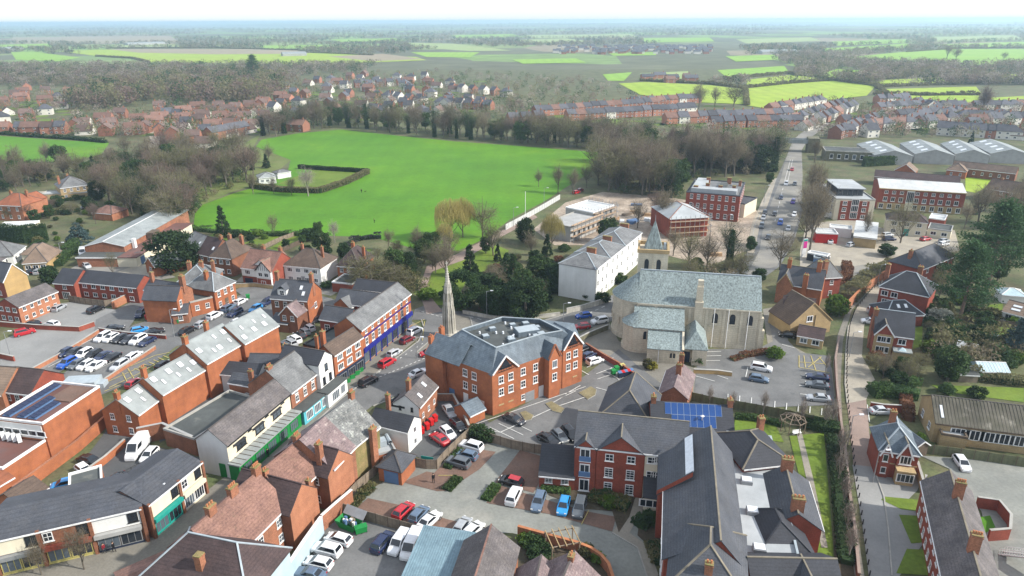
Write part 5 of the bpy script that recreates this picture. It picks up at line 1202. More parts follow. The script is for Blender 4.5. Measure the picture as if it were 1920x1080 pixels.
    B4 = [(cx-w,cy-w,zt-.6),(cx+w,cy-w,zt-.6),(cx+w,cy+w,zt-.6),(cx-w,cy+w,zt-.6)];zs = zt+6.6
    for i in range(4): b.quad([B4[i],B4[(i+1) % 4],(cx,cy,zs)])
    build(b,'spire','copper_roof',root)
    q = MB();q.tube((cx,cy,zs-.2),(cx,cy,zs+1.2),.06,.03,5);q.box(x1-1.2,x1-.6,ty+2,ty+2.6,zt-.5,zt+1.2);build(q,'finial','lead',root)
church()
# white regency terrace
def ex_reg(root,L,D,hw,hr): 
    for i in range(3): bx(root,'downpipe','black_paint',L*i/3-.1,L*i/3+.1,-.12,0,0,hw)
_f = Frame((1117,505),(1203,436),9.3)
for i,(t0,t1,lab) in enumerate(((0,.31,'nearest house of the white regency terrace behind the church'),(.315,.64,'middle house of the white regency terrace with glass lantern'),(.645,1.0,'furthest house of the white regency terrace beside the church tower'))):
    a = (1117+86*t0,505-69*t0-9*math.sin(math.pi*t0)*.0);b = (1117+86*t1,505-69*t1)
    hz = 9.3+.12*i
    o = house('white_terrace_house',lab,a,b,hz,depth=10.5,pitch=24,roof='hip',wall='render_white',rm='slate_grey',wins='F3x3:.9x1.5',ch=[(.95,.5,2.4,.8,2.6,0)],cat='house',group='white regency terrace',ov=.2,ridge='lead')
house('brick_manor','large red brick mansion block with many chimneys beside the main road',(1287,359),(1388,367),10.0,depth=24,roof='flat',wall='brick_red',rm='slate_grey',parapet='slate',wins='F7x3:1.1x1.8 R6x3:1.1x1.8',cat='building',ch=[(.15,.15,1.8,1.6,1.0,0,9.6),(.35,.3,2.2,1.4,1.0,0,9.6),(.6,.25,2.0,1.4,1.0,0,9.6),(.85,.3,2.0,1.2,1.6,0,9.6),(.3,.75,2.2,1.4,1.0,0,9.6),(.7,.85,2.2,1.6,1.0,0,9.6),(.92,.75,2.0,1.0,1.6,0,9.6)],
      ex=lambda r_,L,D,hw,hr: (build((lambda b: (b.box(1.5,L-1.5,1.5,6,hw-.3,hw+1.2),b.box(1.5,6,6,D-3,hw-.3,hw+1.2),b)[2])(MB()),'roof_platform','felt_grey',r_),build((lambda b: (b.box(L*.55,L-6,9,D-6,hw-.25,hw+.6),b)[1])(MB()),'roof_well','felt_flat',r_)))
house('manor_porch','single-storey porch wing on the road side of the mansion block',(1397,382),(1420,370),5.5,depth=6,roof='flat',wall='render_cream',rm='slate',parapet='slate',cat='building')
def scaffold(root,L,D,hw,hr):
    q = MB()
    for i in range(9):
        for v in (-1.2,): q.bar((L*i/8,v,0),(L*i/8,v,hw+1),.12)
        q.bar((L+1.2,D*i/8,0),(L+1.2,D*i/8,hw+1),.12)
    for z in (2,4,6,hw): q.bar((0,-1.2,z),(L+1.2,-1.2,z),.12);q.bar((L+1.2,-1.2,z),(L+1.2,D,z),.12)
    build(q,'scaffold','grey_metal',root)
    q = MB()
    for z in (1.9,3.9,5.9): q.box(0,L,-1.3,-.2,z,z+.08);q.box(L+.1,L+1.3,0,D,z,z+.08)
    build(q,'scaffold_boards','new_timber',root)
house('scaffolded_building','brick building under scaffold with pale sheeted roof beside the mansion block',(1256,410),(1328,406),7.0,depth=17,pitch=20,roof='hip',wall='brick_red',rm='felt_grey',cat='building',ex=scaffold,ridge='brick_old')
house('new_building','half-built block with white roof deck next to the park fence',(1070,425),(1128,402),5.5,depth=10,roof='flat',wall='render_grey',rm='render_grey',parapet='concrete',wins='F6x1:1.2x2:k',cat='building',ex=scaffold)
house('new_building','half-built block with pale insulated roof at the park edge',(1112,398),(1152,384),6.5,depth=12,roof='flat',wall='concrete',rm='sheet_white',parapet='white_paint',wins='F4x2:1.2x1.6:k',cat='building',ex=scaffold)
# ------------------------------------------------------------------ helpers for gabled bays on a front
def cross_gable(root,x0,x1,out,ze,apex,back,wall,roofm,name='gable_bay',barge=None,z0=0.0,wins=(),ov=.2,tile_top=None):
    xm = (x0+x1)/2;w = MB()
    w.quad([(x0,-out,z0),(x1,-out,z0),(x1,-out,ze),(xm,-out,ze+apex-.08),(x0,-out,ze)])
    w.quad([(x0,.05,z0),(x0,-out,z0),(x0,-out,ze),(x0,.05,ze)]);w.quad([(x1,-out,z0),(x1,.05,z0),(x1,.05,ze),(x1,-out,ze)])
    if z0 > 0: w.quad([(x0,.05,z0),(x1,.05,z0),(x1,-out,z0),(x0,-out,z0)])
    bay = build(w,name,wall,root);k = apex/((x1-x0)/2);r = MB()
    r.slab([(x0-ov,-out-.2,ze-ov*k),(xm,-out-.2,ze+apex),(xm,back,ze+apex),(x0-ov,back,ze-ov*k)],.12)
    r.slab([(xm,-out-.2,ze+apex),(x1+ov,-out-.2,ze-ov*k),(x1+ov,back,ze-ov*k),(xm,back,ze+apex)],.12)
    build(r,'gable_roof',roofm,root)
    q = MB();q.bar((xm,-out-.2,ze+apex+.02),(xm,back,ze+apex+.02),.2,.12);build(q,'ridge_tiles','ridge_stone',root)
    if barge:
        q = MB()
        for xe in (x0-ov,x1+ov): q.bar((xe,-out-.25,ze-ov*k-.06),(xm,-out-.25,ze+apex-.06),.07,.24)
        build(q,'bargeboard',barge,root)
    if tile_top:
        q = MB();q.quad([(x0+.3,-out-.02,ze+.1),(x1-.3,-out-.02,ze+.1),(xm,-out-.02,ze+apex-.45)]);build(q,'tile_hanging',tile_top,root)
    for x,z,ww,h,st in wins: window(root,x,-out,z,0,ww,h,st)
    return bay
# retirement apartments round a flat-roofed court
def ex_nw(root,L,D,hw,hr):
    u = lambda px,z=8.6: 0
    g1,g2,g3 = .195*L,.625*L,L
    cross_gable(root,.05,g1,.25,hw-.4,1.5,3.5,'brick_red','slate',wins=[(g1*.5,.2,1.6,2.3,'d'),(g1*.5,3.0,1.6,2.3,'d'),(g1*.5,5.8,1.6,2.3,'d')])
    for z in (3.0,5.8): bx(root,'balconet','dusty_blue',g1*.5-.9,g1*.5+.9,-.42,-.34,z,z+.9)
    x = g1+.1;w = g2-g1
    cross_gable(root,x,g2,.25,hw-.4,2.7,6.0,'brick_red','slate',wins=[(x+w*.27,.5,1.3,1.9,'x'),(x+w*.72,.5,1.3,1.9,'x'),(x+w*.27,3.3,1.3,1.8,'x'),(x+w*.72,3.3,1.3,1.8,'x'),(x+w*.27,6.3,1.3,1.3,'s'),(x+w*.72,6.3,1.3,1.3,'s')])
    bx(root,'rendered_wall','render_cream',g2+.1,L,-.08,-.01,0,hw-.3)
    for x,z in ((g2+1.2,6.6),(g2+1.2,4.0),(L-4.2,4.0),(L-4.2,6.8)): window(root,x,-.09,z,0,1.5,1.2,'s')
    q = MB();q.slab([(g2+.1,-3.4,2.7),(L-2,-3.4,2.7),(L-2,-.1,4.2),(g2+.1,-.1,4.2)],.15);build(q,'porch_roof','slate_dark',root)
    bx(root,'porch_wall','render_cream',g2+.3,L-2.2,-3.1,-.1,0,2.6)
    window(root,(g2+L)/2-1.5,-3.12,.9,0,4.2,1.3,'G')
house('retirement_flats','three-storey red brick wing with two gables, balconets and dark roof',(1078,832),(1290,855),8.6,rp=(1120,773),pitch=34,wall='brick_red',rm='slate',cat='apartments',ex=ex_nw,ridge='ridge_stone')
house('flats_low_wing','single-storey brick wing with dark roof left of the retirement flats',(1011,888),(1077,894),2.7,rp=(1045,833),pitch=33,wall='brick_red',rm='slate_dark',wins='F2x1:1.2x1.2:x^1.1',cat='apartments',ridge=False)
def ex_sw(root,L,D,hw,hr):
    k = hr/(D/2);sl_ = math.hypot(hr,D/2)
    b = MB();x0,x1 = L*.13,L*.47;y0 = -.9;z = lambda y: hw+.75+k*(y)
    b.slab([(x0,y0-.3,z(y0-.3)),(x1,y0-.3,z(y0-.3)),(x1,D*.36,z(D*.36)),(x0,D*.36,z(D*.36))],.9);build(b,'raised_roof','slate',root)
    bx(root,'bay_wall','brick_red',x0+.1,x1-.1,y0,.05,0,hw-.4)
    b = MB();b.quad([(x1+.02,y0-.3,z(y0-.3)-.7),(x1+.02,D*.36,z(D*.36)-.75),(x1+.02,D*.36,z(D*.36)),(x1+.02,y0-.3,z(y0-.3))]);build(b,'bay_cheek','brick_red',root)
    b = MB();y0,y1 = D*.26,D*.37;b.slab([(L*.10,y0,z(y0)+.12),(L*.46,y0,z(y0)+.12),(L*.46,y1,z(y1)+.1),(L*.10,y1,z(y1)+.1)],.3);build(b,'rooflight_strip','skylight',root)
    for t in (.06,.52,.6,.68,.76,.85): 
        for j in range(3): window(root,L*t,0,.8+j*2.8,0,1.2,1.5,'s')
house('retirement_flats','long dark-roofed wing of the retirement flats with a pale rooflight strip',0,0,8.6,RG=((1333,799),(1352,1012),6.3),hr=3.9,rt=.66,wall='brick_red',rm='slate',cat='apartments',ex=ex_sw,ridge='ridge_stone')
house('flats_end_wing','hipped end wing of the retirement flats at the bottom edge',(1252,1098),(1400,1128),8.6,depth=11,pitch=34,roof='hip',wall='brick_red',rm='slate',cat='apartments',ridge='ridge_stone',ch=[(.5,.15,3.0,.9,.7,2)])
def ex_flat(root,L,D,hw,hr):
    for x,y in ((.25,.93),(.25,.76),(.28,.58),(.3,.36),(.32,.12)):
        q = MB();q.box(-.8,.8,-.7,.7,0,.55);q.box(-.68,.68,-.58,.58,.55,.68,1);build(q,'roof_dome',['grey_metal','skylight'],root,(L*x,D*y,hw-.34))
house('flats_court_roof','pale grey flat roof with white domes inside the retirement flats',(28.5,67.5,0),(35.3,66.0,0),6.9,depth=31,roof='flat',wall='brick_red',rm='felt_grey',parapet='lead',cat='apartments',ex=ex_flat)
house('flats_garden_wing','garden wing of the retirement flats with two white-topped chimneys',(1541,993),(1513,900),6.4,rp=(1485,915),pitch=34,wall='brick_red',rm='slate',cat='apartments',ch=[(.1,.5,3.9,.9,1.6,3),(.93,.5,3.9,.9,1.6,3)],ridge='ridge_stone',wins='F5x2')
house('flats_garden_wing','hipped dark-roofed corner of the retirement flats beside the lawn',(1394,878),(1484,868),7.3,depth=9.5,pitch=26,roof='hip',wall='brick_red',rm='slate_dark',cat='apartments',ch=[(.95,.95,2.6,.9,.9,2)],ridge='ridge_stone',wins='R3x2')
house('flats_garden_wing','dark hipped roof below the red gable wall of the retirement flats',(1420,1043),(1528,1046),5.4,depth=9,pitch=34,roof='hip',wall='brick_red',rm='slate_dark',cat='apartments',ridge='slate_dark')
house('flats_garden_wing','lowest right wing of the retirement flats with stone ridge at the bottom edge',(1415,1118),(1585,1122),6.4,rp=(1500,1046),pitch=34,wall='brick_red',rm='slate_dark',cat='apartments',ridge='ridge_stone',ex=lambda r_,L,D,hw,hr: cross_gable(r_,L*.45,L*.8,.4,hw-.2,2.6,4.5,'brick_red','slate'))
def ex_sol(root,L,D,hw,hr):
    slope_panels(root,L,D,hw,hr,.17,.87,.16,.96,9,2,skip=((0,0),(8,0)))
    q = MB();q.box(-.05,.05,-.05,.05,0,1.4);q.cone((0,0),.35,.1,1.2,1.35,8);build(q,'aerial_dish','white_paint',root,(L*.62,D*.2,hw+hr*.3));rooflights(root,[(.1,.25)],L,D,hw,hr,w=1.6,l=1.4)
house('flats_solar_wing','dark roof with a block of bright blue solar panels and corner chimneys',(1222,806),(1377,815),6.4,rp=(1300,755),pitch=34,wall='brick_red',rm='slate_dark',cat='apartments',ch=[(.03,.5,4.0,.8,1.0,2),(.98,.5,4.1,.8,1.0,2)],ex=ex_sol,ridge=False)
house('flats_hip_wing','grey hipped roof end left of the blue solar panels',(1120,783),(1222,800),5.6,depth=11,pitch=36,roof='hipl',wall='brick_red',rm='slate',cat='apartments',ridge='ridge_stone')
# old cottage between church yard and flats
house('old_cottage','old narrow cottage with lavender slates and tall red chimneys by the church yard',(1252,693),(1236,738),4.2,rp=(1268,712),pitch=38,roof='gable',wall='brick_old',rm='slate_lavender',cat='house',ch=[(.1,.5,4.4,.6,.9,2),(.45,.5,4.0,.7,1.0,2)],ridge=False)
# stone lodge on the lane
def ex_lodge(root,L,D,hw,hr):
    cross_gable(root,L*.46,L*.82,.4,hw-.3,2.4,3.0,'brick_red','slate_blue',barge='white_paint',wins=[(L*.67,3.1,1.7,1.6,'c')])
    cross_gable(root,L*.04,L*.3,.3,hw-.3,1.8,3.0,'brick_red','slate_blue',barge='white_paint',wins=[(L*.17,3.1,.8,1.4,'p'),(L*.17,.9,.8,1.2,'p')])
    bx(root,'bay_window','stone_buff',L*.46,L*.9,-1.8,-.45,0,2.5);bx(root,'bay_roof','stone_buff',L*.44,L*.92,-2.0,-.4,2.52,2.75);window(root,L*.68,-1.8,.7,0,2.6,1.5,'G')
    bx(root,'string_course','stone_buff',-.06,L+.06,-.06,0,2.6,2.8)
house('brick_lodge','gabled red brick lodge with stone bay window beside the lane',(1650,843),(1724,853),5.0,depth=6.5,pitch=44,roof='hip',wall='brick_red',rm='slate_blue',ch=[(.45,.9,4.2,.9,.7,2)],ex=ex_lodge,ridge='lead',wins='R1x1')
house('brick_lodge_wing','slate-roofed rear wing of the lodge running up the lane',(1646,797),(1652,826),4.6,depth=5,pitch=42,wall='brick_red',rm='slate_blue',ridge='lead',fascia=False,wins='F1x2')
house('garden_shed','blue-grey roofed shed behind the brick lodge',(1722,835),(1742,832),2.4,depth=6,pitch=35,roof='gablev',wall='timber_dark',rm='slate_blue',cat='shed',ridge=False)
def ex_work(root,L,D,hw,hr):
    q = MB()
    for i in range(int(L/.55)): q.bar((i*.55,-.35,hw-.25+.02),(i*.55,D/2,hw+hr+.03),.16,.10)
    build(q,'roof_ribs','corrugated',root);rooflights(root,[(.07,.4)],L,D,hw,hr,w=.5,l=2.6)
house('stone_workshop','long yellow stone workshop with ribbed mossy roof on the right',(1755,790),(1960,816),4.2,rp=(1820,749),pitch=30,wall='stone_buff',rm='corrugated',cat='workshop',wins='F6x1:3.2x2.0:G@.18-1.0^1.4 L2x1:1.2x1.4^1.2',ex=ex_work,fascia='timber_dark')
house('store_hut','flat-roofed stone hut in front of the ribbed workshop',(1766,812),(1815,820),2.9,depth=4.5,roof='flat',wall='stone_buff',rm='felt_grey',parapet='timber_dark',cat='shed')
house('long_terrace','long brick terrace with dark roof and chimneys in the lower right corner',(1731,900),(1790,1165),5.6,rp=(1799,941),pitch=40,wall='brick_red',rm='slate_brownish',cat='terrace',ch=[(.22,.5,4.9,.8,1.2,4),(.62,.5,4.9,.8,1.2,4)],wins='F11x2:1.0x1.3',ridge='ridge_stone')
wall_line('yard_wall','curved brick yard wall around a patch of artificial turf',[(1828,952),(1868,958),(1890,985),(1888,1012),(1850,1015)],2.0,'brick_red')
S('artificial_turf',[(1832,972),(1856,968),(1866,990),(1840,1005)],'grass_park',.16)
def ex_steps():
    c = P(1872,1040);root = thing('fire_escape','white railed outside staircase behind the long terrace','staircase',c,R(-65))
    q = MB()
    for i in range(12): q.box(i*.3,i*.3+.34,0,1.1,i*.2,i*.2+.06)
    build(q,'steps','concrete',root);q = MB()
    for y in (0,1.1): q.bar((0,y,1.0),(3.6,y,3.3),.06);q.bar((0,y,.1),(3.6,y,2.4),.1)
    for i in range(13):
        for y in (0,1.1): q.bar((i*.3,y,i*.2),(i*.3,y,i*.2+1.0),.04)
    build(q,'railings','white_paint',root);bx(root,'landing','white_paint',3.6,6.0,-.4,1.6,2.3,2.45)
ex_steps()
# brick villas along the lane
def ex_v1(root,L,D,hw,hr):
    cross_gable(root,0.1,L*.50,.5,hw-.2,2.6,5.0,'stone_buff','slate_dark',barge='white_paint',tile_top='brick_red',wins=[(L*.14,.9,.8,1.5,'p'),(L*.25,.9,1.0,1.5,'d'),(L*.38,.9,.8,1.5,'p'),(L*.14,3.4,.8,1.4,'p'),(L*.25,3.4,1.0,1.4,'d'),(L*.38,3.4,.8,1.4,'p')])
    window(root,L*.73,0,3.2,0,1.6,1.3,'d')
    bx(root,'garden_room','stone_buff',L*.54,L*.98,-2.2,-.02,0,2.2);bx(root,'garden_room_roof','sheet_grey',L*.52,L,-2.4,0,2.25,2.5)
    b = MB();b.cone((L*.75,-1.2),1.1,.1,2.51,3.1,4,0,math.pi/4,math.pi*2.25);build(b,'roof_lantern','glass_roof',root)
house('brick_villa','brick villa with stone bay and gable facing the camera beside the lane',(1640,622),(1714,632),5.4,rp=(1690,584),pitch=42,wall='brick_red',rm='slate_dark',ch=[(0.0,.4,4.2,.9,1.2,2,0.0)],ex=ex_v1,ridge='lead')
house('brick_villa','hip-roofed red brick villa with white windows further up the lane',(1650,537),(1742,556),5.4,rp=(1700,508),pitch=38,roof='hip',wall='brick_red',rm='slate_dark',wins='F2x1:1.6x1.4:d@.02-.42^3.2 F1x1:2.6x1.6:G@.0-.4^.8',ch=[(.62,.9,4.6,1.2,.9,2),(.0,.6,4.6,1.0,.9,1,0.0)],ridge='lead')
house('garage_link','low slate garage roof with two rooflights between the two brick villas',(1662,592),(1732,590),3.0,rp=(1705,562),pitch=36,roof='hip',wall='brick_red',rm='slate_dark',cat='garage',ridge='lead',ex=lambda r_,L,D,hw,hr: rooflights(r_,[(.42,.6),(.62,.6)],L,D,hw,hr))
house('brick_villa','brick house half hidden by trees at the top of the lane',(1728,505),(1790,480),5.2,depth=9,pitch=38,roof='hip',wall='brick_red',rm='slate',wins='F3x2:1.2x1.2:d',ch=[(.1,.5,4.0,.9,.9,2)])
house('conservatory_house','brick bungalow with glazed garden room at the right frame edge',(1880,582),(1950,600),2.8,depth=8,pitch=24,wall=['brick_red','white_paint'],split={'F': 1},rm='tile_tan',wins='F3x1:1.6x2.0:d^.3 L2x1:1.2x1.5',cat='bungalow',ex=lambda r_,L,D,hw,hr: rooflights(r_,[(.3,.3),(.3,.6)],L,D,hw,hr,w=2.0,l=.8))
house('conservatory','white glazed conservatory behind the right-hand bungalow',(1880,552),(1925,556),2.4,depth=5,roof='hip',pitch=25,wall='render_white',rm='glass_roof',cat='conservatory',ridge='white_paint')
house('greenhouse','long greenhouse with pale ribbed glass roof in the right-hand gardens',(1838,694),(1893,696),1.9,depth=4,pitch=26,wall='glass_roof',rm='glass_roof',cat='greenhouse',ridge='white_paint',ex=lambda r_,L,D,hw,hr: [build((lambda b: (b.bar((L*i/9,-.3,hw-.12),(L*i/9,D/2,hw+hr+.03),.06),b)[1])(MB()),'glazing_bar','white_paint',r_) for i in range(10)])
house('garden_shed','small timber shed among bushes behind the brick villa',(1794,650),(1830,658),2.2,depth=3,roof='shed',hr=.4,wall='timber_dark',rm='felt_grey',cat='shed')
house('garden_shed','dark felt-roofed shed next to the greenhouse',(1800,700),(1836,702),2.0,depth=4,pitch=22,wall='timber',rm='felt_flat',cat='shed',ridge=False)
# houses between the church and the main road
def ex_h1(root,L,D,hw,hr): 
    cross_gable(root,0,L*.36,1.2,hw,3.0,5.5,'brick_old','slate',barge='stone_buff',wins=[(L*.30,.8,.8,1.2,'s')])
    window(root,L*.55,0,.9,0,1.4,1.4,'s')
house('gabled_brick_house','brick house with several gables and tall chimneys beyond the church',(1458,528),(1541,541),5.4,rp=(1500,500),pitch=44,wall='brick_orange',rm='slate',ch=[(.18,.45,5.6,1.0,.8,2),(.62,-.02,3.2,1.2,.9,2,0.0),(.85,.5,6.0,1.1,1.4,2)],ex=ex_h1,ridge='ridge_stone')
house('gabled_brick_wing','red brick hipped wing on the right of the many-gabled house',(1544,521),(1578,519),6.0,depth=8,pitch=44,roof='hip',wall='brick_red',rm='slate_grey',wins='F1x2',ch=[(.1,.1,4.5,1.0,1.0,2)],ridge='ridge_stone')
def ex_st(root,L,D,hw,hr):
    window(root,L*.45,0,3.4,0,1.6,1.5,'d');q = MB();q.tube((L*.58,-.1,0),(L*.58,-.1,hw+1.5),.07,.07,6);build(q,'downpipe','black_paint',root)
house('stone_house','yellow stone house with steep dark gable beside the church car park',(1483,607),(1559,598),3.4,depth=8.5,roof='gablev',hr=4.8,wall='stone_buff',rm='tile_brown',ex=ex_st,fascia='stone_buff',ridge='ridge_stone')
house('stone_house_wing','dark-roofed left wing of the yellow stone house',(1468,583),(1528,590),4.2,rp=(1490,556),pitch=40,wall='stone_buff',rm='tile_purple',ch=[(.45,.15,2.4,.5,.5,1)])
house('stone_house_annexe','low annexe with white windows in front of the yellow stone house',(1495,627),(1544,636),2.6,depth=6,pitch=24,wall='stone_buff',rm='tile_purple',wins='F2x1:1.6x1.2:d^.8',cat='house')
# modern blocks and forecourt beyond
def ex_mod(root,L,D,hw,hr):
    bx(root,'penthouse','slate_dark',L*.15,L*.82,D*.25,D*.8,hw-.35,hw+2.4);bx(root,'penthouse_roof','felt_grey',L*.12,L*.85,D*.2,D*.84,hw+2.42,hw+2.7)
    for i in range(5): window(root,L*(.22+.13*i),D*.245,hw-.2,0,1.6,2.3,'g')
    bx(root,'brick_front','brick_red',L*.12,L*.86,-.15,-.01,0,hw-.8)
    for x in (.24,.74):
        for z in (.8,3.4,5.8): window(root,L*x,-.15,z,0,1.5,1.5,'s')
    for z in (.8,3.4,5.8): window(root,L*.5,-.15,z,0,2.6,2.3,'G')
house('modern_flats','modern flats with stone corners and a dark glazed penthouse',(1568,372),(1642,374),8.2,depth=26,roof='flat',wall='render_cream',rm='felt_grey',parapet='concrete',cat='apartments',ex=ex_mod,wins='L5x3:1.4x1.8:d')
def ex_long(root,L,D,hw,hr):
    bx(root,'stone_base','stone_buff',0,L,-.14,-.01,0,2.7);bx(root,'cornice','stone_buff',-.3,L+.3,-.5,-.02,hw-.35,hw-.02)
    bx(root,'stair_bay','render_cream',L*.33,L*.42,-.3,-.01,0,hw-.4);window(root,L*.375,-.3,3.2,0,2.6,4.5,'G')
    for x in [.05+.1*i for i in range(10)]:
        if abs(x-.375) > .06:
            for z in (.5,): window(root,L*x,-.14,z,0,1.6,1.9,'d')
house('long_flats','long red brick flats with pale roof and rows of white windows',(1650,352),(1812,362),8.4,rp=(1730,339),pitch=14,wall='brick_red',rm='sheet_white',cat='apartments',wins='F10x1:1.5x1.8:d^3.3 F10x1:1.3x1.2:s^6.3',ex=ex_long,fascia=False,ridge=False)
house('cream_offices','cream building with dark hipped roof behind the parked cars',(1664,411),(1740,418),5.2,rp=(1700,396),pitch=32,roof='hip',wall='render_cream',rm='tile_purple',cat='building',wins='F3x2:1.6x1.2:s',doors=[('F',.5,2.0,2.4,'teal')])
house('cream_annexe','flat grey-roofed cream annexe beside the cream offices',(1740,427),(1784,433),3.2,depth=8,roof='flat',wall='render_cream',rm='felt_flat',parapet='render_grey',wins='F2x1:1.8x1.2:d^1',cat='building')
house('brick_annexe','brick block with white flat roof behind the cream annexe',(1742,408),(1772,412),4.0,depth=8,roof='flat',wall='brick_red',rm='sheet_white',parapet='white_paint',cat='building')
house('white_roof_workshop','workshop with a bright white sloping roof on the forecourt',(1601,442),(1644,447),3.6,depth=17,roof='shed',hr=1.0,wall='stone_buff',rm='sheet_white',cat='workshop')
house('forecourt_canopy','white forecourt canopy with a red band',(1531,436),(1572,438),3.6,depth=6,roof='flat',wall='red_paint',rm='sheet_white',parapet='white_paint',cat='canopy')
house('forecourt_shop','long white flat-roofed forecourt shop next to the workshop',(1556,426),(1598,430),3.2,depth=5,roof='flat',wall='render_white',rm='sheet_white',parapet='white_paint',cat='shop')
house('site_container','dark green container with white roof on the forecourt edge',(1514,473),(1551,480),2.6,depth=3,roof='flat',wall='slate_dark',rm='sheet_white',parapet='white_paint',cat='container')
house('site_container','pale blue container in front of the dark green one',(1526,482),(1544,484),2.2,depth=2.5,roof='flat',wall='dusty_blue',rm='lead',parapet='lead',cat='container')
house('brick_block','brown brick house behind trees right of the long flats',(1848,352),(1910,362),5.0,depth=10,pitch=34,wall='brick_brown',rm='tile_brown',wins='F3x2',ch=[(.3,.5,4,.8,.8,1)])
house('brick_block','brick bungalow with tan roof between the flats and the sheds',(1775,318),(1812,322),3.4,depth=9,roof='hip',pitch=32,wall='brick_orange',rm='tile_tan',wins='F2x1')
house('brick_block','long low brown-roofed brick range behind the long flats',(1785,312),(1905,325),4.2,depth=9,pitch=26,wall='brick_brown',rm='tile_brown',wins='F7x1')
house('maroon_range','long brown slate roof right behind the modern flats',(1640,330),(1800,343),4.0,depth=8,pitch=28,wall='brick_brown',rm='tile_purple')
house('brick_block','small tan-roofed brick gable house beside the clipped green hedge',(1678,318),(1716,322),3.8,depth=8,roof='gablev',pitch=36,wall='brick_orange',rm='tile_tan')
# ------------------------------------------------------------------ left-hand side
house('brick_flats','plain brick flats with grey roof beside the upper left car park',(33,575),(107,545),4.8,rp=(10,559),pitch=28,wall=['brick_bright','brick_red'],split={'L': 1},rm='slate_brownish',wins='F5x2:.9x1.1:d L3x2:1.2x1.2:d',cat='apartments',ridge=False)  # paler front and redder left end: sun and shade put into the brick colours
house('yellow_gable_house','house with a blank pale yellow gable at the left frame edge',(6,527),(50,513),5.2,depth=14,roof='gablev',hr=4.0,wall=['brick_yellow','brick_red'],split={'L': 1},rm='slate',wins='L3x2:1.1x1.3',cat='house')
house('white_bungalow','white bungalow with hipped grey roof at the left edge',(23,479),(47,461),3.0,depth=12,roof='hip',pitch=32,wall='render_white',rm='slate_grey',wins='F3x1:1.4x1.2:d L3x1:1.6x1.4:d',cat='bungalow')
house('tan_bungalow','tan-roofed bungalow with a small white dormer on the left',(42,494),(88,491),2.9,depth=11,roof='hip',pitch=36,wall='brick_yellow',rm='tile_tan',wins='F3x1:1.6x1.2:d',cat='bungalow')
house('tan_bungalow','small tan-roofed annexe behind the dormer bungalow',(88,477),(110,466),2.9,depth=8,roof='hip',pitch=34,wall='render_cream',rm='tile_tan',wins='F2x1',cat='bungalow')
house('low_white_annexe','low annexe with white gutter below the white bungalow',(-15,500),(10,484),2.6,depth=7,roof='hip',pitch=28,wall='render_white',rm='slate_brownish',cat='bungalow')
house('dark_roof_terrace','brick terrace with near-black roof facing a yard of wooden fences',(144,527),(256,538),4.8,rp=(200,509),pitch=34,wall='brick_red',rm='slate_dark',wins='F6x2:1.4x1.2:d',cat='terrace',ridge=False)
house('dark_roof_house','lower left end house of the near-black roofed terrace',(100,529),(138,532),4.8,depth=8,pitch=34,wall='brick_red',rm='slate_dark',wins='F1x1:1.2x1.1^3 F1x1:2.4x2.0:G^.2',ridge=False)
def ex_sch(root,L,D,hw,hr):
    for x in (.32,.55,.78): window(root,L*x,0,4.0,0,1.2,3.0,'x')
    window(root,L*.62,0,1.0,0,1.4,1.5,'s');window(root,L*.1,0,4.0,0,.9,2.6,'x')
    q = MB();q.box(L*.18-.3,L*.18+.3,-.35,0,0,hw+.5);q.box(L*.22,L*.98,-.08,0,3.2,3.45);build(q,'pilaster','brick_orange',root)
house('old_school','tall old brick school hall with long white windows and slate roof',(270,541),(333,551),7.4,rp=(300,525),pitch=38,wall='brick_old',rm='slate',ex=ex_sch,ch=[(.12,.4,4.0,.8,.8,0),(.97,.5,4.0,1.2,1.0,2)],cat='school')
house('old_school_gable','gabled brick front of the old school beside the road',(331,562),(352,548),6.4,depth=9,roof='gablev',hr=2.6,wall='brick_orange',rm='slate',wins='F2x2:1.0x1.7:s',cat='school',fascia='brick_orange')
house('old_school_porch','low slate porch of the old school with white sign',(322,588),(352,585),3.0,depth=5,pitch=30,wall='brick_old',rm='slate',cat='school',wins='F1x1',ridge=False)
house('old_school_link','flat brick link between school gable and hipped block',(356,566),(398,556),4.2,depth=9,roof='flat',wall='brick_orange',rm='felt_flat',parapet='concrete',cat='school',wins='F2x1')
house('hipped_brick_house','hipped slate brick house at the corner of the car park road',(401,546),(440,528),5.6,depth=9,roof='hip',pitch=38,wall='brick_orange',rm='slate_grey',wins='F3x2:1.0x1.5:s',ch=[(.3,.45,4.2,1.0,.8,2)],doors=[('F',.5,1.2,2.4,'brown')],ridge='lead')
house('school_range','slate-roofed rear range of the old school with paired chimneys',(330,532),(395,530),5.4,depth=10,pitch=36,roof='hip',wall='brick_old',rm='slate_grey',ch=[(.25,.5,4.4,1.0,1.0,2),(.6,.5,4.4,1.0,1.0,2),(.9,.6,4.2,.8,.8,1)],cat='school',ridge='lead')
def ex_hall(root,L,D,hw,hr):
    bx(root,'front_annexe','brick_old',0,L,-5,-.02,0,3.0);bx(root,'annexe_roof','felt_flat',-.2,L+.2,-5.2,0,3.02,3.2)
    bx(root,'gutter','white_paint',-.25,L+.25,-5.25,-5.21,2.8,3.25)
    bx(root,'side_annexe','render_cream',L+.05,L+6,-5,D*.75,0,2.9);bx(root,'side_roof','felt_maroon',L,L+6.2,-5.2,D*.76,2.92,3.15)
    bx(root,'vent_stack','white_paint',L+.3,L+1.2,4,5.2,3.1,6.2);bx(root,'plant_box','timber_dark',L+.2,L+2.6,D*.3,D*.4,3.1,5.4)
    link('door',DOORS['blue'],root,(L+6.0,-1.5,0),FACE['R'],(2.4,1,2.4))
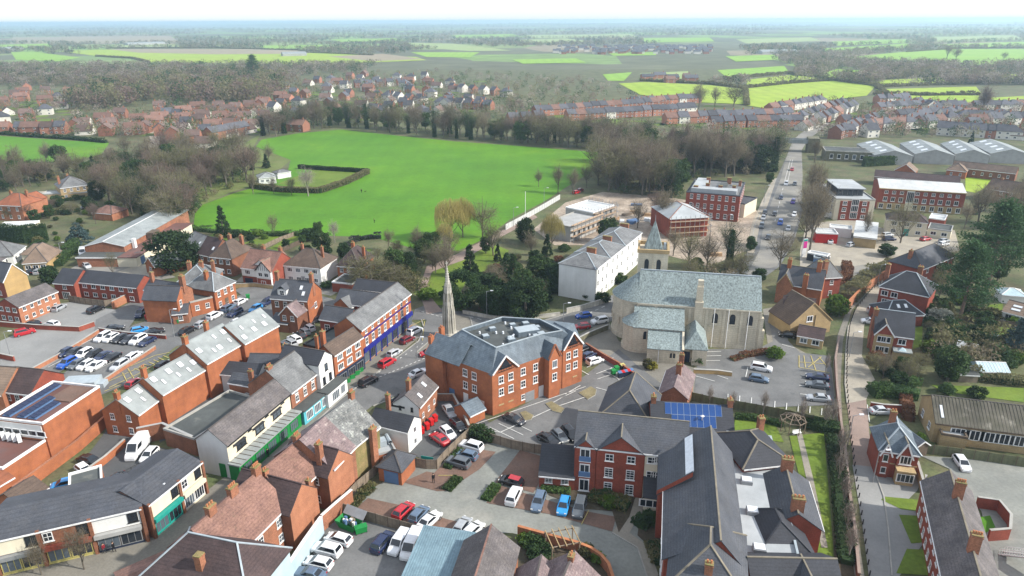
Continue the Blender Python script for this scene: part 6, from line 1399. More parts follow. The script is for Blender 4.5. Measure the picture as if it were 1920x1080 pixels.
house('sports_hall','big hall with pale grey low-pitched sheet roof and brick annexes',(158,461),(232,461),5.2,depth=44,roof='gablev',hr=1.5,wall='brick_old',rm='sheet_grey',cat='hall',ex=ex_hall,ridge='white_paint')
house('red_villa','red brick villa with bay windows at the left edge of the park',(-10,384),(40,386),6.0,depth=10,roof='hip',pitch=36,wall='brick_bright',rm='tile_red',wins='F3x2',ch=[(.2,.6,4.0,.8,.8,2),(.8,.6,4.4,.8,.8,2)])
house('red_villa_bay','pink-brick bay wing with white sash windows on the red villa',(38,378),(55,379),6.0,depth=8,roof='hip',pitch=36,wall='brick_bright',rm='tile_red',wins='F3x2:.9x1.5:p')
house('stone_villa','grey stone villa with hipped slate roof among trees',(112,353),(165,346),5.2,depth=11,roof='hip',pitch=34,wall='stone_buff',rm='slate_grey',wins='F4x2',ch=[(.1,.5,4.0,.9,.9,2),(.5,.9,3.6,.8,.8,2)])
house('flat_garage','long flat grey garage roof in front of the stone villa',(75,364),(165,360),2.8,depth=7,roof='flat',wall='stone_buff',rm='felt_grey',parapet='concrete',cat='garage')
house('pink_bungalow','low pink-roofed bungalow behind the sports hall',(172,398),(209,401),2.8,depth=8,roof='hip',pitch=28,wall='brick_bright',rm='tile_pink',cat='bungalow')
house('site_cabin','long white cabin behind the tall clipped hedge',(-5,423),(62,420),3.0,depth=5,roof='flat',wall='render_cream',rm='sheet_white',parapet='white_paint',cat='cabin')
house('garden_bungalow','grey-roofed bungalow with rooflights beside the big round yew',(345,452),(385,468),3.0,depth=8,pitch=32,wall='brick_old',rm='slate_grey',ex=lambda r_,L,D,hw,hr: rooflights(r_,[(.6,.3),(.8,.3)],L,D,hw,hr),cat='bungalow')
house('brick_lodge_small','small gabled brick house with white roof next to the round yew',(272,492),(290,500),3.2,depth=9,roof='gablev',hr=2.2,wall='brick_orange',rm='sheet_grey',wins='F1x1:1.6x1.4',cat='house')
house('brick_house','square brick house with dark hipped roof above the car park road',(393,481),(434,485),5.6,depth=10,roof='hip',pitch=38,wall='brick_brown',rm='tile_brown',wins='F3x2:1.2x1.3:d',ch=[(.2,.8,4.6,.9,.9,2),(.75,.8,4.6,.9,.9,2)])
house('brick_house','very dark gabled house between the yew and the square brick house',(370,474),(398,480),5.2,depth=9,pitch=42,wall='brick_brown',rm='tile_purple',wins='F2x2',ch=[(.9,.5,5,.9,.9,2)],ex=lambda r_,L,D,hw,hr: rooflights(r_,[(.8,.4)],L,D,hw,hr))
def ex_tud(root,L,D,hw,hr):
    bx(root,'rendered_wall','render_white',0,L,-.06,-.01,2.8,hw-.1)
    cross_gable(root,L*.52,L*.98,.6,hw-.1,2.6,5.0,'render_white','tile_pink',barge='black_paint',wins=[(L*.65,3.4,1.4,1.2,'d'),(L*.84,3.4,1.4,1.2,'d'),(L*.72,.9,1.6,1.3,'d')])
    bx(root,'brick_base','brick_red',L*.53,L*.97,-.64,-.6,0,2.8);q = MB()
    xm = L*.75
    for i in range(7):
        x = L*(.55+.4*i/6);zt = hw+2.4*(1-abs(x-xm)/(L*.23));q.bar((x,-.63,hw-.2),(x,-.63,max(hw,zt)),.14,.06)
    build(q,'timbering','black_paint',root);window(root,L*.2,-.1,3.4,0,1.8,1.3,'c');link('door',DOORS['dark'],root,(L*.2,0,0),0,(2.6,1,2.2))
house('tudor_house','half-timbered house with pink tiled roof and a black and white gable',(452,500),(510,507),5.4,depth=10,pitch=38,wall='brick_red',rm='tile_pink',ex=ex_tud,ch=[(.35,.6,4.8,.9,.9,2),(.9,.6,4.8,.9,.9,2)])
house('tudor_house_wing','white-walled side wing of the half-timbered house',(508,507),(548,487),5.0,depth=7,pitch=38,wall='render_white',rm='tile_pink',wins='F2x1:1.8x1.2:c^3.2 F2x1:1.8x1.4:c^.8')
house('white_villa','white rendered house with dark hipped roof and white chimneys',(532,497),(600,503),5.2,depth=10,roof='hip',pitch=38,wall='render_white',rm='tile_brown',wins='F4x2:1.6x1.2:c',ch=[(.25,.6,4.8,.7,.7,1),(.85,.5,4.8,.7,.7,1)],doors=[('F',.5,1.2,2.3,'grey')])
house('slate_hip_house','brick house with dark hipped roof partly behind shrubs near the blue terrace',(632,498),(674,501),5.0,depth=10,roof='hip',pitch=40,wall='brick_orange',rm='tile_purple',wins='F3x2',ch=[(.3,.7,5,.8,.8,2),(.9,.5,4.5,.7,.7,1)])
house('hut','small flat-roofed brick hut near the shrubs beside the dark hipped house',(622,528),(660,532),3.0,depth=7,roof='flat',wall='brick_red',rm='felt_flat',cat='shed')
def ex_3s(root,L,D,hw,hr):
    bx(root,'dormer','render_white',L*.18,L*.42,.6,3.0,hw-.2,hw+2.0);q = MB();gable_roof(q,L*.18,L*.42,.4,3.6,hw+2.0,hw+3.0,.15,.1,.1,'v');build(q,'dormer_roof','slate',root);window(root,L*.3,.6,hw+.4,0,1.2,1.3,'s');rooflights(root,[(.75,.6),(.85,.3)],L,D,hw,hr)
house('tall_brick_house','tall brick house with white dormer and big gable beside the parked cars',(507,557),(576,562),7.2,rp=(545,524),pitch=42,wall=['brick_brown','brick_orange'],split={'R': 1},rm='slate',wins='F4x2:1.0x1.5:s R1x1:1.2x1.5^3.6',ch=[(.03,.5,5.4,.8,1.0,2),(.97,.5,5.4,.8,1.0,2)],ex=ex_3s)  # orange gable painted as the sunlit side, brown front as the shaded one
house('tall_house_wing','gabled rear wing of the tall brick house with brown slates',(524,588),(556,592),4.8,depth=8,roof='gablev',hr=2.4,wall='brick_brown',rm='slate_lavender',wins='F2x1^3.2',cat='house')
house('tall_house_annexe','low slate annexe below the tall brick house',(508,602),(540,606),2.6,depth=5,pitch=28,wall='brick_brown',rm='slate',cat='house',ridge=False)
house('bowls_pavilion','white bowls pavilion with pale grey roof beside the square hedge',(485,334),(517,331),3.2,depth=8,roof='hip',pitch=24,wall='render_white',rm='sheet_grey',wins='F3x1:1.6x1.2:c',cat='pavilion')
house('bowls_pavilion','small white store at the end of the bowls pavilion',(520,325),(545,321),2.8,depth=5,roof='hip',pitch=24,wall='render_white',rm='slate_grey',cat='pavilion')
# walls and fences on the left
wall_line('car_park_wall','brick car park wall below the brick flats',[(0,612),(70,618),(150,622),(178,612)],1.3,'brick_red',.3,'concrete')
wall_line('car_park_wall','long brick wall down the middle of the left car parks',[(50,705),(110,672),(150,648),(186,625)],1.0,'brick_bright')
wall_line('car_park_wall','low brick wall in front of the old school parking',[(186,622),(240,630),(312,636)],1.0,'brick_red')
wall_line('car_park_wall','low brick wall with a red barrier beside the yellow bays',[(186,725),(230,695),(270,670),(292,655)],.9,'brick_bright')
wall_line('car_park_wall','brick wall end at the left frame edge of the car park',[(0,672),(28,678)],1.3,'brick_red')
wall_line('alley_wall','brick wall rising along the alley beside the dark-roofed terrace',[(212,580),(240,566),(270,552)],2.2,'brick_bright')
fence('yard_fence','timber and grey fences round the back yards of the dark-roofed terrace',[(130,566),(165,572),(200,576),(228,570)],1.9)
wall_line('car_park_wall','buff brick wall below the tall brick house',[(540,618),(560,600),(585,585)],1.2,'brick_yellow')
wall_line('front_wall','buff front garden wall of the half-timbered house',[(440,540),(478,538),(530,545),(580,548)],1.2,'stone_buff')
fence('garden_fence','pale timber garden fence between the two long lawns',[(490,470),(520,455),(555,442)],1.6)
fence('garden_fence','dark garden fence beside the round evergreen',[(525,475),(570,455),(600,445)],1.6,'timber_dark')
# ------------------------------------------------------------------ street furniture, bins, garden structures, people
fence('car_park_fence','long wooden fence between the two lower car parks',[(642,962),(690,978),(740,992),(797,1008)],1.9)
fence('garden_fence','wooden fence beside the garage leading to the brick gable',[(645,950),(664,925),(700,895),(712,880)],1.8)
fence('yard_fence','wooden fence panel behind the garage with a green banner',[(778,876),(800,880),(818,882),(835,862),(862,835),(888,812)],1.9)
fence('car_park_fence','long grey wooden fence between the gravel car park and the orange block',[(888,812),(920,830),(960,842),(1000,850),(1025,852)],1.9)
fence('flats_fence','tall mossy wooden fence behind the blue solar panels',[(1296,752),(1340,762),(1400,772),(1470,785),(1566,806)],2.0,'timber_green')
fence('yard_fence','mossy wooden fence along the gravel yard below the workshop',[(1724,850),(1780,856),(1850,866),(1930,878)],1.9,'timber_green')
fence('garden_fence','long timber fence across the right-hand gardens',[(1800,605),(1860,612),(1920,618)],1.8,'timber_dark')
wall_line('church_wall','low dark stone wall along the church yard beside the road',[(1086,642),(1105,632),(1140,618)],1.3,'stone_dark')
wall_line('church_wall','low stone wall in the church car park beside the cottage',[(1300,700),(1345,702),(1372,706)],1.0,'brick_yellow',.4)
wall_line('lane_wall','tall brick wall along the upper bend of the lane',[(1735,480),(1690,502),(1645,530),(1606,562),(1580,590)],2.4,'brick_bright',.4,'terracotta')
wall_line('lane_wall','pale topped wall between the footpath and the church car park',[(1572,640),(1565,680),(1568,735),(1575,800),(1582,850),(1590,930),(1600,1000),(1608,1090)],1.3,'brick_brown',.3,'pink_paving')
wall_line('lane_wall','brown brick garden wall beside the light blue parked car',[(1630,768),(1655,772),(1690,774)],1.6,'brick_red')
wall_line('lodge_wall','yellow stone wall beside the brick lodge',[(1716,884),(1728,925),(1732,910)],2.0,'stone_buff')
wall_line('road_wall','stone garden wall in front of the white regency terrace',[(1062,588),(1090,582),(1130,570),(1142,566)],1.4,'stone_grey')
wall_line('road_wall','low hedge-topped stone wall below the yew trees',[(868,588),(920,598),(985,600),(1050,592)],.9,'stone_grey')
def site_hoarding():
    wp = resample([P(*p) for p in ((948,432),(985,412),(1020,392),(1050,374))],2.4);c = wp[0].copy();root = thing('site_hoarding','white building-site hoarding along the park edge','hoarding',c)
    pm = MB();pm.box(0,2.3,-.04,.04,.1,2.2);me = pm.mesh('panel',['sheet_white']);po = MB();po.box(-.06,.06,-.06,.06,0,2.3);pme = po.mesh('post',['grey_metal'])
    for a,b in zip(wp,wp[1:]): link('panel',me,root,a-c,math.atan2((b-a).y,(b-a).x));link('post',pme,root,a-c)
site_hoarding()
# bollards along the lane
_b = MB();_b.cone((0,0),.10,.09,0,.85,8);_b.cone((0,0),.12,.05,.85,.97,8);BOL = _b.mesh('bollard',['black_paint'])
_lp = resample([P(*p) for p in ((1690,505),(1633,545),(1602,584),(1593,612),(1588,651),(1587,720),(1590,757),(1595,818),(1600,860),(1606,905),(1616,974),(1630,1080))],2.2)
for i,p in enumerate(_lp):
    o = link('bollard',BOL,None,p);tag(o,'black post in the row edging the lane footpath','bollard','posts along the lane footpath')
def bin_big(col,x,y,rz,label,lid=None,w=1.25,d=.95,h=1.15,group=None):
    p = P(x,y,.4);r_ = thing('wheeled_bin',label,'bin',(p.x,p.y,.1),rz,group);b = MB()
    b.v = [(-w/2*.85,-d/2*.85,.15),(w/2*.85,-d/2*.85,.15),(w/2*.85,d/2*.85,.15),(-w/2*.85,d/2*.85,.15),(-w/2,-d/2,h),(w/2,-d/2,h),(w/2,d/2,h),(-w/2,d/2,h)]
    for f in ((0,3,2,1),(4,5,6,7),(0,1,5,4),(1,2,6,5),(2,3,7,6),(3,0,4,7)): b.f.append(f);b.m.append(0)
    build(b,'body',col,r_);l = MB();l.slab([(-w/2-.04,-d/2-.05,h+.06),(w/2+.04,-d/2-.05,h+.06),(w/2+.04,d/2,h+.22),(-w/2-.04,d/2,h+.22)],.06);build(l,'lid',lid or col,r_)
    for sx in (-1,1):
        k = MB();k.tube((sx*w*.4,-d*.35,.08),(sx*w*.4+.06,-d*.35,.08),.09,.09,8);build(k,'wheel','tyre',r_)
for i,(x,y,n) in enumerate(((777,826,'front'),(784,818,'second'),(791,811,'middle'),(801,803,'fourth'),(809,795,'last'),(816,788,'rearmost'))):
    bin_big('red_paint',x,y,R(40),'red wheeled bin, %s in the row along the pub wall' % n,group='red bins along the pub wall',w=.75,d=.85,h=1.25)
for x,y,c,l in ((1156,694,'green_paint','green wheeled bin inside the curved brick wall'),(1150,700,'green_paint','small green bin left of the big green one by the curved wall'),(1167,690,'yellow_paint','yellow-lidded bin at the corner of the curved wall'),(672,997,'green_paint','green wheeled bin beside the open skip'),(682,994,'green_paint','second green wheeled bin at the fence end by the skip'),(38,700,'green_paint','green bin by the left car park wall'),(465,558,'green_paint','green cabinet on the car park road corner'),(327,602,'dusty_blue','blue bin at the old school porch'),(336,604,'green_paint','green bin at the old school porch'),(276,597,'red_paint','red bin beside the old school hall')):
    bin_big(c if c != 'yellow_paint' else 'navy',x,y,R(25),l,lid=c,w=.95,d=.8,h=1.05)
for i in range(5):
    bin_big('navy',1162+i*5.4,705-i*1.2,R(14),'blue recycling bin in the row by the curved wall',lid=('red_paint' if i % 2 else 'dusty_blue'),group='blue recycling bins by the curved wall',w=.75,d=.8)
for i,(x,y,w) in enumerate(((659,705,1.8),(668,698,1.8),(675,692,1.6),(652,712,1.2),(645,718,1.2))):
    p = P(x,y,.5);r_ = thing('stall_crate','stack of green market crates, %s along the brown-roofed shop' % ('middle one','fourth from the left','rightmost','second from the left','leftmost')[i],'crates',(p.x,p.y,.1),R(40),'green crates outside the brown-roofed shop')
    for j in range(2): b = MB();b.box(-w/2*.6,w/2*.6,-.6,.6,j*.5,j*.5+.44);b.box(-w/2*.5,w/2*.5,-.54,.54,j*.5+.44,j*.5+.46,1);build(b,'crate',['green_paint','timber_dark'],r_)
def skip():
    p = P(655,985,.5);r_ = thing('open_skip','green open skip with its lid up beside the fence','skip',(p.x,p.y,.1),R(-28));b = MB()
    b.v = [(-1.3,-.8,.1),(1.3,-.8,.1),(1.3,.8,.1),(-1.3,.8,.1),(-1.9,-.95,1.3),(1.9,-.95,1.3),(1.9,.95,1.3),(-1.9,.95,1.3)]
    for f in ((0,3,2,1),(0,1,5,4),(1,2,6,5),(2,3,7,6),(3,0,4,7)): b.f.append(f);b.m.append(0)
    build(b,'body','green_paint',r_);l = MB();l.slab([(-1.9,.9,1.35),(1.9,.9,1.35),(1.9,2.0,2.2),(-1.9,2.0,2.2)],.08);build(l,'lid','grey_metal',r_)
    w = MB();rnd = random.Random(3)
    for _ in range(14): x,y = rnd.uniform(-1.3,1.2),rnd.uniform(-.7,.6);w.box(x,x+.4,y,y+.3,.5,1.0+rnd.random()*.4,rnd.randrange(3))
    build(w,'rubbish',['timber','dusty_blue','render_white'],r_)
skip()
def lamp(x,y,h,label,rz=0.0):
    p = P(x,y);r_ = thing('street_lamp',label,'street lamp',p,rz);b = MB();b.tube((0,0,0),(0,0,h),.10,.06,7);build(b,'post','grey_metal',r_)
    b = MB();b.tube((0,0,h),(1.2,0,h+.25),.05,.04,6);build(b,'arm','grey_metal',r_);bx(r_,'lantern','skylight',1.0,1.75,-.16,.16,h+.17,h+.33)
for a in ((302,972,6,'street lamp in front of the teal shopfront'),(1592,670,6,'street lamp on the lane by the church car park'),(1589,835,6,'street lamp on the lane near the gazebo'),(1636,905,6,'street lamp opposite the brick lodge'),(1645,535,6,'street lamp at the top bend of the lane'),(913,595,7,'street lamp below the dark yews'),(963,425,7,'lamp post at the park path near the hoarding'),(1020,385,7,'lamp post at the park edge by the hoarding corner'),(327,632,7,'lamp post by the old school entrance'),(20,668,6,'lamp post in the pale left car park'),(782,672,5,'slim post at the kerb in front of the monument'),(1056,612,6,'blue sign post on the road by the white terrace'),(1360,440,7,'lamp beside the scaffolded building'),(1432,380,7,'lamp in front of the mansion block'),(118,490,6,'lamp beside the clipped garden hedge')): lamp(*a)
# rugby posts and park bits
def goal(x,y,h,lab):
    p = P(x,y);r_ = thing('goal_post',lab,'post',p);b = MB();b.tube((0,0,0),(0,0,h),.12,.10,6);build(b,'post','white_paint',r_)
goal(985,402,9,'tall white post on the park grass near the hoarding')
# totem sign
def totem():
    p = P(1506,482);r_ = thing('totem_sign','tall forecourt totem sign in magenta and white','sign',p,.2);bx(r_,'board','white_paint',-.7,.7,-.15,.15,0,6);bx(r_,'panel','magenta',-.62,.62,-.18,-.155,3.0,5.2)
    bx(r_,'panel','teal_paint',-.62,.62,-.18,-.155,5.25,5.9)
totem()
def hoard(x0,y0,x1,y1,h,m,lab):
    a,b = P(x0,y0),P(x1,y1);d = b-a;r_ = thing('banner',lab,'banner',a,math.atan2(d.y,d.x));q = MB();q.box(0,d.length,-.03,.03,.4,h);build(q,'sheet',m,r_)
    q = MB();q.box(0,.08,-.05,.05,0,h);q.box(d.length-.08,d.length,-.05,.05,0,h);build(q,'posts','grey_metal',r_)
hoard(1570,408,1592,409,2.2,'red_paint','red banner at the front of the modern flats');hoard(1545,409,1568,410,2.0,'white_paint','white banner left of the red one at the modern flats')
hoard(790,872,814,876,1.9,'teal_paint','green banner fixed on the fence behind the garage')
# gazebo and pergola
def gazebo():
    p = P(1484,806);r_ = thing('gazebo','open octagonal timber gazebo on the garden lawn','gazebo',p,.2);b = MB()
    for k in range(8): a = k*math.pi/4;b.tube((2.2*math.cos(a),2.2*math.sin(a),0),(2.2*math.cos(a),2.2*math.sin(a),2.3),.08,.08,6)
    build(b,'posts','timber',r_)
    for k in range(8): b = MB();a = k*math.pi/4;b.bar((2.4*math.cos(a),2.4*math.sin(a),2.3),(0,0,3.3),.12);build(b,'rafter','timber',r_)
    b = MB()
    for rr,z in ((2.25,2.32),(1.3,2.75)):
        for k in range(8): a,c = k*math.pi/4,(k+1)*math.pi/4;b.bar((rr*math.cos(a),rr*math.sin(a),z),(rr*math.cos(c),rr*math.sin(c),z),.1)
    build(b,'ring_beams','timber',r_);b = MB();b.box(-.8,.8,-1.9,-1.4,.4,.5);b.box(-.8,.8,-1.45,-1.38,.5,.95);b.box(-.7,-.6,-1.85,-1.45,0,.4);b.box(.6,.7,-1.85,-1.45,0,.4);build(b,'bench','white_paint',r_)
gazebo()
def pergola():
    p = P(1035,1052);r_ = thing('pergola','white timber pergola in the walled garden','pergola',p,.25);b = MB()
    for x in (0,4.0):
        for y in (0,3.0): b.box(x-.07,x+.07,y-.07,y+.07,0,2.3)
    build(b,'posts','timber',r_)
    for i in range(5): bx(r_,'rafter','stone_buff',i-.06,i+.06,-.4,3.4,2.4,2.55)
    q = MB();q.box(-.3,4.3,-.06,.06,2.28,2.4);q.box(-.3,4.3,2.94,3.06,2.28,2.4);build(q,'beams','timber',r_)
pergola()
def trampoline_etc():
    p = P(1822,628);r_ = thing('polytunnel','crumpled pale blue and grey plastic tunnel on the garden grass','polytunnel',p,R(-20));b = MB()
    for i in range(7):
        a0,a1 = math.pi*i/7,math.pi*(i+1)/7;b.quad([(0,1.1*math.cos(a0),.9*math.sin(a0)),(0,1.1*math.cos(a1),.9*math.sin(a1)),(8,1.1*math.cos(a1),.8*math.sin(a1)),(8,1.1*math.cos(a0),.8*math.sin(a0))])
    build(b,'cover','glass_roof',r_)
trampoline_etc()
p = P(228,492);r_ = thing('caravan','cream touring caravan outside the sports hall','caravan',p,.1)
b = MB();b.box(-2.6,2.6,-1.1,1.1,.5,2.4);b.box(-2.3,2.3,-1.0,1.0,2.4,2.6);build(b,'body','render_white',r_);window(r_,0,-1.1,1.4,0,1.6,.7,'p');
for sx in (-.5,.5): link('wheel',WHEEL,r_,(sx,-1.05,.33))
# timber stacks and pallets on the site
for i,(x,y) in enumerate(((1085,432),(1092,436),(1104,430),(1110,434),(1150,412),(1215,405),(1190,400),(1340,480))):
    p = P(x,y);r_ = thing('timber_stack','stack of pale new timber on the building site','timber',p,random.uniform(-.3,.6),'timber stacks on the building site')
    for j in range(4): bx(r_,'plank_bundle','new_timber',-2.2+j*.1,2.2,-.6,.6,j*.3,j*.3+.24)
for i in range(26):
    x,y = random.uniform(1160,1330),random.uniform(385,420);p = P(x,y);w = random.uniform(1.2,2.6)
    b = MB();b.box(-w,w,-.8,.8,0,random.uniform(.5,1.4));b.box(-w*.8,w*.8,-.9,.6,.3,random.uniform(.6,1.1));o = build(b,'material_pallet',random.choice(['skylight','concrete','timber','dusty_blue','render_white']),None,p,random.uniform(0,3))
    tag(o,'wrapped pallet of building materials lying on the site','pallet','pallets on the building site')
# heat pumps beside the store
for i in range(4):
    p = P(6+i*10,818+i*1.5,4.5);b = MB();b.box(-.55,.55,-.3,.3,0,1.2);b.cone((0,-.31),.01,.01,.5,.52,6);r_ = thing('heat_pump','white heat pump unit on the low roof of the solar store','heat pump',(p.x,p.y,4.0),R(-50),'heat pumps on the annexe roof');build(b,'case','white_paint',r_)
    b = MB();b.tube((0,-.3,.6),(0,-.34,.6),.4,.4,10);build(b,'fan','grey_metal',r_)
p = P(140,718,7.5);b = MB();b.box(-3,3,-1.6,1.6,0,1.6);b.box(3,4.2,-1.0,1.0,0,.9);o = build(b,'roof_plant','lead',None,(p.x,p.y+2.0,5.6),.1);tag(o,'pale blue plant box behind the solar store parapet','plant unit')
# people
mat('skin',(.45,.28,.20),rough=.6);mat('hair',(.03,.02,.015),rough=.7)
def person(x,y,h,rz,cloth,legs,label,stride=.18):
    nm = 'clothes_%s_%s' % (cloth,legs)
    if nm not in MATS:
        m = mat(nm,PAINT[cloth],rough=.9);nt = m.node_tree;b = nt.nodes['Principled BSDF'];tc = nd(nt,'ShaderNodeTexCoord');sx = nd(nt,'ShaderNodeSeparateXYZ');nt.links.new(tc.outputs['Object'],sx.inputs[0])
        r = nd(nt,'ShaderNodeValToRGB');r.color_ramp.interpolation = 'CONSTANT';e = r.color_ramp.elements;e[0].color = (*PAINT[legs],1);e[1].position = .47;e[1].color = (*PAINT[cloth],1);k = e.new(.80);k.color = (.45,.28,.20,1)
        dv = nd(nt,'ShaderNodeMath',operation='DIVIDE');nt.links.new(sx.outputs['Z'],dv.inputs[0]);dv.inputs[1].default_value = 1.85;nt.links.new(dv.outputs[0],r.inputs[0]);nt.links.new(r.outputs[0],b.inputs['Base Color'])
    V = [(0,0,.95),(0,0,1.2),(0,0,1.42),(0,.01,1.52),(0,-.01,1.62),(0,-.01,1.74)];E = [(0,1),(1,2),(2,3),(3,4),(4,5)];rad = [.15,.15,.16,.06,.095,.085]
    for s in (-1,1):
        i = len(V);st = stride*s;V += [(s*.10,0,.88),(s*.11,-st*.5,.48),(s*.11,st*.2-st,.08),(s*.11,st*.2-st-.14,.04)];E += [(0,i),(i,i+1),(i+1,i+2),(i+2,i+3)];rad += [.10,.07,.05,.045]
        i = len(V);V += [(s*.19,0,1.40),(s*.24,st*.5,1.12),(s*.22,st*.9-.12,.90),(s*.21,st*.9-.18,.82)];E += [(2,i),(i,i+1),(i+1,i+2),(i+2,i+3)];rad += [.065,.05,.04,.04]
    me = bpy.data.meshes.new('person');me.from_pydata(V,E,[]);me.materials.append(MATS[nm]);o = bpy.data.objects.new('person',me);COL.objects.link(o)
    bm = bmesh.new();bm.from_mesh(me);ly = bm.verts.layers.skin.verify();bm.verts.ensure_lookup_table()
    for v,r_ in zip(bm.verts,rad): v[ly].radius = (r_,r_)
    bm.verts[0][ly].use_root = True;bm.to_mesh(me);bm.free()
    o.modifiers.new('skin','SKIN');s = o.modifiers.new('sub','SUBSURF');s.levels = 1;s.render_levels = 1
    p = P(x,y);o.location = (p.x,p.y,.14);o.rotation_euler = (0,0,rz);k = h/1.78;o.scale = (k,k,k);tag(o,label,'person')
    hb = MB();hb.cone((0,.02),.115,.10,1.68,1.78,8);hb.cone((0,.02),.10,.03,1.78,1.84,8);build(hb,'hair','hair',o)
for a in ((813,906,1.8,.3,'black','black','person in black standing in the gravel car park holding something'),(215,1036,1.75,1.2,'black','black','person in dark clothes walking outside the grey-signed shop'),(197,1038,1.7,1.0,'maroon','dark','person in a reddish coat by the brick pier of the parade'),(503,858,1.75,.6,'black','dark','person in black standing at the green shopfront'),(678,362,1.75,0,'black','black','tiny person in dark clothes standing on the park grass'),(702,419,1.75,2,'black','black','tiny person in black nearer on the park grass')): person(*a)
def dog(x,y,rz,lab):
    p = P(x,y);o = bpy.data.meshes.new('dog');V = [(-.28,0,.42),(0,0,.44),(.26,0,.46),(.40,0,.60),(.55,0,.58),(-.42,0,.56)];E = [(0,1),(1,2),(2,3),(3,4),(0,5)];rad = [.10,.11,.12,.08,.05,.025]
    for bx,b in ((-.26,0),(.24,2)):
        for s in (-1,1): i = len(V);V += [(bx,s*.09,.30),(bx-.02,s*.09,.16),(bx,s*.09,.02)];E += [(b,i),(i,i+1),(i+1,i+2)];rad += [.06,.035,.03]
    o.from_pydata(V,E,[]);o.materials.append(MATS['hair']);ob = bpy.data.objects.new('dog',o);COL.objects.link(ob);bm = bmesh.new();bm.from_mesh(o);ly = bm.verts.layers.skin.verify()
    for v,r_ in zip(bm.verts,rad): v[ly].radius = (r_,r_)
    bm.verts.ensure_lookup_table();bm.verts[1][ly].use_root = True;bm.to_mesh(o);bm.free();ob.modifiers.new('skin','SKIN');s = ob.modifiers.new('sub','SUBSURF');s.levels = 1;s.render_levels = 1
    ob.location = (p.x,p.y,.14);ob.rotation_euler = (0,0,rz);tag(ob,lab,'dog')
dog(827,917,.5,'small black dog at the corner of the planted strip');dog(685,361,.2,'tiny dark dog beside the person on the park grass')
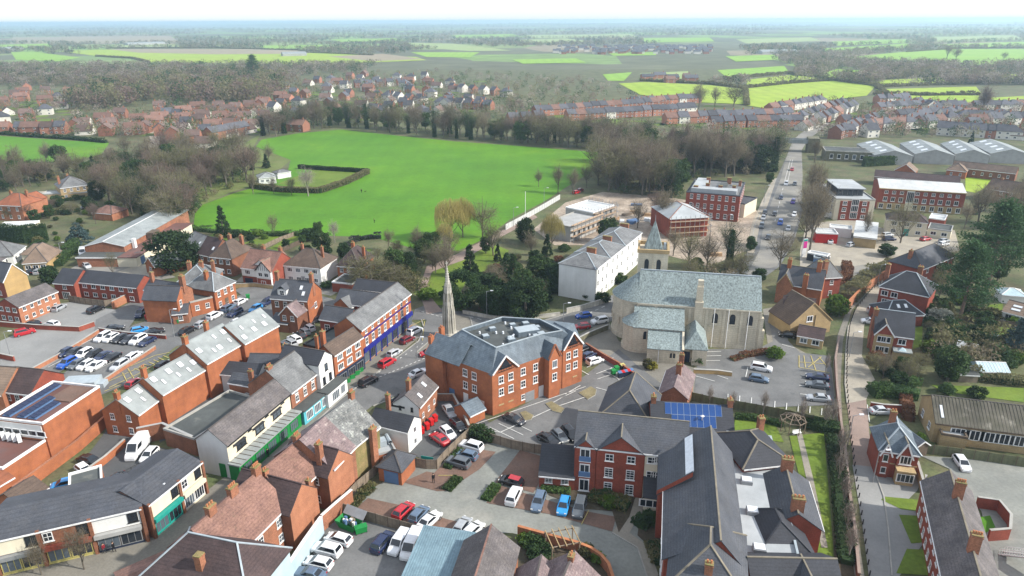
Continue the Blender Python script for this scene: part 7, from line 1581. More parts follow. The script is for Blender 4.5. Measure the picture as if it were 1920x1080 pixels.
# ------------------------------------------------------------------ parked and moving vehicles (tail, nose)
CARS = [
('suv','white',(902,843),(864,832),'white car, top one of three in the bay left of the gravel car park'),
('hatch','slateblue',(897,860),(852,848),'grey-blue car between the white and the dark silver one by the fence'),
('suv','grey',(879,874),(838,862),'dark silver car, lowest of three by the planted fence strip'),
('suv','white',(957,944),(970,917),'white car parked directly below the red-roofed black car'),
('estate','slateblue',(1015,925),(1004,958),'blue-grey estate car left of the bright blue car'),
('hatch','skyblue',(1061,933),(1052,966),'bright blue hatchback in front of the gabled flats'),
('suv','grey',(1091,936),(1082,971),'dark grey car right of the bright blue hatchback'),
('hatch','red',(745,969),(768,947),'red hatchback at the wooden fence of the lower car park'),
('hatch','slateblue',(776,976),(795,955),'dark grey-blue car right of the red hatchback by the fence'),
('saloon','white',(796,985),(815,968),'white saloon third along the fence from the red hatchback'),
('hatch','silver',(859,998),(875,976),'silver car behind the slate barn roof'),
('hatch','white',(880,1002),(895,988),'white car half hidden by the slate barn roof'),
('suv','navy',(705,1033),(732,1002),'dark navy car left of the two white vans'),
('small_van','white',(759,1005),(737,1036),'small white van between the navy car and the bigger van'),
('van','white',(784,1002),(760,1049),'white panel van beside the blue roof'),
('hatch','white',(658,1019),(611,1005),'white car, nearest to the skip of the four by the blue wall'),
('suv','white',(635,1038),(589,1026),'white car, second from the skip by the blue wall'),
('hatch','white',(622,1063),(572,1051),'white car, third from the skip by the blue wall'),
('saloon','slateblue',(608,1084),(553,1071),'grey-blue saloon at the bottom edge by the blue wall'),
('saloon','red',(840,835),(808,812),'dark red saloon in the yard beside the red bins'),
('hatch','white',(829,802),(851,823),'white hatchback between the red saloon and the black car'),
('hatch','black',(851,791),(867,806),'black car at the end of the yard wall'),
('saloon','silver',(834,759),(851,784),'silver saloon below the corner of the orange block'),
('saloon','dark',(948,780),(980,794),'dark saloon in a marked bay in front of the orange block'),
('saloon','black',(1016,818),(1041,832),'black saloon, leftmost of three behind the grey fence'),
('hatch','grey',(1038,807),(1062,831),'dark car, middle of three behind the grey fence'),
('suv','black',(1058,803),(1081,827),'black car, right of three tight against the gabled flats'),
('hatch','navy',(1094,672),(1113,663),'dark blue car beside the orange block end wall'),
('hatch','white',(1101,682),(1130,673),'white hatchback in the bay by the curved brick wall'),
('hatch','black',(1090,657),(1102,652),'dark car furthest up behind the orange block'),
('suv','white',(767,627),(788,616),'white car furthest up the street outside the blue shopfront'),
('hatch','maroon',(753,643),(774,632),'dark maroon car outside the blue shopfront'),
('hatch','lightgrey',(730,668),(749,657),'pale silver car outside the blue shopfront'),
('suv','red',(714,688),(738,674),'red car near the corner of the blue shopfront'),
('suv','black',(676,724),(705,708),'black car at the kerb by the green crates'),
('hatch','red',(811,661),(795,664),'small red car peeping out left of the orange block'),
('saloon','white',(768,707),(801,693),'white saloon driving through the junction by the pub'),
('hatch','blue',(1106,591),(1082,594),'blue car on the road beside the white terrace'),
('hatch','red',(1105,611),(1077,614),'red car on the road left of the church apse'),
('suv','white',(1138,600),(1110,605),'white car on the road next to the church apse'),
('hatch','red',(1050,614),(1034,612),'red car half hidden behind the orange block roof'),
('suv','white',(1408,687),(1447,694),'white car in the middle of the church car park'),
('hatch','slateblue',(1404,708),(1441,714),'dark blue-grey car below the white one in the church car park'),
('saloon','navy',(1551,710),(1514,705),'dark car, top of three at the right of the church car park'),
('saloon','grey',(1551,725),(1513,720),'grey car, middle of three at the right of the church car park'),
('saloon','silver',(1555,749),(1513,745),'silver saloon, lowest of three at the right of the church car park'),
('hatch','black',(1491,630),(1463,627),'black car beside the yellow stone house'),
('suv','lightgrey',(1631,584),(1655,586),'pale car on the drive between the two brick villas'),
('hatch','white',(1640,604),(1622,602),'white car at the left corner of the bay-fronted villa'),
('saloon','lightgrey',(1636,771),(1672,771),'pale blue-white car behind the brick lodge'),
('hatch','white',(1794,857),(1813,883),'lone white car on the pale gravel yard'),
('hatch','black',(1641,822),(1645,842),'black car squeezed beside the lodge on the lane'),
('suv','lightgrey',(239,677),(209,696),'silver-blue car beside the low wall in the left car park'),
('estate','white',(238,677),(264,659),'white estate car at the wall with the red barrier'),
('suv','red',(34,627),(58,621),'lone red car in the pale left car park'),
('hatch','silver',(99,584),(123,571),'silver car outside the plain brick flats'),
('suv','black',(167,587),(192,576),'black car by the yard fences of the dark-roofed terrace'),
('hatch','white',(108,610),(86,606),'white car behind the brick car park wall'),
('hatch','black',(72,609),(50,606),'black car behind the brick car park wall near the flats'),
('suv','navy',(272,580),(256,597),'dark blue car beside the old school hall'),
('saloon','black',(199,618),(230,614),'black car alone at the left of the school parking'),
('hatch','skyblue',(250,622),(274,617),'bright blue car in the old school parking'),
('saloon','dark',(275,625),(304,619),'dark saloon next to the bright blue school car'),
('suv','black',(337,630),(366,613),'black car parked on the road nearest the old school bins'),
('hatch','silver',(366,616),(388,601),'silver car parked in front of the school gable'),
('suv','white',(390,599),(415,586),'white car parked along the school front'),
('suv','slateblue',(416,586),(440,571),'grey-blue car parked by the hipped corner house'),
('hatch','white',(440,572),(463,560),'white car at the top end of the school road'),
('suv','navy',(453,581),(428,594),'dark blue car parked opposite the hipped corner house'),
('saloon','black',(468,589),(443,602),'black saloon just behind the warehouse roof'),
('hatch','white',(450,602),(430,612),'white car half hidden behind the warehouse roof'),
('hatch','skyblue',(488,574),(470,584),'bright blue car near the warehouse end chimney'),
('suv','navy',(510,563),(490,573),'dark blue car beside the tall brick house'),
('hatch','red',(242,726),(262,712),'red car behind the lowest warehouse roof'),
('hatch','black',(298,690),(317,679),'black car behind the second warehouse roof'),
('hatch','dark',(598,597),(582,606),'dark car by the rear wing of the brown-roofed shop'),
('big_van','white',(275,823),(241,865),'large white panel van in the yard behind the parade'),
('hatch','white',(290,843),(270,865),'white small car with a purple roof beside the big van'),
('saloon','black',(146,858),(192,870),'black saloon in the yard under the solar store'),
('hatch','white',(146,873),(172,893),'white hatchback beside the black saloon in the yard'),
('hatch','skyblue',(139,905),(102,913),'bright blue car behind the parade roof'),
('saloon','dark',(226,896),(204,909),'dark car at the foot of the ramp railings'),
('suv','white',(464,528),(490,526),'white car on the drive of the half-timbered house'),
('hatch','dark',(54,513),(66,505),'dark car on the drive of the tan bungalow'),
('hatch','silver',(66,514),(80,505),'silver-fronted car next to the dark one at the tan bungalow'),
('van','white',(156,470),(154,478),'white van parked beside the sports hall'),
('hatch','lightgrey',(158,495),(168,503),'pale car in front of the sports hall annexe'),
('hatch','silver',(192,492),(208,492),'silver car beside the caravan'),
('saloon','white',(1557,457),(1557,448),'white car in the middle of the forecourt'),
('hatch','white',(1536,486),(1556,480),'white car beside the pale blue container'),
('hatch','lightgrey',(1587,462),(1604,456),'pale car by the timber heap on the forecourt'),
('suv','lightgrey',(1652,443),(1676,440),'pale silver car in front of the cream offices'),
('suv','navy',(1654,449),(1680,448),'dark blue car in front of the cream offices'),
('hatch','red',(1726,450),(1745,447),'red car outside the cream offices'),
('hatch','silver',(1758,454),(1782,450),'silver car beside the cream annexe'),
('hatch','white',(1758,460),(1780,456),'white car in front of the silver one at the annexe'),
('hatch','purple',(1829,380),(1848,377),'purplish car right of the long flats'),
('hatch','silver',(1890,445),(1910,440),'silver car behind the big pine at the right edge'),
('hatch','red',(1074,363),(1088,359),'red car parked at the park edge by the trees'),
('hatch','maroon',(1082,359),(1094,355),'darker red car behind the red one at the park edge'),
('hatch','white',(150,389),(176,388),'pale car on the track behind the stone villa'),
]
for c in CARS: car(*c,group='parked and moving vehicles')
o = car('hatch','black',(979,909),(938,898),'black hatchback with a bright red roof in the gravel car park','parked and moving vehicles',roof='red')
_rowA = [('suv','white','white'),('hatch','white','white'),('hatch','black','black'),('saloon','dark','dark'),('suv','white','white'),('saloon','navy','dark blue')]
for i,(x,y) in enumerate(((193,633),(208,634),(225,636),(242,637),(259,638),(276,641))): car(_rowA[i][0],_rowA[i][1],(x+11,y-6),(x-11,y+6),'%s car, %s in the top row of the left car park' % (_rowA[i][2],('first','second','third','fourth','fifth','last')[i]),'parked and moving vehicles')
_rowB = [('hatch','navy','dark blue'),('hatch','dark','dark'),('suv','white','white'),('hatch','black','black'),('saloon','navy','dark blue'),('saloon','black','black')]
for i,(x,y) in enumerate(((122,662),(139,662),(157,665),(175,665),(192,669),(209,671))): car(_rowB[i][0],_rowB[i][1],(x+11,y-6),(x-11,y+6),'%s car, %s in the middle row of the left car park' % (_rowB[i][2],('first','second','third','fourth','fifth','last')[i]),'parked and moving vehicles')
_rowC = [('suv','blue','blue'),('hatch','grey','grey'),('hatch','white','white'),('saloon','white','white')]
for i,(x,y) in enumerate(((126,682),(144,684),(161,685),(180,687))): car(_rowC[i][0],_rowC[i][1],(x+11,y-6),(x-11,y+6),'%s car, %s in the nearest row of the left car park' % (_rowC[i][2],('first','second','third','last')[i]),'parked and moving vehicles')
_rowD = [('hatch','white','white'),('hatch','silver','silver'),('hatch','dark','dark'),('suv','white','white'),('suv','silver','silver'),('suv','grey','grey')]
for i,(x,y) in enumerate(((579,615),(570,622),(562,629),(552,637),(544,644),(532,649))): car(_rowD[i][0],_rowD[i][1],(x+9,y+5),(x-9,y-5),'%s car, %s from the top in the row beside the flat brick block' % (_rowD[i][2],('first','second','third','fourth','fifth','last')[i]),'parked and moving vehicles')
for i,(x,y,c,k,t) in enumerate(((1428,424,'grey','suv','dark grey car waiting at the left kerb of the main road'),(1431,409,'silver','hatch','silver car second in the queue at the left kerb'),(1434,399,'dark','hatch','dark car third in the queue at the left kerb'),(1452,402,'black','hatch','black car in the middle of the main road'),(1464,371,'navy','hatch','dark car far up the main road'),(1487,379,'purple','suv','purple car on the right lane of the main road'),(1463,418,'blue','suv','dark blue car coming down the main road'),(1478,429,'silver','hatch','silver car on the right lane of the main road'),(1440,446,'dark','hatch','dark car lowest on the main road'),(1474,345,'white','suv','white car far up the main road on the left lane'),(1490,345,'grey','hatch','grey car far up the main road on the right lane'),(1485,318,'red','hatch','small red car near the railway bridge'),(1489,403,'white','hatch','white car on the right lane below the purple one'))):
    car(k,c,(x+1.5,y-5),(x-1.5,y+5),t,'parked and moving vehicles')
# ------------------------------------------------------------------ trees one can point at (kind, ground x, ground y, row of the top, width factor, label)
BT,EV = 'bare_tree','evergreen_tree'
for n,k,x,yb,yt,w,lab in (
 (EV,'yew',868,578,498,1.0,'dark yew right behind the monument spire'),
 (EV,'conifer',882,520,450,1.05,'tall narrow dark conifer behind the yews'),
 (EV,'yew',938,592,530,1.0,'dark yew left in the pair of big yews above the road'),
 (EV,'yew',985,595,512,1.15,'broad golden-green yew above the orange block'),
 (EV,'conifer',962,535,468,1.1,'dark pointed conifer behind the broad yew'),
 (EV,'holm',1010,530,472,1.1,'green rounded evergreen left of the white terrace'),
 (EV,'yew',1040,540,490,1.0,'dark evergreen mass beside the white terrace wall'),
 (EV,'holm',905,575,530,.9,'mid-green evergreen between monument yews and pond'),
 (EV,'conifer',420,444,378,1.0,'dark conical fir standing at the park corner'),
 (EV,'yew',330,506,426,1.35,'huge round dark evergreen beside the sports hall'),
 (EV,'holm',606,478,428,1.0,'round evergreen at the end of the long garden lawns'),
 (EV,'holm',598,450,410,.7,'pointed evergreen behind the round one in the gardens'),
 (EV,'evergreen_small',578,452,425,1.1,'small dark tree between two garden lawns'),
 ('willow_tree','willow',845,450,368,1.0,'weeping willow with yellow branches at the park edge'),
 ('willow_tree','willow',868,445,366,.8,'second yellow willow overlapping the first'),
 (BT,'bare5',905,445,366,1.0,'wide bare tree right of the yellow willows'),
 ('willow_tree','willow',835,470,415,.8,'brownish willow above the monument tip'),
 (BT,'bare0',836,520,430,.8,'bare tree directly behind the monument'),
 (BT,'bare2',925,480,402,.9,'bare tree beside the park path right of the willows'),
 (BT,'bare1',785,480,418,.8,'bare rounded tree at the lower edge of the park'),
 (BT,'bare3',730,470,425,.7,'bare brown tree near the burnt hedge of the park'),
 (EV,'holm',742,520,458,.9,'dark evergreen left of the park gate path'),
 (EV,'yew',765,515,468,.9,'second dark evergreen left of the park gate path'),
 ('winter_shrub','winter_shrub',700,540,468,1.6,'large pale bare shrub above the blue-front terrace roof'),
 ('winter_shrub','winter_shrub',745,545,490,1.3,'bare shrub beside the terrace roof end'),
 ('winter_shrub','winter_shrub_red',668,525,480,1.2,'reddish bare shrub near the dark hipped house'),
 ('birch_tree','birch',578,368,302,1.1,'pale birch in front of the bowling green hedge'),
 ('birch_tree','birch',628,455,405,.9,'pale birch beside the round garden evergreen'),
 (BT,'bare1',475,364,318,.8,'bare tree left of the bowling green hedge'),
 (BT,'bare0',514,364,325,.8,'bare tree in front of the bowls pavilion'),
 (BT,'bare2',547,366,322,.7,'slim bare tree at the bowling green hedge'),
 (BT,'bare5',513,440,395,.7,'faint pale bare tree on the lower park edge'),
 (EV,'conifer',500,315,285,1.2,'dark fir beside the bowls pavilion'),
 (BT,'bare0',505,305,262,.9,'bare tree behind the bowls pavilion'),
 (BT,'bare0',1010,350,312,.8,'small bare tree alone on the park grass'),
 (BT,'bare4',1046,362,305,.8,'tall bare tree at the right end of the park'),
 (BT,'bare1',1075,365,310,.8,'bare tree near the red cars at the park'),
 (BT,'bare2',1100,352,300,.8,'bare tree at the park corner by the wood'),
 (EV,'yew',985,455,403,.8,'dark evergreen at the building site corner'),
 ('willow_tree','willow',1035,465,396,.8,'yellow willow on the building site edge'),
 (EV,'holm',1140,455,402,1.1,'dark evergreen between site and white terrace'),
 (BT,'bare1',1195,428,368,.9,'bare tree on the building site'),
 (BT,'bare4',1242,430,345,.9,'tall bare tree behind the church spire'),
 (BT,'bare3',1228,410,350,.8,'bare brown tree left of the scaffolded building'),
 (BT,'bare2',1290,500,420,1.0,'bare olive tree behind the church roof'),
 (BT,'bare0',1325,505,425,1.0,'bare tree behind the church roof near the stack'),
 (BT,'bare1',1262,480,420,.9,'bare tree right beside the church tower'),
 ('ivy_tree','ivy_tree',1366,505,398,.9,'ivy-clad bare tree behind the church'),
 (BT,'bare5',1390,520,455,.9,'bare tree with low crown at the road bend'),
 (EV,'evergreen_small',1423,528,500,1.1,'small dark evergreen at the right end of the church roof'),
 (EV,'evergreen_small',1407,470,440,.8,'small evergreen at the mansion forecourt'),
 (BT,'bare1',1462,506,425,1.1,'single spreading bare tree beside the main road'),
 (BT,'bare4',1518,470,335,.8,'tall bare tree on the verge of the main road, nearest'),
 (BT,'bare0',1524,430,310,.9,'bare tree on the main road verge, second'),
 (BT,'bare4',1520,395,295,.9,'bare tree on the main road verge, third'),
 (BT,'bare2',1527,370,290,.9,'bare tree on the main road verge beside modern flats'),
 (EV,'holm',1442,345,320,.9,'green evergreen beside the mansion block'),
 (BT,'bare4',1620,455,385,.6,'slim bare tree in front of the white-roofed workshop'),
 (BT,'bare5',1688,456,360,.8,'spreading bare tree in front of the cream offices'),
 (EV,'evergreen_small',1662,480,455,1.5,'clipped round evergreen at the lane junction'),
 ('pine_tree','pine',1795,612,460,1.0,'tall pine with a long bare trunk in the right-hand gardens'),
 ('pine_tree','pine',1850,545,384,1.05,'big dark pine behind the brick villas'),
 ('pine_tree','pine_sparse',1870,520,395,1.0,'second dark pine beside the big one'),
 (EV,'conifer',1905,460,375,1.1,'dark conifer at the right frame edge'),
 (EV,'blue_cedar',1912,665,575,.9,'dark blue-green spruce at the right frame edge'),
 (BT,'bare5',1760,560,490,.8,'bare pale tree beside the hip-roofed villa'),
 ('flowering_tree','bush_blossom',1762,605,578,1.4,'shrub with white blossom beside the villa'),
 (BT,'bare1',1655,710,655,.8,'bare red-brown tree on the bend of the lane'),
 (BT,'bare2',1700,720,660,1.0,'olive bare tree above the lane hedge'),
 (EV,'holm',1775,715,645,1.1,'large round evergreen shrub behind the stone workshop'),
 (EV,'evergreen_small',1745,640,612,1.0,'clipped evergreen beside the villa lawn'),
 (EV,'blue_cedar',150,458,412,1.2,'blue-grey cedar beside the tall clipped hedge'),
 (EV,'evergreen_small',97,532,496,1.2,'dark rounded conifer by the dark-roofed terrace'),
 (BT,'bare3',180,420,375,.8,'bare reddish tree behind the blue cedar'),
 (BT,'bare5',212,515,465,.6,'bare tree in front of the sports hall'),
 (EV,'yew',185,375,335,.9,'dark evergreen beside the stone villa'),
 (BT,'bare4',240,400,335,.9,'tall bare tree left of the park wood'),
 ('street_tree','bare1',158,1068,980,.7,'bare street tree in front of the grey-signed shop'),
 ('street_tree','bare0',78,1078,1003,.7,'bare street tree in front of the yellow-framed shop'),
 ('pine_tree','pine_sparse',478,150,104,1.0,'lone tall pine above the woods'),
 (EV,'conifer',1820,270,245,1.0,'dark evergreen beside the grey industrial sheds'),
 ('poplar_tree','poplar',1842,212,152,1.6,'tall pale bare poplar beyond the right-hand houses'),
 (BT,'bare4',1775,110,80,1.2,'clump tree on the hillside field, left'),
 (BT,'bare0',1792,112,82,1.2,'clump tree on the hillside field, right'),
 (BT,'bare5',1882,112,95,1.2,'lone tree on the far hillside field'),
 (BT,'bare5',1530,195,170,1.3,'bare round tree in the lime field by the houses'),
 (BT,'bare1',1310,205,150,1.0,'bare tree in front of the lime field'),
 (BT,'bare2',1375,200,150,1.6,'wide bare tree pair in front of the lime field'),
 (BT,'bare1',1340,200,158,.9,'slim bare tree in front of the lime field'),
 ('poplar_tree','poplar',1257,295,225,.8,'first of two tall poplars right of the park'),
 ('poplar_tree','poplar',1284,297,218,.8,'second of two tall poplars right of the park'),
): tree(n,k,lab,x,yb,yt,w=w)
# hedges
hedge('clipped_hedge','tall dark clipped hedge on the left in front of a white cabin',[(5,452),(50,455),(92,450)],up(50,455,424),3.0,'leaf_dark',160,ls=.2)
hedge('bowling_hedge','square dark hedge round the bowling green, long near side',[(470,352),(530,360),(600,362),(650,345),(690,325)],2.4,2.4,'twig_olive',120,core='leaf_dark',ls=.25)
hedge('bowling_hedge','dark hedge on the far side of the bowling green',[(560,316),(620,320),(690,324)],2.0,2.0,'leaf_dark',90,ls=.22)
hedge('burnt_hedge','blackened hedge at the lower park boundary',[(645,470),(665,452),(690,448),(715,447)],2.0,1.6,'black_paint',60,core='leaf_dark',ls=.22)
hedge('park_hedge','hedge along the lower left edge of the park',[(345,430),(400,436),(440,440),(500,442),(560,442),(590,440)],1.8,1.8,'leaf_mid',70,ls=.2)
hedge('garden_hedge','bright hedge beside the drive to the sports hall',[(108,500),(125,482),(140,470),(142,462)],2.6,3.0,'leaf_mid',120,ls=.2)
hedge('garden_hedge','dark hedge between garden lawn and gazebo',[(1500,795),(1530,806),(1572,812)],2.2,2.0,'leaf_dark',150)
hedge('garden_hedge','mixed hedge along the back of the garden lawn by the fence',[(1378,785),(1420,788),(1468,800)],1.6,1.2,'leaf_mid',110)
hedge('lane_hedge','dense evergreen hedge on the bend of the lane',[(1632,740),(1660,738),(1700,742),(1722,748)],3.0,3.6,'leaf_mid',200,ls=.2)
hedge('beech_hedge','russet beech hedge running down beside the light blue car',[(1696,748),(1702,790)],2.2,2.0,'leaf_russet',160,core='leaf_russet')
hedge('lane_hedge','bare brown hedge on the upper bend of the lane',[(1590,565),(1620,535),(1655,510),(1680,498)],3.4,4.0,'twig_olive',150,core='twig',ls=.22)
hedge('beech_hedge','russet hedge behind the many-gabled house',[(1560,540),(1590,520),(1585,500)],2.4,2.4,'leaf_russet',110,core='leaf_russet',ls=.2)
hedge('clipped_hedge','long clipped bright green hedge in front of the old station',[(1618,312),(1660,310),(1704,306)],4.5,3.0,'leaf_mid',90,ls=.3)
hedge('garden_hedge','long bare hedge across the right-hand gardens',[(1760,705),(1820,710),(1920,722)],2.4,2.6,'twig_olive',110,core='leaf_dark',ls=.2)
hedge('planter','planted strip beside the three cars at the fence',[(838,880),(865,848)],.9,1.4,'leaf_mid',160,cat='planting')
hedge('planter','planted strip next to the person in black',[(837,921),(860,897)],.8,1.6,'leaf_mid',200,cat='planting')
hedge('planter','planted strip below the red-roofed black car',[(910,940),(931,913)],.8,1.6,'leaf_mid',200,cat='planting')
hedge('planter','planting along the fence by the garage',[(660,955),(676,935),(700,915)],1.0,1.4,'leaf_olive',140,cat='planting')
hedge('flats_planting','shrubs below the windows of the retirement flats',[(1015,915),(1070,922)],1.2,2.2,'leaf_mid',160,cat='planting')
hedge('flats_planting','shrubs in front of the gabled flats',[(1105,932),(1150,945),(1178,955)],1.5,2.6,'leaf_olive',160,cat='planting')
hedge('flats_planting','shrubs beside the path to the flats door',[(1196,990),(1225,965),(1240,990)],1.5,2.6,'leaf_dark',160,cat='planting')
hedge('flats_planting','brown shrubs at the bottom of the flats path',[(1225,1020),(1240,1060)],1.4,2.6,'twig_olive',160,cat='planting')
hedge('lane_shrubs','thin shrubs between the garden lawn and the lane wall',[(1560,820),(1572,900),(1580,980),(1588,1060)],1.6,2.4,'leaf_dark',90,cat='planting')
hedge('church_planting','brown and yellow planting on the bank in the church car park',[(1372,676),(1400,668),(1440,662)],1.0,1.6,'leaf_russet',120,core='leaf_olive',cat='planting')
hedge('field_edge_hedge','dark hedge between the playing field and brick houses',[(0,252),(60,257),(140,262),(200,268)],2.2,2.5,'leaf_dark',40,ls=.35)
hedge('stone_villa_hedge','clipped hedge in front of the flat garage',[(70,385),(120,378),(160,372)],2.0,2.0,'leaf_mid',70,ls=.22)
hedge('villa_hedge','dense hedge in the gardens left of the sports hall',[(60,408),(110,402),(150,396)],2.2,2.5,'leaf_olive',70,ls=.24)
# garden bushes
for k,x,y,h,w,lab in (('bush_bright',1452,672,3.0,1.2,'bright green bush at the church car park corner'),('bush_bright',1568,590,5.5,1.0,'large bright green bush beside the stone house'),('bush',1308,682,2.6,1.0,'dark bush beside the church porch door'),('bush_yellow',1222,692,1.8,1.2,'yellow-green bush below the church sacristy'),('bush_olive',1213,690,2.4,.8,'brownish bush by the church sacristy wall'),('bush',1138,930,1.6,1.2,'green bush by the corner of the gabled flats'),('bush_bright',1140,948,1.8,1.5,'lime bush in the planting before the gabled flats'),('bush_dark',897,818,2.6,1.2,'dark bush by the angle of the grey fence'),('bush_dark',912,826,2.4,1.2,'second dark bush at the grey fence'),('bush_bright',1120,1052,1.6,1.2,'lime bush inside the curved brick wall'),('bush_olive',1098,1040,1.8,1.2,'brown bush inside the curved brick wall'),('bush',1000,1025,2.0,1.5,'green bushes near the pergola'),('bush_dark',1012,1045,2.0,1.6,'dark bushes beside the pergola'),('bush_bright',985,1018,1.6,1.4,'bright bush at the top of the walled garden'),
 ('bush',1775,738,2.4,1.2,'round clipped bush behind the workshop, left'),('bush',1832,746,2.6,1.2,'round clipped bush behind the workshop, right'),('bush_bright',1722,830,2.2,.8,'yellow-green bush behind the lodge'),('bush_dark',820,1,1,1,None),('bush_bright',800,560,3.2,1.5,'clipped bright hedge bush at the terrace end by the park gate'),('bush_dark',1100,560,2.5,1.2,'dark shrub below the white terrace end wall'),('bush_bright',1305,500,3.0,1.3,'bright green bush behind the church roof'),('bush_dark',1130,566,3.0,1.2,'clipped dark shrub at the white terrace front'),('bush',1490,560,2.5,1.4,'green bush between church and stone house'),('bush',1480,600,1.6,1.4,'low green bush by the stone house drive'),('bush_russet',1640,680,3.0,1.1,'dark red shrub on the bend of the lane'),('bush_dark',1690,815,2.0,1.0,'dark shrub behind the lodge roof'),('bush',640,540,2.4,1.4,'green shrub by the road behind the terrace'),('bush',612,540,2.2,1.4,'green garden shrub near the white villa'),
 ('bush_olive',470,470,2.5,1.6,'olive bush on the garden lawn edge'),('bush',445,466,2.4,1.6,'green bush behind the square brick house'),('bush_bright',205,385,2.0,1.6,'bright bush behind the hall'),('bush_olive',110,470,2.0,2.0,'olive garden bush by the bungalows'),('bush',75,460,2.0,2.0,'green garden bush behind the tan bungalow'),('bush_dark',840,560,3.0,1.4,'dark shrub left of the monument yew'),('bush',1160,530,3.0,1.4,'green shrub beside the pond gardens'),('bush_dark',1015,560,3.0,1.6,'dark shrub right of the broad yew'),('bush_russet',935,545,1.8,1.6,'russet planting by the pond'),('bush',950,500,2.0,1.8,'green shrubs in the pond garden'),('bush_olive',1060,500,2.4,1.8,'olive shrubs behind the white terrace'),('bush',1095,480,2.4,1.8,'green shrubs below the building site')):
    if lab: bush(k,lab,x,y,h,w)
for i,(x,y,yt) in enumerate(((1500,800,740),(1545,806,748),(1430,778,728),(1372,770,730),(1575,860,790),(1570,905,830),(1580,950,880),(1585,1000,930),(1590,1050,975),(1560,800,742),(1330,760,720),(1548,700,660))):
    tree('sapling','sapling','slim pinkish bare sapling in the row beside the church car park and lane',x,yb=y,yt=yt,group='saplings by the church car park and lane',w=.9)
# woodland and garden trees, each its own tree
def inside(poly,x,y):
    c = False;n = len(poly)
    for i in range(n):
        (x1,y1),(x2,y2) = poly[i],poly[(i+1) % n]
        if (y1 > y) != (y2 > y) and x < (x2-x1)*(y-y1)/(y2-y1)+x1: c = not c
    return c
def zone(poly,n,kinds,hr,label,group,seed,name='bare_tree',w=(.8,1.2),even=True):
    rnd = random.Random(seed);xs = [p[0] for p in poly];ys = [p[1] for p in poly];k = 0;tries = 0;got = []
    while k < n and tries < n*60:
        tries += 1;x,y = rnd.uniform(min(xs),max(xs)),rnd.uniform(min(ys),max(ys))
        if not inside(poly,x,y): continue
        if even and any(abs(x-a) < 9 and abs(y-b) < 4 for a,b in got): continue
        got.append((x,y));kd = rnd.choice(kinds)
        nm = 'evergreen_tree' if name != 'bush' and kd in ('yew','holm','conifer','evergreen_small','cypress') else name
        lb = label if nm == name else label.replace('bare winter tree','evergreen tree')
        tree(nm,kd,lb,x,y,h=rnd.uniform(*hr)*(1.0 if nm == name else .8),w=rnd.uniform(*w),group=group if nm == name else group+', evergreens',cat='bush' if name == 'bush' else 'tree');k += 1
B = ['bare0','bare1','bare2','bare3','bare5']
zone([(200,330),(330,300),(470,285),(480,335),(375,385),(362,425),(310,435),(240,400),(205,380)],74,B+['bare2','ivy_tree','yew'],(14,20),'bare winter tree in the wood on the left side of the park','wood left of the park',1)
zone([(-20,330),(60,300),(130,300),(200,320),(190,365),(100,345),(60,350),(0,372),(-30,370)],30,B+['holm','yew','conifer'],(10,15),'bare winter tree among the villas left of the park','trees among the left villas',2)
zone([(180,330),(190,300),(260,290),(270,310),(220,335)],8,B+['yew'],(9,13),'bare winter tree by the left playing field','trees by the playing field',12)
zone([(470,268),(560,246),(640,239),(760,252),(870,262),(1000,272),(1140,283),(1180,272),(1000,258),(760,238),(640,226),(560,236),(480,255)],84,B+['bare4','ivy_tree','ivy_tree','holm'],(16,22),'bare winter tree in the belt along the far side of the park','tree belt beyond the park',3)
zone([(1130,300),(1190,280),(1300,290),(1455,298),(1455,326),(1290,338),(1275,372),(1180,372),(1115,350)],84,B+['bare4','bare4','ivy_tree','holm','yew'],(16,24),'bare winter tree in the wood right of the park','wood right of the park',4)
zone([(0,395),(60,390),(150,385),(200,395),(150,410),(60,420),(0,415)],14,['bare3','bare5','winter_shrub','holm','evergreen_small'],(5,8),'bare winter tree in the villa gardens left of the hall','villa garden trees',6)
zone([(1745,520),(1800,480),(1920,470),(1920,560),(1850,570),(1800,560)],10,['bare5','holm','evergreen_small','bare2'],(6,11),'bare winter tree in the gardens behind the brick villas','right garden trees',7)
zone([(1740,640),(1800,620),(1920,640),(1920,690),(1840,680),(1760,690)],26,['winter_shrub','evergreen_small','holm','evergreen_small'],(2.5,5.5),'bare winter tree in the gardens above the stone workshop','workshop garden trees',8)
zone([(1780,400),(1920,370),(1920,440),(1800,430)],9,['bare4','bare1','ivy_tree'],(11,16),'bare winter tree behind the big pines','trees behind the pines',9)
zone([(890,560),(905,510),(1050,480),(1060,540),(1010,580),(940,570)],12,['winter_shrub','evergreen_small','bare2','winter_shrub'],(2.5,6),'bare winter tree in the pond gardens below the park','pond garden trees',10)
zone([(1280,520),(1380,500),(1400,520),(1330,535)],6,['bare2','bare5','winter_shrub'],(5,8),'bare winter tree on the bank behind the church','bank behind the church',11)
zone([(1506,300),(1532,300),(1534,470),(1510,470)],9,['bare4','bare0','bare1'],(10,14),'bare winter tree lining the right side of the main road','trees lining the main road',13)
zone([(1735,570),(1790,560),(1800,640),(1735,650)],12,['evergreen_small','winter_shrub','holm','bare2'],(2.5,6),'bare winter tree in the garden beside the villa','villa garden trees right',14)
zone([(1640,690),(1730,690),(1735,735),(1650,735)],9,['winter_shrub','evergreen_small','winter_shrub'],(3,6),'bare winter tree on the bank above the lane hedge','bank trees by the lane',15)
zone([(620,480),(790,470),(800,540),(720,540)],14,['winter_shrub','holm','bare2','evergreen_small'],(4,8),'bare winter tree in the gardens behind the blue-front terrace','gardens behind the terrace',16)
zone([(340,470),(400,440),(600,445),(620,480),(480,480)],10,['evergreen_small','winter_shrub','holm'],(2.5,5),'bare winter tree in the long gardens below the park','long garden trees',17)
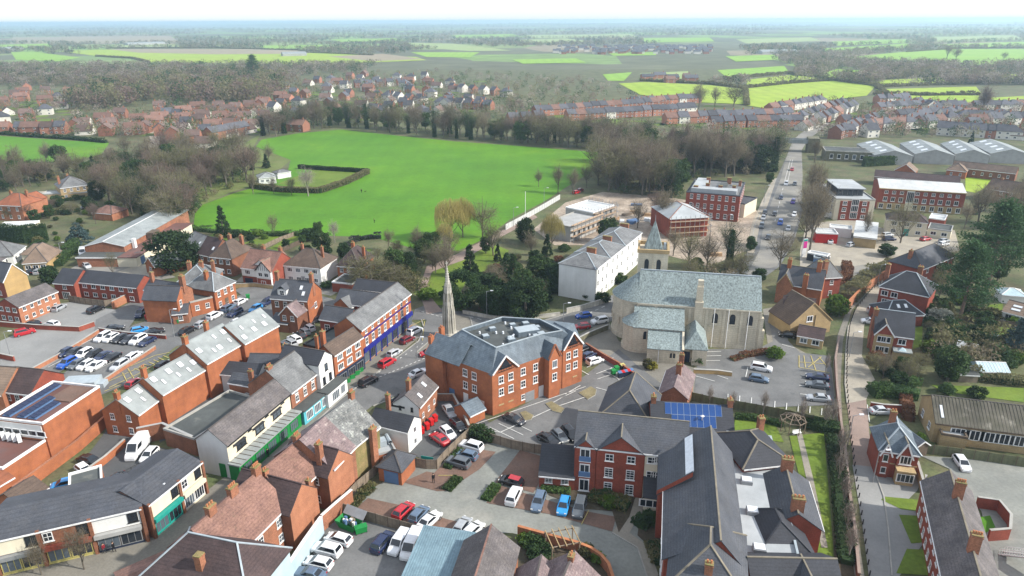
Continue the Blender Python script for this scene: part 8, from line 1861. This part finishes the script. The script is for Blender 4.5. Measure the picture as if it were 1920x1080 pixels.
zone([(885,475),(960,455),(1060,455),(1062,545),(1000,590),(905,585)],16,['holm','yew','bare0','bare2','evergreen_small','conifer'],(7,12),'bare winter tree between the pond gardens and the white terrace','pond garden tall trees',18)
zone([(770,500),(800,470),(850,470),(830,520),(800,540)],6,['bare0','bare5','holm'],(8,12),'bare winter tree at the park gate behind the monument','park gate trees',19)
zone([(1735,570),(1800,555),(1920,600),(1920,700),(1840,690),(1740,700)],34,['bush','bush_dark','bush','bush_olive','bush_bright'],(1.6,3.6),'leafy bush in the right-hand gardens','bushes in the right-hand gardens',20,'bush',(1,1.6))
zone([(885,500),(1060,470),(1062,560),(1000,590),(905,585)],24,['bush','bush_dark','bush_olive','bush_russet'],(1.5,3.2),'leafy bush in the pond gardens','bushes in the pond gardens',21,'bush',(1,1.6))
zone([(345,480),(400,440),(620,445),(700,480),(690,530),(620,520)],30,['bush','bush_dark','bush_olive','bush_bright'],(1.3,2.8),'leafy bush in the long gardens below the park','bushes in the long gardens',22,'bush',(1,1.6))
zone([(0,400),(60,385),(200,392),(150,450),(100,480),(0,450)],26,['bush','bush_dark','bush_olive','bush_bright'],(1.3,2.8),'leafy bush in the gardens left of the hall','bushes left of the hall',23,'bush',(1,1.6))
# ------------------------------------------------------------------ fields and hedgerows
FIELDS = [
 ('field_lime',[(110,96),(200,93),(400,100),(560,98),(780,107),(800,113),(700,117),(520,122),(450,119),(280,117),(250,108),(180,105)]),
 ('field_tan',[(200,92),(520,92),(600,98),(560,101),(400,102),(260,99)]),('field_tan',[(22,70),(320,68),(338,79),(190,82),(25,79)]),('field_green',[(20,98),(60,97),(150,108),(110,115),(30,112)]),
 ('field_tan',[(615,106),(720,101),(795,111),(700,115)]),('field_pale',[(760,80),(850,82),(960,95),(880,96),(770,88)]),('field_green',[(770,98),(900,98),(880,108),(800,107)]),('field_pale',[(960,75),(1060,72),(1110,78),(1000,82)]),
 ('field_lime',[(1160,157),(1210,154),(1330,160),(1395,168),(1400,196),(1300,192),(1200,178)]),('field_lime',[(1397,166),(1470,158),(1560,152),(1642,162),(1625,180),(1480,196),(1450,206),(1398,198)]),
 ('field_lime',[(1400,150),(1480,141),(1580,150),(1470,157),(1400,163)]),('field_green',[(1345,132),(1470,124),(1480,136),(1365,147)]),('field_green',[(1530,140),(1570,130),(1635,134),(1605,148),(1560,148)]),
 ('field_green',[(1545,112),(1690,98),(1800,92),(1930,92),(1930,122),(1800,125),(1640,118)]),('field_lime',[(1636,152),(1760,145),(1790,156),(1660,160)]),('field_lime',[(1640,168),(1830,163),(1840,176),(1670,177)]),('field_lime',[(1640,178),(1835,180),(1835,200),(1660,190)]),
 ('field_lime',[(1858,184),(1930,180),(1930,202),(1858,203)]),('field_lime',[(1860,142),(1930,138),(1930,152),(1870,156)]),('field_green',[(1130,140),(1185,136),(1170,152),(1140,152)]),('field_pale',[(1200,138),(1290,134),(1290,148),(1210,150)]),
 ('field_pale',[(980,66),(1180,64),(1200,70),(1000,72)]),('field_green',[(1200,72),(1330,70),(1340,78),(1210,80)]),('field_pale',[(1380,74),(1520,70),(1540,77),(1400,82)]),('field_green',[(1560,78),(1700,74),(1710,80),(1570,86)]),('field_pale',[(1740,70),(1900,66),(1920,74),(1760,80)]),('field_green',[(480,86),(600,84),(640,90),(500,92)]),('field_green',[(840,66),(960,64),(980,69),(860,72)]),('field_pale',[(150,84),(330,83),(340,88),(160,89)]),('field_green',[(0,84),(90,82),(100,90),(0,92)]),('field_green',[(620,74),(740,72),(760,77),(640,79)]),('field_green',[(960,112),(1080,110),(1100,118),(980,120)]),('field_green',[(1360,106),(1450,103),(1470,112),(1380,116)]),('field_green',[(1740,84),(1930,78),(1930,88),(1780,90)]),
 ('field_green',[(1530,92),(1700,82),(1720,88),(1560,100)]),('field_green',[(1140,100),(1230,98),(1230,104),(1150,105)]),('field_lime',[(1790,130),(1860,126),(1870,136),(1800,142)]),
]
for i,(m,poly) in enumerate(FIELDS): sheet('field',poly,m,.25+.01*i)
HL = 'between the two biggest lime fields|up the left side of the biggest lime field|at the right corner of the biggest lime field|above the first strip field|below the second strip field|across the middle of the lime fields|over the small fields at upper right|under the hillside field|above the left lime field|along the top of the left lime field|left of the long far field|above the long tan field|at the end of the tan field|over the hillside field|at the right edge of the strip fields'.split('|')
def _hr(i,pts): hedge('hedgerow','brown hedgerow '+HL[i],pts,3.0,4.0,'twig_olive',14,core='twig',ls=.9,group='hedgerows between far fields',seed=i)
for i,pts in enumerate(([(1397,166),(1470,158),(1560,151)],[(1400,198),(1397,166)],[(1642,162),(1660,176),(1640,178)],[(1640,164),(1740,160),(1800,158)],[(1650,178),(1740,180),(1835,178)],[(1480,138),(1560,150),(1642,162)],[(1640,150),(1700,145),(1780,142)],[(1545,114),(1690,120),(1800,127),(1930,124)],[(1345,150),(1480,138)],[(1200,152),(1330,158),(1395,166)],[(180,106),(250,110),(280,118)],[(200,91),(400,90),(600,96)],[(560,98),(700,104)],[(1700,98),(1800,91),(1930,90)],[(1790,158),(1930,154)])):
    _hr(i,pts)
# ------------------------------------------------------------------ houses of the estates: six kinds, copied
def far_house(seed,w,d,hw,roof,wm,rm,semi=False):
    rnd = random.Random(seed);parts = [];mb = MB();rb = MB();hr = d*.5*math.tan(R(38))
    if roof == 'hip': wall_box(mb,-w/2,w/2,-d/2,d/2,0,hw-.05);hip_roof(rb,-w/2,w/2,-d/2,d/2,hw,hw+hr,.35)
    else: wall_box(mb,-w/2,w/2,-d/2,d/2,0,hw-.05,hw+hr-.1,'u');gable_roof(rb,-w/2,w/2,-d/2,d/2,hw,hw+hr,.35)
    parts += [('wall',mb.mesh('wall',[wm]),None),('roof',rb.mesh('roof',[rm]),None)]
    c = MB();cx = w*.32;c.box(cx-.4,cx+.4,-.35,.35,hw+hr*.4,hw+hr+1.0);c.cone((cx,0),.14,.12,hw+hr+1.0,hw+hr+1.4,6);parts.append(('chimney',c.mesh('chimney',['brick_old']),None))
    return parts,w,d,hw
_fw = MB();_fw.box(-.7,.7,-.06,.02,0,1.2);_fw.box(-.56,-.05,-.075,-.06,.12,1.08,1);_fw.box(.05,.56,-.075,-.06,.12,1.08,1);FWIN = _fw.mesh('window',['white_paint','glass'])
mat('estate_brick',(.32,.145,.095),var=.1,objrand=.3);mat('estate_roof',(.14,.095,.08),var=.2,objrand=.35,bands=(.4,.12));mat('estate_slate',(.09,.092,.105),var=.2,objrand=.3,bands=(.4,.12));mat('estate_render',(.66,.63,.56),var=.06,objrand=.12);mat('estate_red_roof',(.19,.11,.085),var=.2,objrand=.25,bands=(.4,.12))
FH = [far_house(1,9,8,5.0,'gable','estate_brick','estate_roof'),far_house(2,8,8,5.0,'gable','estate_brick','estate_slate'),far_house(3,10,9,5.0,'hip','estate_render','estate_slate'),far_house(4,12,8,4.9,'gable','estate_brick','estate_red_roof'),far_house(5,11,9,2.9,'gable','estate_render','estate_roof'),far_house(6,16,8,5.4,'gable','estate_brick','estate_slate'),far_house(7,8,9,5.2,'gable','estate_render','estate_slate'),far_house(8,7,8,5.4,'gable','estate_brick','estate_slate')]
def put_far(kind,p,rz,label,group):
    parts,w,d,hw = FH[kind];root = thing('house',label,'house',(p.x,p.y,0),rz,group)
    for n,me,_ in parts: link(n,me,root)
    st = [.6,3.2] if hw > 4 else [.9]
    face = -1 if math.cos(rz) > 0 else 1
    for z in st:
        for t in (-.28,.28): link('window',FWIN,root,(w*t,face*d/2,z),0 if face < 0 else math.pi)
    sx = 1 if (math.sin(rz) < 0) == (p.x < 0) else -1
    return root
def estate(poly,n,kinds,rz0,label,group,seed,gap=(13,6)):
    rnd = random.Random(seed);xs = [p[0] for p in poly];ys = [p[1] for p in poly];got = [];tries = 0
    while len(got) < n and tries < n*200:
        tries += 1;x,y = rnd.uniform(min(xs),max(xs)),rnd.uniform(min(ys),max(ys))
        if not inside(poly,x,y): continue
        p = P(x,y)
        if any((p-q).length < gap[0] for q in got): continue
        got.append(p);put_far(rnd.choice(kinds),p,rz0+rnd.choice((0,0,math.pi/2,math.pi))+rnd.gauss(0,.12),label,group)
ORD = 'first second third fourth fifth sixth seventh eighth ninth tenth eleventh twelfth thirteenth fourteenth fifteenth sixteenth'.split()
def street(a,b,n,kinds,label,group,row,seed=0):
    rnd = random.Random(seed);A_,B_ = P(*a),P(*b);d = B_-A_;rz = math.atan2(d.y,d.x)
    for i in range(n): put_far(rnd.choice(kinds),A_.lerp(B_,(i+.5)/n),rz+rnd.gauss(0,.02),'%s house from left in %s' % (ORD[i],row),group)
L1 = ('small brown-roofed brick house on the estate left of the park','estate left of the park')
estate([(270,252),(300,205),(470,205),(510,235),(450,252),(330,262)],36,[0,0,3,1,4],.3,*L1,1,(15,6))
L2 = ('brick house on the hillside estate behind the park tree belt','estate behind the park')
estate([(480,215),(500,168),(600,145),(780,142),(880,168),(905,200),(840,225),(680,222),(560,222)],72,[0,1,2,3,4,6],-.2,*L2,2,(16,6))
for k,(a,b,n,w) in enumerate((((840,170),(960,182),6,'upper right row'),((820,200),(925,206),6,'white-fronted row'),((700,185),(800,195),5,'middle row'),((640,165),(760,160),6,'topmost row'))): street(a,b,n,[1,2,6,7],*L2,w+' of the estate behind the park',k)
L3 = ('flat-fronted terraced house in the rows right of the park','terraced rows right of the park')
for k,(a,b,n,w) in enumerate((((1000,218),(1230,200),16,'longest terrace'),((1060,226),(1300,212),14,'terrace in front of the longest one'),((1180,200),(1310,192),9,'rearmost short terrace'),((1250,232),(1480,222),13,'terrace left of the main road'),((1330,240),(1500,236),8,'nearest terrace above the wood'),((950,232),(1020,228),3,'short end terrace'))): street(a,b,n,[1,7,3,1,6],*L3,w+' right of the park',20+k)
L4 = ('town house with slate roof in the crowded streets at upper right','crowded streets at upper right')
for k,(a,b,n,w) in enumerate((((1480,235),(1580,200),9,'row climbing on the left of the main road'),((1500,246),(1600,205),9,'row climbing on the right of the main road'),((1560,262),(1640,230),7,'row just above the old station'),((1620,246),(1760,236),10,'row behind the grey sheds'),((1660,228),(1800,220),9,'middle row of the crowded town streets'),((1760,252),(1920,262),10,'row nearest the right-hand sheds'),((1640,212),(1720,206),6,'short upper row of the crowded town streets'),((1740,208),(1920,206),11,'long upper row by the fields'),((1800,228),(1920,232),8,'white-fronted row at the right edge'),((1640,195),(1700,192),4,'topmost row by the lime field'),((1440,212),(1540,196),8,'row along the lime field left of the road'))): street(a,b,n,[1,7,6,2,6,2,4,3],*L4,w,40+k)
estate([(1560,262),(1600,215),(1660,195),(1920,200),(1920,258),(1700,252)],26,[2,6,6,4,1,3],.2,'pale-walled house among the crowded town streets at upper right',L4[1],8,(11,6))
L5 = ('house among trees at the far left beyond the playing field','houses at the far left')
estate([(0,195),(60,165),(140,178),(120,215),(20,232),(0,232)],14,[2,3,4,0],.4,*L5,5,(18,8))
for i,(x,k,t) in enumerate(((5,3,'orange brick house cut by the left edge above the playing field'),(62,3,'pink-roofed brick house behind the playing field hedge'),(45,1,'dark-roofed house left of the pink-roofed one'),(95,0,'brown-roofed house in the row behind the playing field'),(118,7,'last brick house in the row behind the playing field'))): put_far(k,P(x,250),.15,t,None)
estate([(135,248),(160,222),(262,215),(268,250),(200,258)],9,[0,3,4,1],.2,'brick house under trees between the playing field and the estate','houses above the playing field',9,(16,6))
L6 = ('low house on the lane below the left estate','lane below the left estate')
street((400,262),(470,248),4,[5,4],*L6,'long low row on the lane below the left estate',3);street((520,243),(570,246),3,[3,0],*L6,'orange row by the park corner',4);estate([(330,265),(390,262),(400,275),(340,280)],3,[0,4],.3,*L6,6,(16,6))
L7 = ('farmhouse or barn among the fields beyond the terraced rows','farm beyond the terraced rows')
estate([(1205,148),(1290,146),(1300,156),(1220,158)],6,[0,3,5],.1,*L7,7,(18,8))
# sheds, old station, bridge
for i,(a,b,t) in enumerate((((1640,290),(1712,292),'left-most grey saw-roofed industrial shed'),((1716,288),(1790,291),'second grey industrial shed from the left'),((1792,288),(1856,291),'third grey industrial shed with pale rooflights'),((1858,287),(1935,290),'right-most grey industrial shed'))):
    house('industrial_shed',t,a,b,5.0,depth=34,roof='gablev',hr=2.6,wall='render_grey',rm='sheet_grey',cat='shed',group='grey industrial sheds',ridge=False,ex=lambda r_,L,D,hw,hr: [build((lambda q: (q.slab([(L*.2,D*v,hw+hr*.4+.06),(L*.36,D*v,hw+hr*.72+.06),(L*.36,D*v+3,hw+hr*.72+.06),(L*.2,D*v+3,hw+hr*.4+.06)],.1),q)[1])(MB()),'rooflight','skylight',r_) for v in (.1,.35,.6,.85)])
house('old_station','long low stone old station with pale window bays',(1548,282),(1690,288),5.4,depth=14,roof='flat',wall='stone_dark',rm='felt_flat',parapet='stone_grey',wins='F9x1:1.8x2.4:p^1.4',cat='building')
def bridge():
    a,b = P(1462,284),P(1512,286);d = b-a;L = d.length;r_ = thing('railway_bridge','pale girder bridge crossing the main road','bridge',a,math.atan2(d.y,d.x));q = MB();q.box(0,L,-.3,.3,5.0,7.0);q.box(0,L,5,5.6,5.0,7.0);build(q,'girder','sheet_grey',r_);bx(r_,'deck','concrete',0,L,-.2,5.5,4.8,5.1)
    bx(r_,'abutment','stone_dark',L,L+6,-1,7,0,8);bx(r_,'abutment','stone_dark',-5,0,-1,7,0,7)
bridge()
# ------------------------------------------------------------------ woods that read as one mass, and scattered tree cover
def mass(name,label,pts_h,m3,seed,nt=26,lw=.55):
    rnd = np.random.default_rng(seed);V = [];n = len(pts_h)
    arr = np.array([(p.x,p.y,p.z,h) for p,h in pts_h]);N = n*nt
    base = np.repeat(arr,nt,axis=0);th = rnd.uniform(0,2*np.pi,N);ph = np.arccos(rnd.uniform(-1,1,N));r = rnd.uniform(.55,1.0,N)
    hgt = base[:,3];c = np.stack([base[:,0]+np.sin(ph)*np.cos(th)*r*hgt*.48,base[:,1]+np.sin(ph)*np.sin(th)*r*hgt*.48,base[:,2]+hgt*(.55+np.cos(ph)*r*.45)],1)
    c[::nt,2] = base[::nt,2]+hgt[::nt]*.15
    tri = rnd.normal(0,1,(N,3,3));tri /= np.linalg.norm(tri,axis=2,keepdims=True);v = (c[:,None,:]+tri*(hgt*.20)[:,None,None]*lw/.55).reshape(-1,3)
    me = bpy.data.meshes.new(name);me.vertices.add(len(v));me.vertices.foreach_set('co',v.ravel());me.loops.add(3*N);me.loops.foreach_set('vertex_index',np.arange(3*N,dtype=np.int32))
    me.polygons.add(N);me.polygons.foreach_set('loop_start',np.arange(0,3*N,3,dtype=np.int32));me.polygons.foreach_set('loop_total',np.full(N,3,dtype=np.int32))
    for m in m3: me.materials.append(MATS[m])
    me.polygons.foreach_set('material_index',np.repeat(rnd.integers(0,len(m3),n),nt).astype(np.int32));me.update();me.validate()
    o = link(name,me);o['label'] = label;o['category'] = 'woodland';o['kind'] = 'stuff';return o
_rnd = random.Random(99)
TOWN = [[(480,240),(500,160),(600,138),(790,136),(890,160),(960,180),(930,230)],[(990,230),(1000,190),(1300,180),(1320,230)],[(1020,106),(1350,106),(1350,86),(1020,86)]]
def scatter(n,x0,x1,y0,y1,hrange,avoid=True,polys=None,minpx=0,dens=None,avoid2=False):
    out = [];t = 0
    while len(out) < n and t < n*8:
        t += 1;x,y = _rnd.uniform(x0,x1),_rnd.uniform(y0,y1)
        if polys and not any(inside(pl,x,y) for pl in polys): continue
        if avoid and any(inside(pl,x,y) for _,pl in FIELDS): continue
        if avoid2 and any(inside(pl,x,y) for pl in TOWN): continue
        p = P(x,y)
        if dens:
            q = math.sin(p.x*.004+1)*math.cos(p.y*.0023)+.6*math.sin(p.x*.0017-p.y*.0011)
            if q < dens: continue
        h = _rnd.uniform(*hrange);D_ = math.hypot(p.x,p.y);h = max(h,minpx*D_/FPX)
        p.z = terrain_z(p.x,p.y);out.append((p,h))
    return out
mass('far_woodland','grey-brown bare woods covering the middle distance between fields',scatter(2600,-60,900,123,162,(8,13),dens=-.7,avoid2=True)+scatter(3000,850,1980,102,160,(8,14),dens=-.6,avoid2=True),['twig','twig_olive','twig_purple','twig_pale','twig','leaf_dark'],1,70,.24)
mass('far_woodland','distant bluish woods and hedges towards the horizon',scatter(7600,-60,1980,56,102,(8,13),minpx=3.2,dens=-.45),['twig','twig_olive','leaf_dark','twig'],2,30,.45)
mass('horizon_woodland','hazy wooded horizon',scatter(2600,-60,1980,45.5,57,(10,14),minpx=2.6,dens=-.1),['twig','leaf_dark'],3,12,.7)
mass('far_woodland','bare wood on the slope between the left estate and the far fields',scatter(420,100,560,148,206,(13,20),polys=[[(120,205),(180,165),(330,148),(480,146),(560,160),(500,192),(400,198),(300,194),(180,207)]]),['twig','twig_olive','twig_purple','twig_olive','leaf_dark'],7,160,.2)
_belt = [[(120,215),(300,205),(270,262),(130,250)],[(540,165),(640,138),(900,132),(1000,170),(900,185),(600,190)],[(0,215),(0,165),(130,150),(180,170),(120,205),(60,235)],[(480,250),(540,165),(620,135),(900,140),(1000,175),(1000,215),(900,230),(700,228)],[(900,140),(1100,150),(1200,180),(1000,210),(960,180)],[(270,255),(300,200),(500,205),(500,245),(350,268)],[(1000,240),(1200,240),(1480,245),(1460,290),(1200,275),(1000,262)],[(1460,240),(1560,195),(1920,200),(1920,262),(1700,258),(1560,265)],[(0,240),(120,235),(270,225),(270,262),(130,255)]]
mass('garden_trees','bare garden trees and shrubs scattered between the estate houses',scatter(1900,-40,1960,135,292,(4,9),polys=_belt),['twig','twig_olive','leaf_dark','twig_purple','leaf_mid','twig_pale'],4,130,.2)
_und = [[(200,330),(330,300),(470,285),(480,335),(375,385),(362,425),(310,435),(240,400),(205,380)],[(470,262),(640,240),(760,252),(1000,272),(1140,283),(1180,272),(1000,258),(760,238),(640,226)],[(1130,300),(1190,280),(1440,305),(1445,328),(1290,338),(1275,372),(1180,372),(1115,350)],[(-20,330),(130,300),(200,320),(190,365),(60,350),(0,372)],[(120,205),(180,170),(480,152),(540,165),(400,196)],[(690,520),(790,500),(800,550),(740,560)],[(1280,520),(1380,500),(1400,530),(1330,540)],[(1740,640),(1800,610),(1920,640),(1920,690),(1760,690)]]
mass('undergrowth','bushy undergrowth and ivy beneath the trees round the park',scatter(1300,-40,1960,140,700,(1.6,5.0),polys=_und),['twig','leaf_dark','leaf_olive','twig_olive'],5,100,.28)
_vil = MB()
for _ in range(150):
    p = P(_rnd.uniform(1040,1340),_rnd.uniform(88,102));s = _rnd.uniform(4,7);_vil.box(p.x-s,p.x+s,p.y-s,p.y+s,0,5,0 if _rnd.random() < .5 else 1);_vil.quad([(p.x-s-.5,p.y-s-.5,5.05),(p.x+s+.5,p.y-s-.5,5.05),(p.x+s,p.y,8.5),(p.x-s,p.y,8.5)],2);_vil.quad([(p.x+s+.5,p.y+s+.5,5.05),(p.x-s-.5,p.y+s+.5,5.05),(p.x-s,p.y,8.5),(p.x+s,p.y,8.5)],2)
o = build(_vil,'far_village',['estate_render','estate_brick','estate_slate']);tag(o,'tiny pale houses of a far village among trees','village',None,'stuff')
for a,b,t in (((240,82),(310,80),'long pale farm sheds on the far left fields'),((530,101),(575,100),'pale farm buildings between the tan fields'),((5,92),(45,90),'white farm barn at the far left edge'),((1430,97),(1500,96),'white barn beyond the lime fields')):
    house('farm_shed',t,a,b,5.0,depth=30,pitch=14,wall='render_grey',rm='sheet_grey',cat='barn',ridge=False)
# ------------------------------------------------------------------ haze
def haze():
    m = bpy.data.materials.new('haze');m.use_nodes = True;nt = m.node_tree;nt.nodes.clear();o = nd(nt,'ShaderNodeOutputMaterial');v = nd(nt,'ShaderNodeVolumePrincipled')
    v.inputs['Color'].default_value = (.60,.80,1,1);v.inputs['Density'].default_value = HAZE;v.inputs['Anisotropy'].default_value = .35;nt.links.new(v.outputs[0],o.inputs['Volume']);m.cycles.homogeneous_volume = True
    b = MB();b.box(-30000,30000,-300,26000,-60,79);ob = build(b,'haze',[m]);ob['kind'] = 'stuff';ob['label'] = 'pale blue haze hanging over the far countryside';ob['category'] = 'haze'
HAZE = 0.00016
haze()
